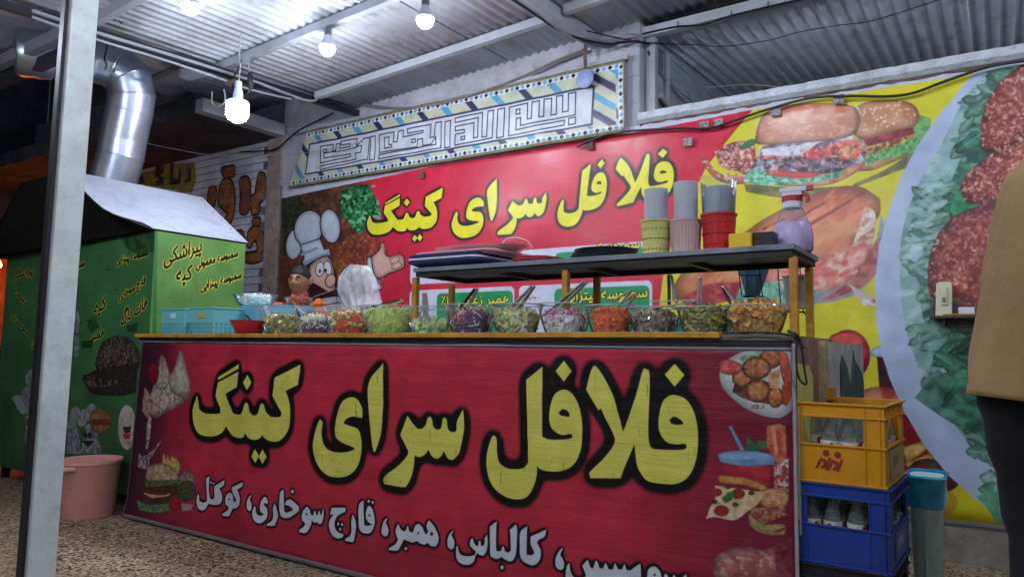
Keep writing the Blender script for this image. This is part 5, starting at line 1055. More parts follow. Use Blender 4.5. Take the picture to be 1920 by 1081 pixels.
# ------------------------------------------------------------------ counter
XR = -.585
ct = thing('service_counter', (-2.6, 2.95, 0), 'long food counter wrapped in a dark red banner with big yellow lettering', 'counter')
MB().box((-4.6, YC+.02, .02), (XR-.012, 3.26, 1.125)).build('counter_body', M_DKB, ct)
MB().box((-4.63, YC+.012, 1.127), (XR-.004, 3.30, 1.164)).build('counter_top', mat('grey steel top', (112, 116, 124), .35, metal=.3, var=.2, dirt=.5, dirtc=(50, 46, 42)), ct)
b = MB(); nu, nv = 120, 26; rA = random.Random(2); fA = [(rA.uniform(2, 10), rA.uniform(2, 16), rA.uniform(0, 6)) for _ in range(8)]
def PA(u, v):
    x = A.a0+(A.a1-A.a0)*u; z = A.z0+.012+(A.z1-A.z0-.012)*v
    if u < .3: x += .085*(1-u/.3)*v
    d = sum(sin(p*u*6.28+q*v*6.28+s_) for p, q, s_ in fA)/8*.004
    d -= .02*max(0, .12-v)/.12
    return Vector((x, YC+d+.004*abs(sin(u*9)), z))
b.grid(PA, nu, nv); it = iter([(i/nu, j/nv) for j in range(nv+1) for i in range(nu+1)])
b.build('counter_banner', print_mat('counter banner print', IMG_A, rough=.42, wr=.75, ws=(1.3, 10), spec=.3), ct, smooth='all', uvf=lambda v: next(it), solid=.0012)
rl = MB()
for i in range(5):
    x0 = -4.64+i*.762; rl.box((x0, YC-.028, 1.1455+i*.002), (x0+.7615, YC+.011, 1.167+i*.002))
rl.build('front_rail', M_YEL, ct, bevel=.002)
MB().box((-4.62, YC-.006, 1.128), (XR-.01, YC+.01, 1.1445)).build('shadow_gap', M_DKB, ct)
MB().box((-.835, YC-.01, 1.146), (XR, YC+.011, 1.166)).build('worn_edge', mat('worn grey edge', (120, 114, 112), .7, var=.3, dirt=.8), ct)
# right end: worn panels
def xp(x, y, X=XR): return on(x, y, 0, X)
y1_ = xp(1520, 700).y; y2_ = xp(1548, 640).y
MB().box((XR-.008, YC+.004, .02), (XR+.002, y2_, 1.16)).build('end_panel', M_WOODR, ct)
MB().prism([Vector((XR+.004, YC+.01, .55)), Vector((XR+.004, xp(1518, 700).y, .55)), Vector((XR+.004, xp(1521, 690).y, 1.02)), Vector((XR+.004, xp(1512, 668).y, 1.06)), Vector((XR+.004, YC+.02, 1.07))], (0, 0, 0), (.002, 0, 0)).build('sticker_remnant', mat('yellowed sticker', (196, 196, 96), .6, var=.1, dirt=.6, dirtc=(200, 200, 196)), ct)
MB().prism([Vector((XR+.0075, YC+.01, .5)), Vector((XR+.0075, YC+.05, .5)), Vector((XR+.0075, YC+.06, .8)), Vector((XR+.0075, YC+.02, .92))], (0, 0, 0), (.002, 0, 0)).build('sticker_remnant', mat('white scuffed paint', (196, 196, 194), .7, dirt=.6, dirtc=(120, 90, 80)), ct)
bd = thing('torn_poster_board', (-.55, 4.0, 0), 'pale board with a torn dark green poster standing behind the crates', 'board')
XB_ = -.56; ya, yb_ = xp(1551, 640, XB_).y, xp(1618, 650, XB_).y; yb_ = min(yb_, YW-.1)
MB().box((XB_-.03, ya, .02), (XB_, yb_, 1.15)).build('board_panel', mat('pale peeling board', (186, 186, 180), .75, var=.15, bump=.4, dirt=.7, dirtc=(130, 110, 96)), bd)
def lp(fy, fz): return Vector((XB_+.002, ya+(yb_-ya)*fy, fz))
MB().prism([lp(.3, .1), lp(.97, .1), lp(.97, .98), lp(.9, 1.02), lp(.8, 1.05), lp(.72, 1.07), lp(.66, 1.12), lp(.62, 1.05), lp(.56, .95), lp(.5, 1.02), lp(.42, 1.07), lp(.34, 1.1), lp(.28, 1.06)], (0, 0, 0), (.002, 0, 0)).build('poster', mat('dark green poster', (66, 84, 84), .6, var=.35, vs=11, dirt=.3, dirtc=(110, 124, 120)), bd)
MB().box((XB_-.05, ya-.06, .02), (XB_+.004, ya-.005, 1.155)).build('frame_post', mat('beige chipped wood', (186, 160, 130), .8, var=.25, vs=20, bump=.6, bs=60), bd)
MB().box((XB_+.004, ya-.055, .93), (XB_+.03, ya+.0, .975)).build('hinge', M_YEL, bd)
cable([xp(1357, 624, XR+.01)*0+O(1357, 624, 1, YC-.035), O(1400, 622, 1, YC-.03), O(1455, 624, 1, YC-.03), O(1490, 632, 1, YC-.03), O(1493, 660, 1, YC-.03), O(1494, 690, 1, YC-.03), O(1500, 712, 1, YC-.03), O(1512, 719, 1, YC-.03), O(1508, 690, 1, YC-.03), O(1503, 655, 1, YC-.03), O(1493, 628, 1, YC-.03)], .0035, M_CABLE, 'thin black cord looped over the right corner of the counter')
cable([O(1478, 620, 1, YC-.02), O(1492, 626, 1, YC-.04), O(1500, 640, 1, YC-.03), O(1508, 652, 1, YC-.03)], .006, M_CABLE, 'knotted black cord end at the foot of the right shelf post')
# ------------------------------------------------------------------ shelf rack on the counter
SX0, SX1, SY0, SY1, SZ = -2.45, -.615, 2.765, 3.20, 1.503
sh = thing('counter_shelf', ((SX0+SX1)/2, 2.98, ZC), 'grey shelf on six mustard posts standing on the right half of the counter', 'shelf')
MB().box((SX0, SY0, SZ-.021), (SX1, SY1, SZ)).build('shelf_board', M_GREYB, sh, bevel=.002)
for a, b_ in (((SX0+.01, SY0+.012, SZ-.045), (SX1-.01, SY0+.037, SZ-.0215)), ((SX0+.01, SY1-.037, SZ-.045), (SX1-.01, SY1-.012, SZ-.0215))): MB().box(a, b_).build('frame_bar', M_DKB, sh)
for x in (SX0+.01, -2.0, -1.52, -1.06, SX1-.035): MB().box((x, SY0+.038, SZ-.044), (x+.025, SY1-.038, SZ-.0215)).build('cross_bar', M_DKB, sh)
for px__, Y in ((779, 2.80), (1061, 2.80), (1489, 2.80), (847, 3.15), (1119, 3.15), (1518, 3.15)):
    x = on(px__, 560, 1, Y).x; MB().box((x-.014, Y-.014, ZC), (x+.014, Y+.014, SZ-.0455)).build('post', M_YEL, sh, bevel=.0015)
# ------------------------------------------------------------------ trays and cups on the shelf
def tray(name, p, ex, ey, h, m, label, grp=None, flare=.035):
    """rounded rectangular tray; p: near-left rim corner, ex/ey edge vectors"""
    p, ex, ey = Vector(p), Vector(ex), Vector(ey); c = p+(ex+ey)/2; t = thing(name, (c.x, c.y, p.z-h), label, 'tray', grp)
    def ring(k, z, rr):
        out = []; a, b = ex.length/2-k, ey.length/2-k; ux, uy = ex.normalized(), ey.normalized()
        for cx_, cy_, a0 in ((a-rr, b-rr, 0), (-a+rr, b-rr, 90), (-a+rr, -b+rr, 180), (a-rr, -b+rr, 270)):
            for q in range(0, 91, 18): w = radians(a0+q); out.append(Vector((c.x, c.y, p.z+z))+ux*(cx_+rr*cos(w))+uy*(cy_+rr*sin(w)))
        return out
    MB().loft([ring(flare, -h, .03), ring(flare*.8, -h+.003, .03), ring(.004, -.011, .045), ring(0, -.009, .05), ring(0, 0, .05), ring(.005, 0, .045), ring(flare*.8+.004, -h+.006, .03)]).build('tray_body', m, t, smooth=True)
    return t
M_NAVY = mat('navy plastic', (34, 42, 104), .35, var=.05); M_WPL = mat('white plastic', (216, 220, 232), .4, var=.04); M_PKT = mat('pink tray plastic', (222, 168, 178), .4, var=.05); M_REDT = mat('dark red plastic', (168, 30, 40), .35, var=.08); M_GREYT = mat('dark grey tray', (74, 78, 88), .4, var=.12, vs=20, bump=.1)
ty = 2.735; x0t = on(757, 480, 1, ty).x; x1t = on(893, 480, 1, ty).x; exv = Vector((x1t-x0t, .0, 0)); eyv = Vector((.02, .36, 0))
g = 'trays stacked on the left end of the shelf'
for k, (m, z, l) in enumerate(((M_NAVY, 1.533, 'navy tray at the bottom of the stack on the shelf'), (M_WPL, 1.547, 'white tray second from the bottom of the stack'), (M_NAVY, 1.563, 'navy tray above the white one in the stack'))):
    tray('serving_tray', (x0t, ty+k*.004, z), exv, eyv, .028, m, l, g, .05)
tray('serving_tray', (x0t+.04, ty+.02, 1.577), exv*1.05, eyv, .02, M_PKT, 'pink tray on top of the navy and white trays', g, .03)
xo = on(788, 470, 1, 2.82).x; xo2 = on(975, 470, 1, 2.82).x
tp_ = thing('handled_tray', ((xo+xo2)/2, 2.95, 1.572), 'pale pink oval tray with a curved handle at its right, top of the stack', 'tray', g)
cxm = (xo+xo2)/2; ax_ = (xo2-xo)/2*.88
MB().lathe([(.0005, 0), (.8, .0), (.95, .014), (1, .022), (.93, .02), (.78, .006), (.0005, .006)], 36, Matrix.Translation((cxm-.01, 2.93, 1.582)) @ Matrix.Diagonal((ax_, .15, 1, 1))).build('tray_body', M_PKT, tp_, smooth=True)
MB().tube(spline([Vector((cxm+ax_*.62, 2.86, 1.588)), Vector((cxm+ax_*.72, 2.87, 1.625)), Vector((cxm+ax_*.9, 2.89, 1.632)), Vector((cxm+ax_*1.06, 2.91, 1.615)), Vector((cxm+ax_*1.12, 2.93, 1.585))], 6), .011, 8, sq=.5).build('handle', M_PKT, tp_, smooth=True)
xr0, xr1 = on(951, 485, 1, 2.83).x, on(1012, 485, 1, 2.83).x
tray('serving_tray', (xr0, 2.83, 1.528), (.17, 0, 0), (.07, .3, 0), .018, M_REDT, 'dark red tray lying on the shelf right of the navy stack, lower one', 'red trays on the shelf', .02)
tray('serving_tray', (xr0+.01, 2.835, 1.538), (.17, 0.01, 0), (.07, .3, 0), .014, M_REDT, 'dark red tray lying on the other red tray', 'red trays on the shelf', .02)
for k in range(4):
    c = on(1130+k*3, 470, 1, 2.96); t = thing('round_tray', (c.x, 2.95, SZ+k*.009), ('lowest grey round tray on the shelf before the green menu panel', 'second grey round tray of its stack', 'third grey round tray of its stack', 'fluted grey round tray on top of its stack')[k], 'tray', 'grey round trays on the shelf')
    R = .145; pr = [(.0005, 0), (R*.72, 0), (R*.97, .014), (R, .018), (R*.95, .018), (R*.7, .005), (.0005, .005)]
    b = MB().lathe(pr, 48); 
    if k == 3: b.v = [(v[0], v[1], v[2]+(.004*sin(24*math.atan2(v[1], v[0])) if v[2] > .01 else 0)+.004) for v in b.v]
    b.build('tray_body', M_GREYT, t, smooth=True, local=True)
def cups(cx_, w, ytop, ymid, ybot, Y, cm, label, lab2, kind, cw=None):
    c = on(cx_, ybot, 1, Y); d = depth_of(c); R = w/2*d/FPX; zt, zm = on(cx_, ytop, 1, Y).z, on(cx_, ymid, 1, Y).z
    t = thing('cup_basket', (c.x, Y, SZ), label, 'basket'); h = zm-SZ; b = MB(); pr = [(.0005, .002), (R*.86, 0)]+[(R*(.86+.14*i/8)*(1+(.012 if kind == 'weave' and i % 2 else 0)), h*i/8) for i in range(1, 8)]+[(R, h*.93), (R*1.06, h*.95), (R*1.06, h), (R*.95, h), (R*.82, .004)]
    b.lathe(pr, 40).build('basket_body', cm, t, smooth=True, local=True)
    if kind == 'weave':
        b = MB()
        for i in range(30):
            a = 2*pi*i/30; b.tube([Vector((R*(.87+.13*q/6)*cos(a), R*(.87+.13*q/6)*sin(a), h*q/6.4+.002))*Vector((1, 1, 1)) if False else Vector((R*(.875+.13*q/6+(.012 if (q+i) % 2 else 0))*cos(a), R*(.875+.13*q/6+(.012 if (q+i) % 2 else 0))*sin(a), h*.9*q/6+.003)) for q in range(7)], .0028, 4)
        b.build('weave', cm, t, smooth=True, local=True)['kind'] = 'stuff'
    else:
        b = MB()
        for row in range(3):
            for i in range(22):
                a = 2*pi*(i+.5*(row % 2))/22; z = h*(.2+.27*row); r_ = R*(.875+.14*z/h)+.001; e = Vector((-sin(a), cos(a), 0)); o_ = Vector((cos(a), sin(a), 0))*r_; s1 = R*.09
                b.add([o_-e*s1+Vector((0, 0, z-s1*.5)), o_+Vector((0, 0, z-s1*.1)), o_+e*s1+Vector((0, 0, z-s1*.5)), o_+Vector((0, 0, z+s1*.9))], [(0, 1, 2, 3)])
        b.build('cut_pattern', mat('pattern shadow '+kind, (96, 84, 30) if kind == 'y' else (96, 16, 22), .6), t, local=True)['kind'] = 'stuff'
        MB().tube([Vector((R*.955*cos(a), R*.955*sin(a), h*.5)) for a in np.linspace(0, 2*pi, 33)], .002, 4).build('belt', cm, t, local=True)
    t2 = thing('cup_stack', (c.x, Y, SZ+.006), lab2, 'paper cups', 'stacks of paper cups in baskets'); b = MB(); H = zt-SZ-.006; rr_ = R*.8; nn = int(H/.0075)
    for i in range(nn): z = H*i/nn; b.lathe([(rr_*.97, z), (rr_*1.0, z+H/nn*.75), (rr_*1.015, z+H/nn*.8), (rr_*1.01, z+H/nn*.98)], 28)
    b.lathe([(rr_, H), (rr_*.94, H), (rr_*.8, H-.03), (.0005, H-.03)], 28)
    b.build('cup_rims', mat('white paper', (196, 202, 214), .6, var=.04), t2, smooth=True, local=True)
    return c, R, H
M_YB = mat('yellow basket', (206, 202, 118), .5); M_BB = mat('beige basket', (206, 178, 172), .55, var=.15); M_RB = mat('red basket', (196, 38, 44), .35)
cups(1230, 55, 356, 414, 466, 2.93, M_YB, 'yellow patterned basket holding cups, leftmost of three', 'grey-white cup stack in the yellow basket', 'y')
cups(1286, 56, 343, 413, 464, 2.93, M_BB, 'beige woven basket holding cups, middle of three', 'tallest cup stack, in the beige woven basket', 'weave')
cR = cups(1348, 64, 352, 402, 461, 2.93, M_RB, 'red patterned basket holding cups, rightmost of three', 'cup stack wrapped in a clear sleeve in the red basket', 'r')
t = thing('plastic_sleeve', (cR[0].x, 2.93, SZ+.03), 'open clear plastic sleeve round the cups in the red basket', 'wrapper')
b = MB(); R_ = cR[1]; b.grid(lambda u, v: Vector((R_*(.83+.2*v)*cos(u*2*pi)*(1+.03*sin(9*u*6.28)*v), R_*(.83+.2*v)*sin(u*2*pi)*(1+.03*sin(7*u*6.28)*v), (cR[2]+.01)*v+.012*v*sin(u*12.6))), 40, 6)
b.build('sleeve', clear_mat('clear film', gl=.12, gloss=.3, milk=.12), t, smooth=True, local=True)
def boxon(name, x0, x1, yt, Y, dY, m, label, cat, lidm=None):
    a, c = on(x0, yt, 1, Y), on(x1, yt, 1, Y); return tag(MB().box((a.x, Y, SZ+.0005), (c.x, Y+dY, a.z)).build(name, m, bevel=.002), label, cat)
boxon('yellow_box', 1366, 1408, 438, 2.84, .06, mat('yellow card', (232, 190, 20), .5, var=.05), 'small plain yellow box on the shelf beside the red basket', 'box')
boxon('black_box', 1411, 1450, 436, 2.86, .07, mat('black card', (26, 22, 24), .5, var=.1), 'small black box on the shelf left of the spray bottle', 'box')
# spray bottle
c = on(1487, 470, 1, 3.02); sb = thing('spray_bottle', (c.x, 3.02, SZ), 'clear spray bottle of lilac liquid with a red and white trigger', 'spray bottle')
dsc = depth_of(c)/FPX; R = 36*dsc; zt = on(1487, 400, 1, 3.02).z-SZ; zn = on(1487, 385, 1, 3.02).z-SZ
body = [(.0005, .0), (R*.92, 0), (R, .01), (R, zt*.45), (R*.9, zt*.68), (R*.66, zt*.95), (R*.5, zt*1.15), (R*.44, zn*1.02)]
MB().lathe(body, 28).build('bottle', clear_mat('clear bottle', (240, 238, 250), .08, .1, .12), sb, smooth=True, local=True)
MB().lathe([(.0005, .003)]+[(r*.96, z+.003) for r, z in body[1:5]]+[(R*.78, zt*.74), (.0005, zt*.74)], 28).build('liquid', mat('lilac liquid', (226, 206, 236), .3, var=.03), sb, smooth=True, local=True)
MB().lathe([(R*.5, zn*.93), (R*.5, zn*1.07), (R*.4, zn*1.07)], 20).build('collar', M_WPL, sb, smooth=True, local=True)
rd_ = mat('red trigger plastic', (190, 30, 36), .35)
MB().lathe([(R*.52, zn*1.07), (R*.52, zn*1.19), (R*.4, zn*1.2), (.0005, zn*1.2)], 20).build('nozzle_cap', rd_, sb, smooth=True, local=True)
ztop = on(1487, 352, 1, 3.02).z-SZ
MB().box((-R*.5, -.012, zn*1.2), (R*.5, .012, ztop*.96)).box((-R*.6, -.014, ztop*.93), (R*.75, .014, ztop)).build('spray_head', M_WPL, sb, local=True, bevel=.003)
MB().box((R*.75, -.01, ztop*.93), (R*1.05, .01, ztop*1.01)).build('nozzle', rd_, sb, local=True, bevel=.002)
MB().tube([(R*.3, 0, ztop*.93), (R*.75, 0, ztop*.86), (R*.8, 0, ztop*.76)], .008, 6).build('trigger', rd_, sb, smooth=True, local=True)
# ------------------------------------------------------------------ salad bowls
M_BOWL = clear_mat('clear bowl', (248, 251, 253), .06, .08, .05)
def fm(n, c, r=.45): return mat('food '+n, tuple(min(250, int(v*1.2+12)) for v in c), r, var=.22, vs=40, bump=.25, bs=120, coat=.3)
FOOD = dict(
 olive=([fm('o1', (132, 122, 62)), fm('o2', (84, 88, 58)), fm('o3', (186, 168, 92))], 'chunk', .02),
 slaw=([fm('s1', (92, 52, 100)), fm('s2', (206, 212, 190)), fm('s3', (182, 192, 140))], 'shred', .03),
 mixed=([fm('m1', (196, 70, 48)), fm('m2', (150, 184, 84)), fm('m3', (96, 140, 62)), fm('m4', (206, 214, 140))], 'chunk', .02),
 lettuce=([fm('l1', (164, 182, 88)), fm('l2', (126, 150, 66)), fm('l3', (198, 208, 128))], 'shred', .04),
 cucumber=([fm('c1', (176, 208, 128)), fm('c2', (98, 150, 76)), fm('c3', (206, 222, 160))], 'disc', .02),
 cabbage=([fm('p1', (84, 46, 92)), fm('p2', (216, 206, 218)), fm('p3', (214, 112, 52)), fm('p4', (120, 62, 60))], 'shred', .035),
 pale=([fm('a1', (206, 216, 136)), fm('a2', (226, 228, 176)), fm('a3', (112, 142, 60)), fm('a4', (220, 150, 100))], 'leaf', .03),
 onion=([fm('n1', (222, 208, 214)), fm('n2', (196, 60, 74)), fm('n3', (126, 60, 92)), fm('n4', (208, 206, 176))], 'shred', .028),
 carrot=([fm('k1', (214, 84, 30)), fm('k2', (190, 62, 24)), fm('k3', (226, 112, 50))], 'chunk', .014),
 mushroom=([fm('h1', (124, 108, 90)), fm('h2', (82, 72, 62)), fm('h3', (160, 140, 116))], 'disc', .018),
 pepper=([fm('g1', (118, 116, 52)), fm('g2', (82, 86, 46)), fm('g3', (150, 142, 70))], 'shredfat', .05),
 pickle=([fm('i1', (206, 156, 80)), fm('i2', (226, 128, 48)), fm('i3', (182, 140, 88))], 'leaf', .03),
 garlic=([fm('w1', (216, 214, 196)), fm('w2', (196, 200, 178))], 'chunk', .022), sausage=([fm('u1', (168, 62, 36)), fm('u2', (122, 40, 26)), fm('u3', (196, 90, 50))], 'shredfat', .035))
def food(name, R, h, fill, parent, n, seed, sx=1, sy=1):
    ms, kind, L_ = FOOD[name]; r = random.Random(seed); b = MB()
    def rad(z): return R*(.62+.38*(max(z, 0)/h)**.6)*.885
    top = h*fill
    b.k = 0; prof = [(.0005, .004)]+[(rad(top*i/6)*.93, .004+top*i/6*.93) for i in range(7)]+[(rad(top)*.5, top*1.03), (.0005, top*1.08)]; b.lathe(prof, 20)
    for i in range(n):
        b.k = r.randrange(len(ms)); a = r.uniform(0, 2*pi)
        if r.random() < .55: z = r.uniform(.006, top); q = rad(z)*r.uniform(.86, .99)
        else: q = rad(top)*sqrt(r.random())*.92; z = top+h*.16*(1-(q/rad(top))**2)+r.uniform(-.004, .008)
        if name in ('slaw', 'onion') : b.k = (0 if z < top*.5 else r.choice((1, 2))) if name == 'slaw' else ((3 if r.random() < .7 else 2) if z < top*.5 else r.choice((0, 0, 1, 2)))
        if name == 'cabbage' and z < top*.45: b.k = r.choice((1, 1, 0, 3))
        if name == 'mixed' and z < top*.5: b.k = r.choice((0, 0, 2))
        c = Vector((q*cos(a), q*sin(a), z)); d = Vector((r.uniform(-1, 1), r.uniform(-1, 1), r.uniform(-.6, .6))).normalized()
        s_ = L_*r.uniform(.7, 1.5); d2 = d.orthogonal().normalized()
        if kind in ('shred', 'shredfat'):
            w = .0021 if kind == 'shred' else .0055; nrm = Vector((cos(a), sin(a), 0)); d = (d-nrm*d.dot(nrm)*.8).normalized()
            b.tube([c-d*s_*.5, c-d*s_*.15+d2*s_*.12, c+d*s_*.2+d2*s_*.1, c+d*s_*.5], w*r.uniform(.8, 1.5), 4)
        elif kind == 'disc':
            e = d2; f_ = d.cross(d2); rr2 = s_*.55; N_ = 8; v = [c+(e*cos(2*pi*k/N_)+f_*sin(2*pi*k/N_))*rr2 for k in range(N_)]; th = d*.0022
            b.add([p-th for p in v]+[p+th for p in v], [tuple(range(N_))[::-1], tuple(range(N_, 2*N_))]+[(k, (k+1) % N_, (k+1) % N_+N_, k+N_) for k in range(N_)])
        elif kind == 'leaf':
            e = d2; f_ = d.cross(d2); b.grid(lambda u, v: c+e*(u-.5)*s_+f_*(v-.5)*s_*.8+d*(.35*s_*sin(u*3+i)*cos(v*4+i)), 3, 3)
        else:
            e = d2; f_ = d.cross(d2); v = []
            for zz in (-1, 1):
                for k in range(5): v.append(c+(e*cos(2*pi*k/5+i)+f_*sin(2*pi*k/5+i))*s_*.45*r.uniform(.7, 1.1)+d*zz*s_*.3*r.uniform(.6, 1.1))
            b.add(v, [(4, 3, 2, 1, 0), (5, 6, 7, 8, 9)]+[(k, (k+1) % 5, (k+1) % 5+5, k+5) for k in range(5)])
    if sx != 1 or sy != 1: b.v = [(v[0]*sx, v[1]*sy, v[2]) for v in b.v]
    o = b.build('salad', ms, parent, local=True, smooth=(kind in ('leaf', 'shredfat'))); o['kind'] = 'stuff'; return o
def bowlprof(R, h): return [(.0005, .001), (R*.56, .001), (R*.62, .003)]+[(R*(.62+.38*(i/10)**.6), h*i/10) for i in range(1, 11)]+[(R*1.035, h+.001), (R*1.035, h-.004)]
BOWLS = [(530, 78, 576, 'olive', 'first clear bowl from the left, full of olive-brown pickles'), (592, 74, 573, 'slaw', 'clear bowl of white slaw over purple cabbage'), (656, 90, 570, 'mixed', 'clear bowl of chopped tomato and cucumber salad'),
         (733, 108, 568, 'lettuce', 'large clear bowl of shredded green lettuce'), (806, 86, 571, 'cucumber', 'low filled clear bowl of sliced cucumber'), (884, 92, 566, 'cabbage', 'clear bowl of shredded purple cabbage with carrot'),
         (968, 92, 565, 'pale', 'clear bowl of pale lettuce leaves'), (1060, 96, 564, 'onion', 'clear bowl of white and red onion salad'), (1146, 90, 568, 'carrot', 'clear bowl of bright orange carrot paste'),
         (1227, 92, 571, 'mushroom', 'clear bowl of grey-brown mushrooms'), (1321, 94, 571, 'pepper', 'clear bowl of dark green pickled peppers'), (1420, 104, 567, 'pickle', 'rightmost clear bowl, heaped with yellow mixed pickles')]
FILL = dict(olive=.6, slaw=.55, mixed=.68, lettuce=.74, cucumber=.42, cabbage=.68, pale=.66, onion=.64, carrot=.74, mushroom=.7, pepper=.72, pickle=.86)
for i, (px__, w, ry, nm, lab) in enumerate(BOWLS):
    Y = 2.80 if i not in (4,) else 2.84
    c = on(px__, 610, 1, Y); R = w/2*depth_of(c)/FPX*1.10; zr = on(px__, ry+2, 1, Y-R).z; h = zr-ZC-.001
    t = thing('salad_bowl', (c.x, Y, ZC+.001), lab, 'salad bowl', 'salad bowls along the front of the counter')
    MB().lathe(bowlprof(R, h), 40).build('bowl', M_BOWL, t, smooth=True, local=True)
    MB().tube([Vector((R*1.035*cos(a), R*1.035*sin(a), h-.001)) for a in np.linspace(0, 2*pi, 41)], .0032, 5).build('rim', clear_mat('clear rim', (235, 242, 246), .1, .3, .35), t, smooth=True, local=True)
    food(nm, R*.97, h, FILL[nm], t, 330 if FOOD[nm][1].startswith('shred') else 230, i+3)
# ------------------------------------------------------------------ utensils standing in the bowls
M_HND = mat('black tong handle', (24, 25, 30), .35)
def tongs(p, q, label, Y=2.80, w=.012, gap=.014, dark=False, blade=None, dY=0, grp='tongs and spoons in the salad bowls', name='salad_tongs'):
    a, b = on(p[0], p[1], 1, Y-.03+dY), on(q[0], q[1], 1, Y-.02); t = thing(name, tuple(b), label, 'tongs' if name == 'salad_tongs' else 'spoon', grp)
    d = (b-a); s_ = d.cross(Vector((0, 1, 0))).normalized(); u = Vector((0, 1, 0))
    for k, sg in enumerate((-1, 1) if gap else (0,)):
        e = b+s_*sg*gap+u*sg*.006; f = a+s_*sg*.002+u*sg*.006; n = (e-f).normalized(); wv = n.cross(s_).normalized()*w*.75; th = s_*.0022
        pts = [f-wv, f+wv, e+wv*(1.6 if blade else 1), e-wv*(1.6 if blade else 1)]
        MB().prism([x-th for x in pts], (0, 0, 0), th*2).build('arm', M_HND if dark and k == 0 else M_STEEL, t, bevel=.0006)
    if gap: MB().box(tuple(a-Vector((.005, .008, .005))), tuple(a+Vector((.005, .008, .005)))).build('hinge', M_STEEL, t, bevel=.002)
    if blade:
        n = d.normalized(); L_ = blade; wv = s_*L_*.45
        MB().prism([b-wv*.35, b+wv*.35, b+wv+n*L_, b-wv+n*L_], (0, -.001, 0), (0, .001, 0)).build('blade', M_STEEL, t)
    return t
tongs((497, 573), (509, 602), 'flat steel turner leaning in the olive-brown pickles', gap=0, w=.018, blade=.03, name='spoon')
tongs((553, 574), (566, 590), 'short dark tongs end over the slaw bowl', dark=True)
tongs((753, 562), (690, 582), 'steel tongs with dark handle lying over the lettuce bowl', dark=True, w=.016)
tongs((796, 549), (798, 583), 'grey spatula standing upright in the cucumber bowl', gap=0, w=.022, blade=.09, name='spoon')
tongs((893, 541), (868, 580), 'dark steel tongs leaning right in the purple cabbage', dark=True, w=.014)
tongs((1000, 536), (962, 582), 'steel tongs with a broad end in the pale lettuce', w=.016, blade=.05)
tongs((1098, 528), (1022, 597), 'longest shiny tongs, slanting across the onion bowl', w=.018)
tongs((1181, 546), (1152, 572), 'bright tongs behind the carrot paste, left one', Y=2.88); tongs((1192, 551), (1166, 575), 'bright tongs behind the carrot paste, right one', Y=2.86)
tongs((1256, 516), (1262, 572), 'upright black handled tongs behind the mushrooms', Y=2.90, dark=True, w=.02)
tongs((1312, 521), (1312, 575), 'narrow bright tongs upright in the pickled peppers', gap=.006, w=.006)
tongs((1302, 564), (1222, 571), 'steel tongs lying across the rims over the mushrooms', Y=2.78, w=.014)
tongs((1356, 538), (1392, 596), 'tongs dipping into the yellow mixed pickles', dark=True, w=.014, blade=.035)
# ------------------------------------------------------------------ things on the left of the counter
M_AQ = mat('aqua plastic', (116, 196, 204), .45, var=.05); M_AQD = mat('aqua plastic cut pattern', (40, 84, 96), .6)
def basket(x0, x1, y0, y1, h, label, lidm=None):
    t = thing('storage_basket', ((x0+x1)/2, (y0+y1)/2, ZC), label, 'basket', 'aqua baskets at the left end of the counter')
    def ring(k, z): return [Vector(p) for p in ((x0+k, y0+k, z), (x1-k, y0+k, z), (x1-k, y1-k, z), (x0+k, y1-k, z))]
    MB().loft([ring(.014, ZC+.001), ring(.004, ZC+h*.96), ring(-.004, ZC+h*.965), ring(-.004, ZC+h), ring(.006, ZC+h), ring(.018, ZC+.006)]).build('basket_body', M_AQ, t, bevel=.004)
    b = MB(); r = random.Random(int(x0*100))
    def fl_(o_, ex):
        for k in range(5): a = 2*pi*k/5+.3; c = o_+(ex*cos(a)+Vector((0, 0, 1))*sin(a))*.007; d = (ex*cos(a)+Vector((0, 0, 1))*sin(a)); e = ex*(-sin(a))+Vector((0, 0, 1))*cos(a); b.add([c-d*.005, c+e*.0022, c+d*.005, c-e*.0022], [(0, 1, 2, 3)])
    nx = int((x1-x0)/.032)
    for row in range(3):
        kk = .014-.01*(.02+row*.024)/h
        for i in range(nx): fl_(Vector((x0+.024+i*.032+(.012 if row % 2 else 0), y0+kk-.0015, ZC+.018+row*.024)), Vector((1, 0, 0)))
        for i in range(int((y1-y0)/.032)-1): fl_(Vector((x1-kk+.0015, y0+.03+i*.032, ZC+.018+row*.024)), Vector((0, 1, 0)))
    o = b.build('cut_flowers', M_AQD, t); o['kind'] = 'stuff'
    MB().box(((x0+x1)/2-.032, y0+.002, ZC+h*.62), ((x0+x1)/2+.032, y0+.0075, ZC+h*.82)).build('grip_hole', lidm or mat('pale aqua inside', (170, 220, 226), .5), t, bevel=.002)
    return t
bx0, bx1 = on(298, 620, 1, 2.67).x, on(345, 620, 1, 2.67).x; hh = on(320, 579, 1, 2.67).z-ZC
basket(bx0, bx1, 2.67, 3.0, hh, 'aqua basket with cut flower pattern, leftmost on the counter')
bx2, bx3 = on(353, 620, 1, 2.66).x, on(399, 620, 1, 2.66).x
basket(bx2, bx3, 2.66, min(3.22, on(478, 600, 0, bx3).y), hh+.002, 'aqua basket with a yellow thing showing in its grip hole', mat('yellow inside', (206, 170, 70), .5))
c = on(467, 620, 1, 2.72); R = 36*depth_of(c)/FPX; h = on(467, 599, 1, 2.72-R).z-ZC; t = thing('red_bowl', (c.x, 2.72, ZC+.001), 'plain red plastic bowl between the aqua basket and the first salad bowl', 'bowl')
MB().lathe([(.0005, 0), (R*.55, 0), (R*.62, .006), (R*.8, h*.5), (R, h), (R*1.03, h), (R*.96, h-.002), (R*.76, h*.5), (R*.5, .006), (.0005, .006)], 36).build('bowl_body', mat('red plastic', (206, 44, 52), .4, var=.06), t, smooth=True, local=True)
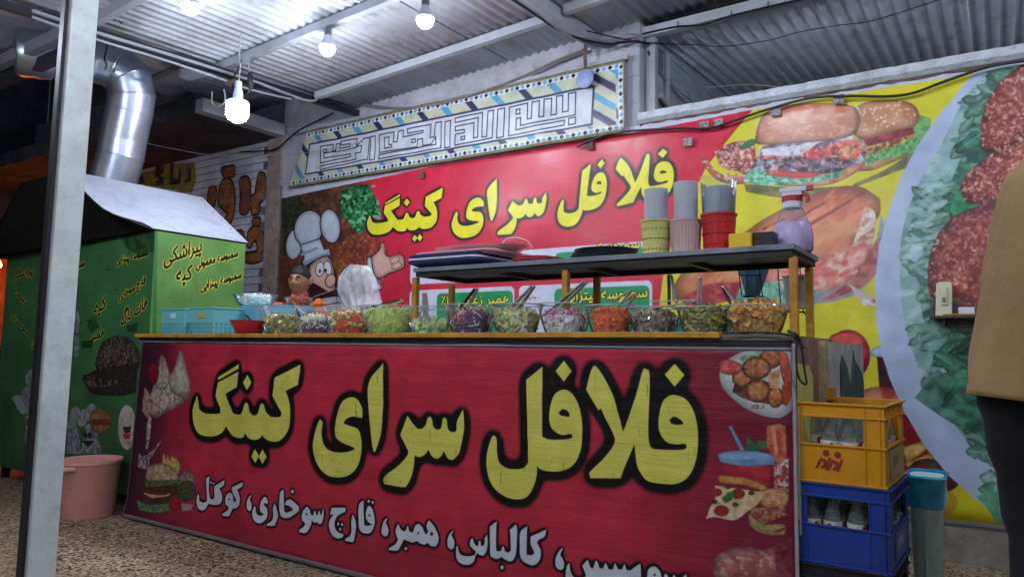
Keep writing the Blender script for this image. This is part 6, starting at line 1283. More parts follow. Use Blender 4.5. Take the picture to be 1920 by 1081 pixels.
tongs((463, 589), (478, 601), 'small dark clip lying behind the red bowl', Y=2.9, dark=True)
# back row: blue lid, glass dish and bowl
c = on(520, 590, 1, 3.02); R = .21; zt = on(520, 574, 1, 3.02).z
b1_ = thing('blue_tub', (c.x, 3.02, ZC), 'pale blue tub behind the left salad bowls, dishes standing on it', 'tub')
MB().lathe([(.0005, 0), (.8, 0), (.95, (zt-ZC)*.7), (1, zt-ZC-.012), (1.02, zt-ZC), (.0005, zt-ZC+.001)], 40, Matrix.Diagonal((R*1.35, R*.8, 1, 1))).build('tub_body', mat('pale blue plastic tub', (122, 200, 224), .45, var=.04), b1_, smooth=True, local=True)
for (px__, w, nm, lab, sx) in ((478, 92, 'garlic', 'oval glass dish of white garlic cloves on the blue tub', 1.3), (560, 56, 'sausage', 'glass dish of reddish brown sausages on the blue tub', 1.1)):
    c2 = on(px__, 570, 1, 3.0); R = w/2*depth_of(c2)/FPX/sx*1.0; h = on(px__, 549 if nm == 'garlic' else 556, 1, 3.0-R).z-zt; t = thing('glass_dish', (c2.x, 3.0, zt+.002), lab, 'dish')
    o = MB().lathe(bowlprof(R, h), 36); o.v = [(v[0]*sx, v[1], v[2]) for v in o.v]; o.build('dish', M_BOWL, t, smooth=True, local=True, solid=.0015)
    food(nm, R*.95, h, .75, t, 120, 40+px__, sx=sx)
# mint tub seen between the right bowls
xa_, xb_ = on(1262, 600, 1, 3.1).x, on(1376, 600, 1, 3.1).x; t = thing('mint_tub', ((xa_+xb_)/2, 3.1, ZC), 'mint green tub behind the mushroom and pepper bowls', 'tub')
def rring(x0, x1, y0, y1, z, r_=.02):
    out = []
    for cx_, cy_, a0 in ((x1-r_, y1-r_, 0), (x0+r_, y1-r_, 90), (x0+r_, y0+r_, 180), (x1-r_, y0+r_, 270)):
        for q in (0, 30, 60, 90): w = radians(a0+q); out.append(Vector((cx_+r_*cos(w), cy_+r_*sin(w), z)))
    return out
MB().loft([rring(xa_+.01, xb_-.01, 3.01, 3.17, ZC), rring(xa_, xb_, 3.0, 3.18, ZC+.06), rring(xa_-.005, xb_+.005, 2.995, 3.185, ZC+.065), rring(xa_-.005, xb_+.005, 2.995, 3.185, ZC+.075)]).build('tub_body', mat('mint plastic', (110, 204, 186), .45), t, smooth=True)
# plastic bag hung over a wire stand
t = thing('plastic_bag', tuple(on(672, 580, 1, 3.15)), 'thin translucent white plastic bag hanging behind the tomato salad', 'plastic bag')
rows_ = [(498, 662, 690), (506, 646, 697), (520, 634, 704), (545, 632, 711), (565, 640, 716), (590, 652, 722), (612, 655, 728)]
def bagP(u, v):
    y = 498+114*v; xl_ = np.interp(y, [r_[0] for r_ in rows_], [r_[1] for r_ in rows_]); xr_ = np.interp(y, [r_[0] for r_ in rows_], [r_[2] for r_ in rows_])
    p = on(xl_+(xr_-xl_)*u, y, 1, 3.15); f_ = sin(u*pi)
    return p+Vector((0, -.07*f_+f_*(.016*sin(u*19+v*2.5)+.009*sin(u*43+v*7)+.012*sin(v*9+u*5)), 0))
b = MB(); b.grid(bagP, 60, 26); b.grid(lambda u, v: bagP(u, v)+Vector((0, .11*sin(u*pi), 0)), 30, 16)
def bag_mat():
    m = bpy.data.materials.new('thin bag film'); m.use_nodes = True; N = m.node_tree.nodes; L = m.node_tree.links; p = N['Principled BSDF']; o = N['Material Output']
    p.inputs['Base Color'].default_value = (.8, .82, .86, 1); p.inputs['Roughness'].default_value = .25
    tr2 = N.new('ShaderNodeBsdfTransparent'); mx = N.new('ShaderNodeMixShader'); nz = N.new('ShaderNodeTexNoise'); nz.inputs['Scale'].default_value = 14; nz.inputs['Detail'].default_value = 5
    tc = N.new('ShaderNodeTexCoord'); L.new(tc.outputs['Object'], nz.inputs['Vector']); mr = N.new('ShaderNodeMapRange'); mr.inputs['From Min'].default_value = .35; mr.inputs['From Max'].default_value = .65; mr.inputs['To Min'].default_value = .3; mr.inputs['To Max'].default_value = .8
    L.new(nz.outputs['Fac'], mr.inputs['Value']); L.new(mr.outputs[0], mx.inputs[0]); L.new(tr2.outputs[0], mx.inputs[1]); L.new(p.outputs[0], mx.inputs[2]); L.new(mx.outputs[0], o.inputs[0]); return m
b.build('film', bag_mat(), t, smooth='all')
st = thing('wire_stand', tuple(on(640, 600, 1, 3.12)), 'black wire stand that the plastic bag hangs from', 'stand')
for x in (631, 637): MB().tube([on(x, 545, 1, 3.12), on(x+1, 600, 1, 3.12)], .0025, 5).build('rod', M_CABLE, st)
MB().tube([on(588, 556, 1, 3.14), on(632, 541, 1, 3.12), on(668, 520, 1, 3.14)], .003, 5).build('arm', M_WCABLE, st)
tag(MB().prism([on(586, 574, 1, 3.1), on(640, 563, 1, 3.1), on(641, 566, 1, 3.1), on(590, 576, 1, 3.1)], (0, -.02, 0), (0, .02, 0)).build('knife_blade', M_STEEL), 'flat steel blade lying by the wire stand', 'knife')
tag(MB().lathe([(.0005, .0), (.022, .002), (.03, .02), (.018, .05), (.0005, .056)], 12, Matrix.Translation(on(597, 576, 1, 3.05))).build('orange_cap', mat('orange plastic', (236, 120, 30), .4), smooth=True), 'small orange cap behind the slaw bowl', 'bottle cap')
# wire cup holders under the shelf at the right
def holder(xl, xr, yt, yb, Y, label, cupw=None):
    t = thing('wire_cup_holder', tuple(on((xl+xr)/2, yb, 1, Y)), label, 'cup holder', 'wire cup holders hung behind the shelf'); b = MB()
    a, b_, c, d = on(xl, yt, 1, Y), on(xr-8, yt, 1, Y), on(xl+9, yb, 1, Y), on(xr, yb, 1, Y)
    for p, q in ((a, c), (b_, d)): b.tube([p, q], .0024, 5)
    for f in (0, .45, 1): b.tube([a.lerp(c, f), b_.lerp(d, f)], .0024, 5)
    cen = (c+d)/2+Vector((0, .03, 0)); rr2 = (d-c).length/2
    b.tube([cen+Vector((rr2*cos(w), rr2*.7*sin(w), 0)) for w in np.linspace(0, 2*pi, 21)], .0024, 5)
    b.build('wire_frame', M_CABLE, t, smooth=True); return cen, rr2
cen, r2_ = holder(1382, 1430, 484, 555, 3.23, 'left wire holder with blue napkins in it')
for k in range(6):
    p = cen+Vector((RNG.uniform(-.03, .03), RNG.uniform(-.01, .02), 0)); ang = -.45+.18*k
    o = MB().prism([p+Vector((-.012, 0, .0)), p+Vector((.012, 0, 0)), p+Vector((.03+.075*sin(ang), 0, .13)), p+Vector((.075*sin(ang), -.01, .145)), p+Vector((-.03+.075*sin(ang), 0, .12))], (0, -.0006, 0), (0, .0006, 0)).build('napkin', mat('pale blue napkin', (130, 178, 214), .8, var=.08, bump=.2))
    tag(o, 'folded pale blue paper napkin standing in the left wire holder', 'napkin', 'blue napkins in the wire holder')
cen, r2_ = holder(1456, 1506, 476, 584, 3.25, 'right wire holder carrying a white paper cup')
c = on(1497, 578, 1, 3.27); R = 27*depth_of(c)/FPX; h = on(1497, 517, 1, 3.27).z-c.z
tag(MB().lathe([(.0005, 0), (R*.78, 0), (R, h), (R*1.06, h), (R*1.06, h-.006), (R*.97, h-.006), (R*.76, .004), (.0005, .004)], 28, Matrix.Translation(c)).build('paper_cup', mat('white cup', (206, 210, 212), .5, var=.05), smooth=True), 'white ribbed cup in the right wire holder between the shelf posts', 'cup')
c = on(1425, 590, 1, 3.26); tag(MB().lathe([(.0005, 0), (.035, 0), (.045, .07), (.043, .07), (.033, .003), (.0005, .003)], 22, Matrix.Translation(c)).build('drinking_glass', clear_mat('grey glass', (190, 200, 205), .05, .4, .1), smooth=True), 'small greyish glass under the left wire holder', 'glass')
tag(MB().tube(spline([on(1446, 600, 1, 3.2), on(1452, 588, 1, 3.22), on(1470, 582, 1, 3.24), on(1500, 584, 1, 3.24), on(1512, 592, 1, 3.22), on(1512, 622, 1, 3.2)], 5), .003, 6).build('bent_wire', M_CABLE, smooth=True), 'bent black wire foot below the right cup holder', 'wire')
# ------------------------------------------------------------------ small wall shelf with the cream device
q = on(1790, 592, 1, YW-.12); ws = thing('wall_ledge', (q.x, YW-.1, q.z), 'narrow dark ledge on the wall in front of the plate picture', 'shelf')
xs0, xs1 = on(1743, 592, 1, YW-.14).x, on(1850, 592, 1, YW-.14).x
MB().box((xs0, YW-.16, q.z-.012), (xs1, YW-.035, q.z)).build('ledge_board', mat('dark wood', (66, 60, 52), .7, var=.3), ws)
for x in (xs0+.06, xs1-.04): MB().box((x, YW-.14, q.z-.05), (x+.012, YW-.035, q.z-.0125)).build('bracket', M_DKB, ws)
x0_, x1_ = on(1753, 560, 1, YW-.12).x, on(1784, 560, 1, YW-.12).x; zt_ = on(1770, 528, 1, YW-.12).z
dv = thing('cream_device', ((x0_+x1_)/2, YW-.1, q.z), 'upright cream plastic device with a small grey window on the wall ledge', 'device'); cm = mat('cream plastic', (206, 206, 172), .45, var=.05)
MB().prism([Vector((x0_, YW-.13, q.z+.0005)), Vector((x1_, YW-.13, q.z+.0005)), Vector((x1_+.006, YW-.12, zt_-.01)), Vector((x1_-.01, YW-.12, zt_)), Vector((x0_+.02, YW-.12, zt_)), Vector((x0_+.008, YW-.12, zt_-.01))], (0, 0, 0), (0, .05, 0)).build('case', cm, dv, bevel=.004)
MB().box((x0_+.03, YW-.136, q.z+.06), (x1_-.02, YW-.1265, zt_-.03)).build('face_panel', mat('pale cream panel', (214, 214, 190), .45), dv, bevel=.002)
MB().box(((x0_+x1_)/2-.004, YW-.139, q.z+.075), ((x0_+x1_)/2+.012, YW-.1365, q.z+.1)).build('window', mat('grey window', (110, 120, 130), .3), dv)
xw0, xw1 = on(1797, 580, 1, YW-.12).x, on(1828, 580, 1, YW-.12).x
tag(MB().box((xw0, YW-.14, q.z+.0005), (xw1, YW-.07, q.z+.045)).build('white_packet', M_WPL, bevel=.004), 'small white packet on the wall ledge right of the cream device', 'packet')
tag(MB().tube([Vector((x1_-.04, YW-.155, q.z+.006)), Vector((xw1, YW-.155, q.z+.007))], .0045, 6).build('pencil', M_YEL), 'yellow pencil lying along the front of the wall ledge', 'pencil')
# ------------------------------------------------------------------ crates and bottles
def decal(word, o_, ex, h, m, name, parent, bold=.04):
    tr = text_tris(word, bold); x0 = tr[..., 0].min(); y0 = tr[..., 1].min(); k = h/(tr[..., 1].max()-y0); b = MB(); ex = Vector(ex)
    for t_ in tr: b.add([Vector(o_)+ex*((x-x0)*k)+Vector((0, 0, (y-y0)*k)) for x, y in t_], [(0, 1, 2)])
    return b.build(name, m, parent, local=True)
CW, CD, CH_ = .298, .40, .262
M_CY = mat('yellow crate plastic', (206, 142, 12), .42, var=.07, vs=3, dirt=.25, dirtc=(120, 84, 20)); M_CB = mat('blue crate plastic', (18, 58, 146), .42, var=.08, vs=3, dirt=.25, dirtc=(60, 70, 130)); M_CK = mat('dark crate plastic', (18, 20, 34), .5)
M_LOGO = mat('dark red print', (150, 30, 34), .5)
def crate(loc, m, label, logo=None, side=None):
    t = thing('bottle_crate', loc, label, 'crate', 'drink crates stacked beside the counter'); t.rotation_euler = (0, 0, radians(-2.0)); w, d, h, e = CW, CD, CH_, .012
    z1, z2_ = .125, .216
    MB().box((.006, .006, .004), (w-.006, d-.006, .014)).build('floor_grid', m, t, local=True)
    MB().box((.004, .004, .004), (w-.004, e, z1)).build('front_panel', m, t, local=True); MB().box((.004, d-e, .004), (w-.004, d-.004, z1)).build('back_panel', m, t, local=True)
    MB().box((.004, e+.0005, .004), (e, d-e-.0005, z1)).build('side_panel', m, t, local=True); MB().box((w-e, e+.0005, .004), (w-.004, d-e-.0005, z1)).build('side_panel', m, t, local=True)
    for pts in ([(.004, .004), (.045, .004), (.045, e), (e, e), (e, .07), (.004, .07)], [(w-.004, .004), (w-.004, .075), (w-e, .075), (w-e, e), (w-.062, e), (w-.062, .004)], [(.004, d-.004), (.004, d-.07), (e, d-.07), (e, d-e), (.05, d-e), (.05, d-.004)], [(w-.004, d-.004), (w-.05, d-.004), (w-.05, d-e), (w-e, d-e), (w-e, d-.06), (w-.004, d-.06)]):
        MB().prism([Vector((x, y, 0)) for x, y in pts], (0, 0, z1+.0005), (0, 0, z2_)).build('corner_post', m, t, local=True)
    for nm, z, q in (('upper_band', (z2_+.0005, h-.002), .0), ): 
        b = MB(); b.box((.003, .003, z[0]), (w-.003, e, z[1])).box((.003, d-e, z[0]), (w-.003, d-.003, z[1])).box((.003, e, z[0]), (e, d-e, z[1])).box((w-e, e, z[0]), (w-.003, d-e, z[1])); b.build(nm, m, t, local=True)
    for z in (0, z1-.004, z2_-.001, h-.006):
        b = MB(); o_ = -.005 if z > .2 and z > z2_ else -.002; th = .007
        b.box((o_, o_, z), (w-o_, .0035, z+th)).box((o_, d-.0035, z), (w-o_, d-o_, z+th)).box((o_, .0036, z), (.0035, d-.0036, z+th)).box((w-.0035, .0036, z), (w-o_, d-.0036, z+th)); b.build('rim', m, t, local=True, bevel=.0015)
    for x in (.042, w-.064, w-.02): MB().box((x, -.0005, .008), (x+.004, .0035, h-.008)).build('rib', m, t, local=True)
    for i in range(7): MB().box((w-.0035, .03+i*.055, z2_+.008), (w+.001, .036+i*.055, h-.008)).build('rib', m, t, local=True)
    for i in range(1, 4): MB().box((w*i/4-.0015, e, .0145), (w*i/4+.0015, d-e, .1)).build('divider', m, t, local=True)
    for i in range(1, 5): MB().box((e, d*i/5-.0015, .0145), (w-e, d*i/5+.0015, .095)).build('divider', m, t, local=True)
    if logo:
        b = MB()
        for ox in (0, .036):
            b.lathe([(.0005, 0), (.0105, 0)], 18, Matrix.Translation((.118+ox, .0022, .098-ox*.1)) @ Matrix.Rotation(pi/2, 4, 'X'))
            oy = -ox*.1
            for pts in ([(.082, .045), (.09, .045), (.104, .072), (.112, .062), (.1, .052), (.106, .045), (.122, .06), (.118, .076), (.1, .083)], [(.112, .044), (.12, .044), (.134, .084), (.126, .084)]):
                b.add([(x+ox, .0020, z+oy) for x, z in pts], [tuple(range(len(pts)))])
        b.build('logo', M_LOGO, t, local=True)
    if side:
        MB().box((w-.0035, .09, .02), (w-.0012, d-.08, z1-.012)).build('side_plate', side[0], t, local=True)
        decal('زمزم', (w-.0008, .14, .04), (0, 1, 0), .06, side[1], 'lettering', t)
    return t
cx0 = -.611; cy0 = 2.625
ctop = .94; tcr = []
crate((cx0, cy0, ctop-CH_), M_CY, 'yellow drinks crate on top of the stack, red running figures on its front', True, (mat('pale side plate', (176, 170, 100), .5), M_LOGO))
crate((cx0+.008, cy0+.004, ctop-2*CH_-.001), M_CB, 'blue drinks crate in the middle of the stack, under the yellow one', None, (mat('scuffed blue plate', (64, 86, 160), .5, dirt=.5, dirtc=(150, 160, 200)), mat('white print', (190, 196, 214), .5)))
crate((cx0+.004, cy0-.002, ctop-3*CH_-.002), M_CK, 'dark crate under the blue one, at the bottom edge of the picture')
tag(MB().box((cx0, cy0, 0), (cx0+CW, cy0+CD, ctop-3*CH_-.003)).build('low_box', M_CK, bevel=.004), 'low dark box on the floor that carries the crate stack', 'box')
M_GL = clear_mat('bottle glass', (232, 240, 236), .05, .16, .1); M_LB = mat('white bottle label', (214, 212, 210), .6, dirt=.3); M_LR = mat('red bottle print', (176, 44, 52), .6)
def bottle():
    t = thing('glass_bottle', (0, 0, 0), 'x', 'bottle')
    MB().lathe([(.0005, 0), (.027, 0), (.029, .01), (.029, .03), (.0265, .05), (.0275, .07), (.029, .1), (.028, .125), (.02, .16), (.0135, .19), (.012, .225), (.014, .228), (.014, .236), (.0105, .236)], 18).build('glass', M_GL, t, smooth=True, local=True)
    MB().lathe([(.0296, .088), (.0296, .128-.006)], 18).build('label', M_LB, t, smooth=True, local=True)
    b = MB()
    for a0 in (-1.6, .5, 2.6):
        b.grid(lambda u, v: Vector((.0301*cos(a0+(u-.5)*.62*sin(pi*v)+0), .0301*sin(a0+(u-.5)*.62*sin(pi*v)), .092+.026*v)), 4, 5)
    b.build('badge', M_LR, t, local=True); return t
proto = bottle(); first = True
rot = Matrix.Rotation(radians(-2.0), 3, 'Z')
for base, spots, lab, g in (((cx0, cy0, ctop-CH_+.015), [(i, j) for i in range(4) for j in range(5) if (i, j) not in ((0, 0), (0, 1), (1, 2), (3, 3), (0, 3), (2, 4))], 'empty glass bottle with a red and white label in the yellow crate', 'bottles in the yellow crate'),
                           ((cx0+.008, cy0+.004, ctop-2*CH_-.001+.015), [(i, j) for i in range(4) for j in range(5)], 'empty glass bottle with a dark badge in the blue crate', 'bottles in the blue crate')):
    for i, j in spots:
        v = rot @ Vector((.012+(CW-.024)*(i+.5)/4, .012+(CD-.024)*(j+.5)/5, 0)); loc = (base[0]+v.x, base[1]+v.y, base[2]+ (.05 if 'yellow' in g else .0))
        if first: o = proto; first = False
        else: o = copy_tree(proto)
        o.location = loc; o.rotation_euler = (RNG.uniform(-.05, .05), RNG.uniform(-.05, .05), RNG.uniform(0, 6)); o['label'] = lab; o['group'] = g
for o in S.objects:
    if o.name.startswith('glass_bottle') and o.get('group') == 'bottles in the yellow crate': o.location.z -= .05; 
# ------------------------------------------------------------------ bin with liner, pink bucket
yb2 = 3.12; x0, x1 = on(1704, 960, 1, yb2).x, on(1764, 960, 1, yb2).x; zr_ = on(1735, 892, 1, yb2).z
bn = thing('waste_bin', ((x0+x1)/2, yb2+.1, 0), 'tall mint green bin with a bright blue plastic liner', 'bin')
def rr4(k, z, y0=yb2): return rring(x0-k, x1+k, y0-k, y0+.2+k, z, .045)
MB().loft([rr4(-.02, 0), rr4(-.012, .02), rr4(.002, zr_-.02), rr4(.006, zr_-.012)]).build('bin_body', mat('mint bin plastic', (206, 240, 232), .5, var=.08, dirt=.4, dirtc=(110, 130, 124)), bn, smooth=True)
M_LIN = mat('blue liner film', (48, 176, 228), .22, var=.15, vs=10, bump=1, bs=22, coat=.5)
b = MB(); rings = []
rl_ = random.Random(8)
for k, z in ((-.012, zr_-.2), (.008, zr_-.006), (.012, zr_), (.022, zr_-.006), (.016, zr_-.02), (.014, zr_-.05), (.012, zr_-.1), (.009, zr_-.118)):
    ring = rr4(k, z); rings.append([p+Vector((rl_.uniform(-.003, .003), rl_.uniform(-.003, .003), rl_.uniform(-.002, .002))) if k > 0 else p for p in ring])
b.loft(rings, cap=False); b.build('bin_liner', M_LIN, bn, smooth=True)
bp0 = on(163, 972, 2, 0); c = on(163, 965, 2, 0); dd = depth_of(c); R = 54*dd/FPX; h = on(163, 858, 1, c.y).z
bk_ = thing('laundry_bucket', (c.x, c.y, 0), 'pale pink plastic bucket on the floor by the pole', 'bucket')
MB().lathe([(.0005, .004), (R*.8, 0), (R*.83, .01), (R*.97, h*.93), (R*.985, h*.94), (R*1.03, h*.95), (R*1.03, h), (R*.96, h), (R*.94, h*.93), (R*.8, .012), (.0005, .012)], 48).build('bucket_body', M_PINK, bk_, smooth=True, local=True)
MB().box((R*.25, -R*1.12, h*.86), (R*.75, -R*.72, h*.93), Matrix.Rotation(radians(-5), 4, 'Z')).build('grip', M_PINK, bk_, local=True, bevel=.008)
# ------------------------------------------------------------------ people
def human(name, M, label, skin, shirt, trou, hair, height=1.75, headturn=0, legs=None, arms=None, wide=1.0, hem=.98, SHP=None):
    """one continuous body; clothes and hair are its children. Local frame: faces +Y, feet at z = 0"""
    s = height/1.75; t = thing(name, tuple(M.translation), label, 'person'); t.rotation_euler = M.to_euler()
    V = lambda x, y, z: Vector((x*s, y*s, z*s))
    b = MB()
    def ring(c, rx, ry, n=20, tilt=0): return [c+Vector((rx*s*cos(2*pi*k/n), ry*s*sin(2*pi*k/n), 0)) for k in range(n)]
    TOR = [(.90, .15, .10), (.96, .165, .115), (1.05, .145, .105), (1.15, .15, .11), (1.28, .175, .125), (1.38, .185, .12), (1.43, .16, .1), (1.465, .09, .075), (1.5, .06, .062), (1.56, .055, .06)]
    b.loft([ring(V(0, 0, z), rx, ry) for z, rx, ry in TOR])
    L_ = legs or {-1: [(-.09, 0, .93), (-.1, .02, .5), (-.1, -.02, .09)], 1: [(.09, 0, .93), (.1, .02, .5), (.1, -.02, .09)]}
    AR_ = arms or {-1: [(-.18, 0, 1.41), (-.235, -.02, 1.13), (-.24, .08, .9)], 1: [(.18, 0, 1.41), (.235, -.02, 1.13), (.24, .08, .9)]}
    for sd, J in L_.items():
        J = [V(*j) for j in J]; pts = spline(J, 6); n = len(pts); b.tube(pts, 1, 16, rs=[s*(.085-.047*i/(n-1)) for i in range(n)])
        f = J[2]; b.loft([[f+Vector((.045*s*cos(w)*k, (.03+.0)*s+sin(w)*.05*s*k+q*s, -f.z+zz*s)) for w in np.linspace(0, 2*pi, 12, endpoint=False)] for q, zz, k in ((-.04, .06, .7), (.03, .045, 1), (.1, .035, .95), (.16, .02, .6))])
    for sd, J in AR_.items():
        J = [V(*j) for j in J]; pts = spline(J, 6); n = len(pts); b.tube(pts, 1, 14, rs=[s*(.052-.027*i/(n-1)) for i in range(n)])
        w = J[2]; d = (J[2]-J[1]).normalized(); sdv = Vector((sd, 0, 0)); fw_ = d.cross(sdv).normalized()
        pa = w+d*.05*s; b.tube([w, w+d*.03*s, w+d*.085*s, w+d*.1*s], 1, 12, rs=[.024*s, .036*s, .04*s, .03*s], sq=.5)
        for k in range(4):
            o_ = w+d*.09*s+fw_*(k-1.5)*.019*s; ln = (.07, .08, .075, .058)[k]*s; b.tube([o_-d*.02*s, o_+d*ln*.4, o_+d*ln*.75-sdv*.008*s, o_+d*ln-sdv*.02*s], 1, 8, rs=[.0095*s, .0092*s, .0085*s, .006*s])
        o_ = w+d*.03*s-fw_*.028*s; b.tube([o_, o_+d*.025*s-fw_*.018*s, o_+d*.055*s-fw_*.026*s], 1, 8, rs=[.012*s, .011*s, .008*s])
    # head: lofted skull with brow, nose, lips, chin, ears
    hc = V(0, .012, 1.64); HT_ = Matrix.Translation(hc) @ Matrix.Rotation(headturn, 4, 'Z'); n = 48; m = 34; vs = []
    for j in range(m+1):
        th = pi*j/m; 
        for i in range(n):
            ph = 2*pi*i/n; x = sin(th)*cos(ph); y = sin(th)*sin(ph); z = cos(th)
            X, Y_, Z = x*.078, y*.098, z*.118
            if z < 0: X *= 1-.28*(-z)**1.3; Y_ = Y_*(1-.16*(-z)) + .012*(-z)
            f_ = max(0, y)
            def bumpf(x0, z0, sx, sz): return math.exp(-((x-x0)/sx)**2-((z-z0)/sz)**2)*f_
            Y_ += .026*bumpf(0, -.2, .13, .16)+.014*bumpf(0, .02, .1, .2)-.010*(bumpf(.34, .04, .16, .12)+bumpf(-.34, .04, .16, .12))+.007*bumpf(0, .2, .5, .09)
            Y_ += .009*bumpf(0, -.5, .24, .055)+.009*bumpf(0, -.63, .22, .055)-.005*bumpf(0, -.565, .28, .03)+.012*bumpf(0, -.88, .25, .12)
            Y_ += .006*(bumpf(.42, -.2, .2, .2)+bumpf(-.42, -.2, .2, .2))
            vs.append(HT_ @ Vector((X*s, Y_*s, Z*s)))
    b.add(vs, [(j*n+i, (j+1)*n+i, (j+1)*n+(i+1) % n, j*n+(i+1) % n) for j in range(m) for i in range(n)])
    for sd in (-1, 1): b.tube([HT_ @ Vector((sd*.073*s, -.004*s, -.025*s)), HT_ @ Vector((sd*.083*s, -.012*s, -.005*s)), HT_ @ Vector((sd*.086*s, -.016*s, .022*s)), HT_ @ Vector((sd*.078*s, -.006*s, .032*s))], 1, 8, rs=[.009*s, .013*s, .015*s, .007*s], sq=1.2)
    o = b.build('body', skin, t, local=True, smooth='all'); md = o.modifiers.new('one skin', 'REMESH'); md.mode = 'VOXEL'; md.voxel_size = .0055; md.use_smooth_shade = True
    for sd in (-1, 1):
        e = HT_ @ Vector((sd*.027*s, .0835*s, .006*s)); M_E = Matrix.Translation(e)
        MB().lathe([(.0005, -.0042), (.007, -.003), (.009, 0), (.007, .003), (.0005, .0042)], 12, M_E).build('eye', mat('eye white', (220, 214, 206), .2, var=0), t, local=True, smooth=True)
        MB().lathe([(.0005, -.005), (.005, -.002), (.0055, 0)], 10, Matrix.Translation(e+(HT_.to_3x3() @ Vector((0, .0085, 0)))) @ (HT_.to_3x3().to_4x4()) @ Matrix.Rotation(pi/2, 4, 'X')).build('iris', mat('dark iris', (30, 22, 18), .2, var=0), t, local=True)
        MB().tube([HT_ @ Vector((sd*x*s, y*s, z*s)) for x, y, z in ((.012, .096, .026), (.028, .096, .032), (.046, .083, .026))], 1, 6, rs=[.0035*s, .0045*s, .002*s]).build('eyebrow', hair, t, local=True, smooth=True)
    MB().tube([HT_ @ Vector((x*s, y*s, z*s)) for x, y, z in ((-.022, .098, -.068), (0, .106, -.067), (.022, .098, -.068))], .003*s, 6, sq=.6).build('lips', mat('lip', (140, 76, 66), .5), t, local=True, smooth=True)
    hb_ = MB(); vs = []; m2 = 14; rh = random.Random(3)
    for j in range(m2+1):
        for i in range(n):
            ph = 2*pi*i/n; lim = 1.12+.28*abs(cos(ph))**3+.75*max(0, -sin(ph))**.7+.0*cos(ph); th = lim*j/m2
            k = 1.02+rh.uniform(-.004, .01)+.09*(1-j/m2)*.6; x = sin(th)*cos(ph); y = sin(th)*sin(ph); z = cos(th)
            vs.append(HT_ @ Vector((x*.08*k*s, y*.1*k*s, z*.12*k*s)))
    hb_.add(vs, [(j*n+i, (j+1)*n+i, (j+1)*n+(i+1) % n, j*n+(i+1) % n) for j in range(m2) for i in range(n)]); hb_.build('hair', hair, t, local=True, smooth='all', solid=.004)
    # shirt
    sb_ = MB(); r = random.Random(9); W_ = wide; SH = [(hem, .2*W_, .15*W_), (hem+.03, .2*W_, .15*W_), (1.12, .19*W_, .145*W_), (1.25, .192*W_, .15*W_), (1.35, .178*W_+.012/W_, .135*W_), (1.41, .15*W_+.022/W_, .12*W_), (1.445, .135, .105), (1.475, .085, .08), (1.49, .07, .07)]
    SH = SHP or SH; rg = []; SHs = []
    for a, b2_ in zip(SH, SH[1:]):
        for q in range(4): SHs.append(tuple(a[k]+(b2_[k]-a[k])*q/4 for k in range(3)))
    SHs.append(SH[-1]); n = 64
    for z, rx, ry in SHs:
        k0 = max(0, (1.42-z)/.45)
        rg.append([V(0, 0, z)+Vector((rx*s*cos(w)*(1+.04*k0*sin(5*w+z*9)+.016*sin(13*w-z*21)+.012*k0*sin(23*w+z*8)), ry*s*sin(w)*(1+.045*k0*sin(4*w+z*13)+.016*sin(11*w+z*17)+.014*k0*sin(21*w-z*9)), .006*sin(3*w+z*30)*s)) for w in np.linspace(0, 2*pi, n, endpoint=False)])
    sb_.loft(rg, cap=False)
    for sd, J in AR_.items():
        J = [V(*j) for j in J]; pts = spline(J, 8); pts = pts[:11]; k = len(pts); sb_.tube([pts[0]+Vector((-sd*.05*s, 0, .0))]+pts, 1, 24, cap=False, rs=[.07*s]+[s*(.082-.012*i/(k-1)+.004*sin(i*1.7)) for i in range(k)])
    so = sb_.build('shirt', shirt, t, local=True, smooth='all', solid=.004)
    tb = MB()
    for sd, J in L_.items():
        J = [V(*j) for j in J]; pts = spline(J, 10); pts = [pts[0]+Vector((0, 0, .08*s))]+pts; k = len(pts); tb.tube(pts, 1, 28, cap=False, rs=[s*.105]+[s*(.108-.035*min(1, i/(k-1)*1.3)+.004*sin(i*2.1)) for i in range(1, k)])
    tb.loft([ring(V(0, 0, z), rx, ry, 28) for z, rx, ry in ((.86, .15, .12), (.93, .178, .13), (1.02, .165, .12), (1.06, .155, .115))]); tb.build('trousers', trou, t, local=True, smooth='all')
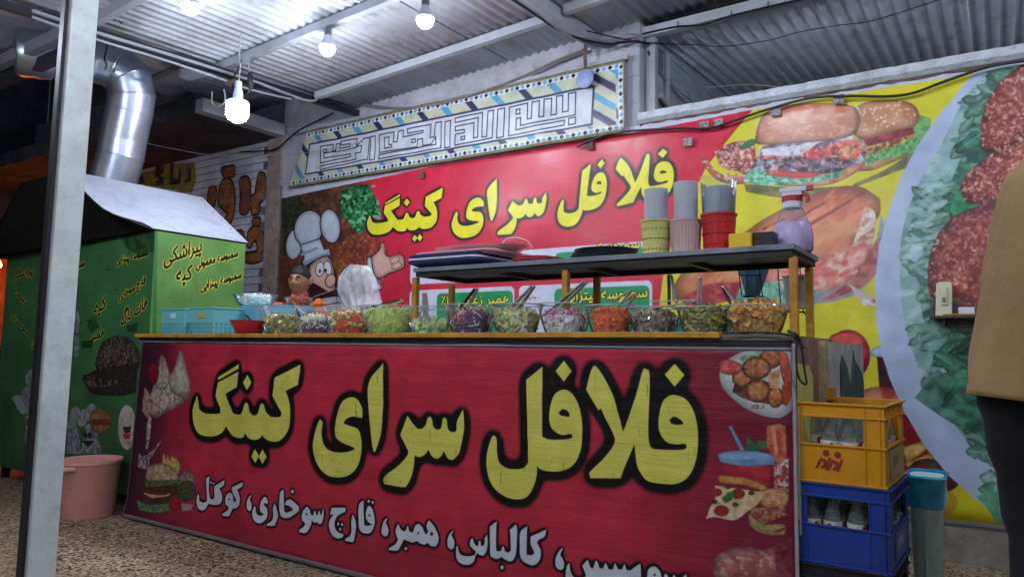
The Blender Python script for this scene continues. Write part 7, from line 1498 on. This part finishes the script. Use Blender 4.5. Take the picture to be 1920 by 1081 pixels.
    for sd, J in L_.items():
        f = V(*J[2]); 
        MB().loft([[Vector((f.x+.05*s*cos(w)*k, f.y+.03*s+sin(w)*.055*s*k+q*s, max(.0, zz*s+(.0 if sin(w) > -2 else 0)))) for w in np.linspace(0, 2*pi, 14, endpoint=False)] for q, zz, k in ((.03, 0, 1.25), (.03, .02, 1.3), (.0, .07, .9), (-.02, .1, .8))]).build('shoe', M_BLACK, t, local=True, smooth=True)
    return t
M_HAIR = mat('black hair', (16, 14, 15), .55, var=.3, vs=60, bump=.6, bs=160)
ck = dp(564, 528, 5.35); hd_ang = radians(196)   # the cook looks to the left and down
zf_ = ck.z-1.64*.985
human('cook', Matrix.Translation((ck.x, ck.y, 0)) @ Matrix.Rotation(hd_ang, 4, 'Z'), 'man with short black hair working behind the counter, only his head in view', mat('brown skin', (158, 110, 86), .5, var=.16, vs=22), mat('orange shirt', (196, 104, 60), .8, var=.1, bump=.2), mat('dark trousers', (34, 34, 42), .85), M_HAIR, height=ck.z/1.64*1.75, headturn=radians(8))
M_TAN = mat('tan shirt cloth', (146, 118, 80), .85, var=.07, vs=3, bump=.35, bs=9, bdist=.03)
mp_ = Vector((.215, 2.11, 0))
human('customer', Matrix.Translation((mp_.x, mp_.y, 0)) @ Matrix.Rotation(radians(-6), 4, 'Z'), 'man in a loose tan shirt and dark trousers standing with his back to the camera', M_SKIN, M_TAN, mat('black trousers', (16, 17, 24), .9, var=.2, vs=6), M_HAIR, height=1.86,
      legs={-1: [(-.145, 0, .93), (-.12, .03, .5), (-.2, -.12, .1)], 1: [(.09, 0, .93), (.1, .04, .5), (.12, .06, .09)]}, arms={-1: [(-.12, .02, 1.38), (-.12, .18, 1.17), (-.08, .34, 1.2)], 1: [(.12, .02, 1.38), (.12, .18, 1.17), (.08, .32, 1.15)]}, wide=1.36,
      SHP=[(.945, .268, .2), (1.0, .26, .2), (1.11, .243, .2), (1.25, .223, .19), (1.35, .206, .175), (1.435, .18, .15), (1.48, .15, .12), (1.515, .11, .1), (1.54, .075, .08), (1.55, .068, .072)])
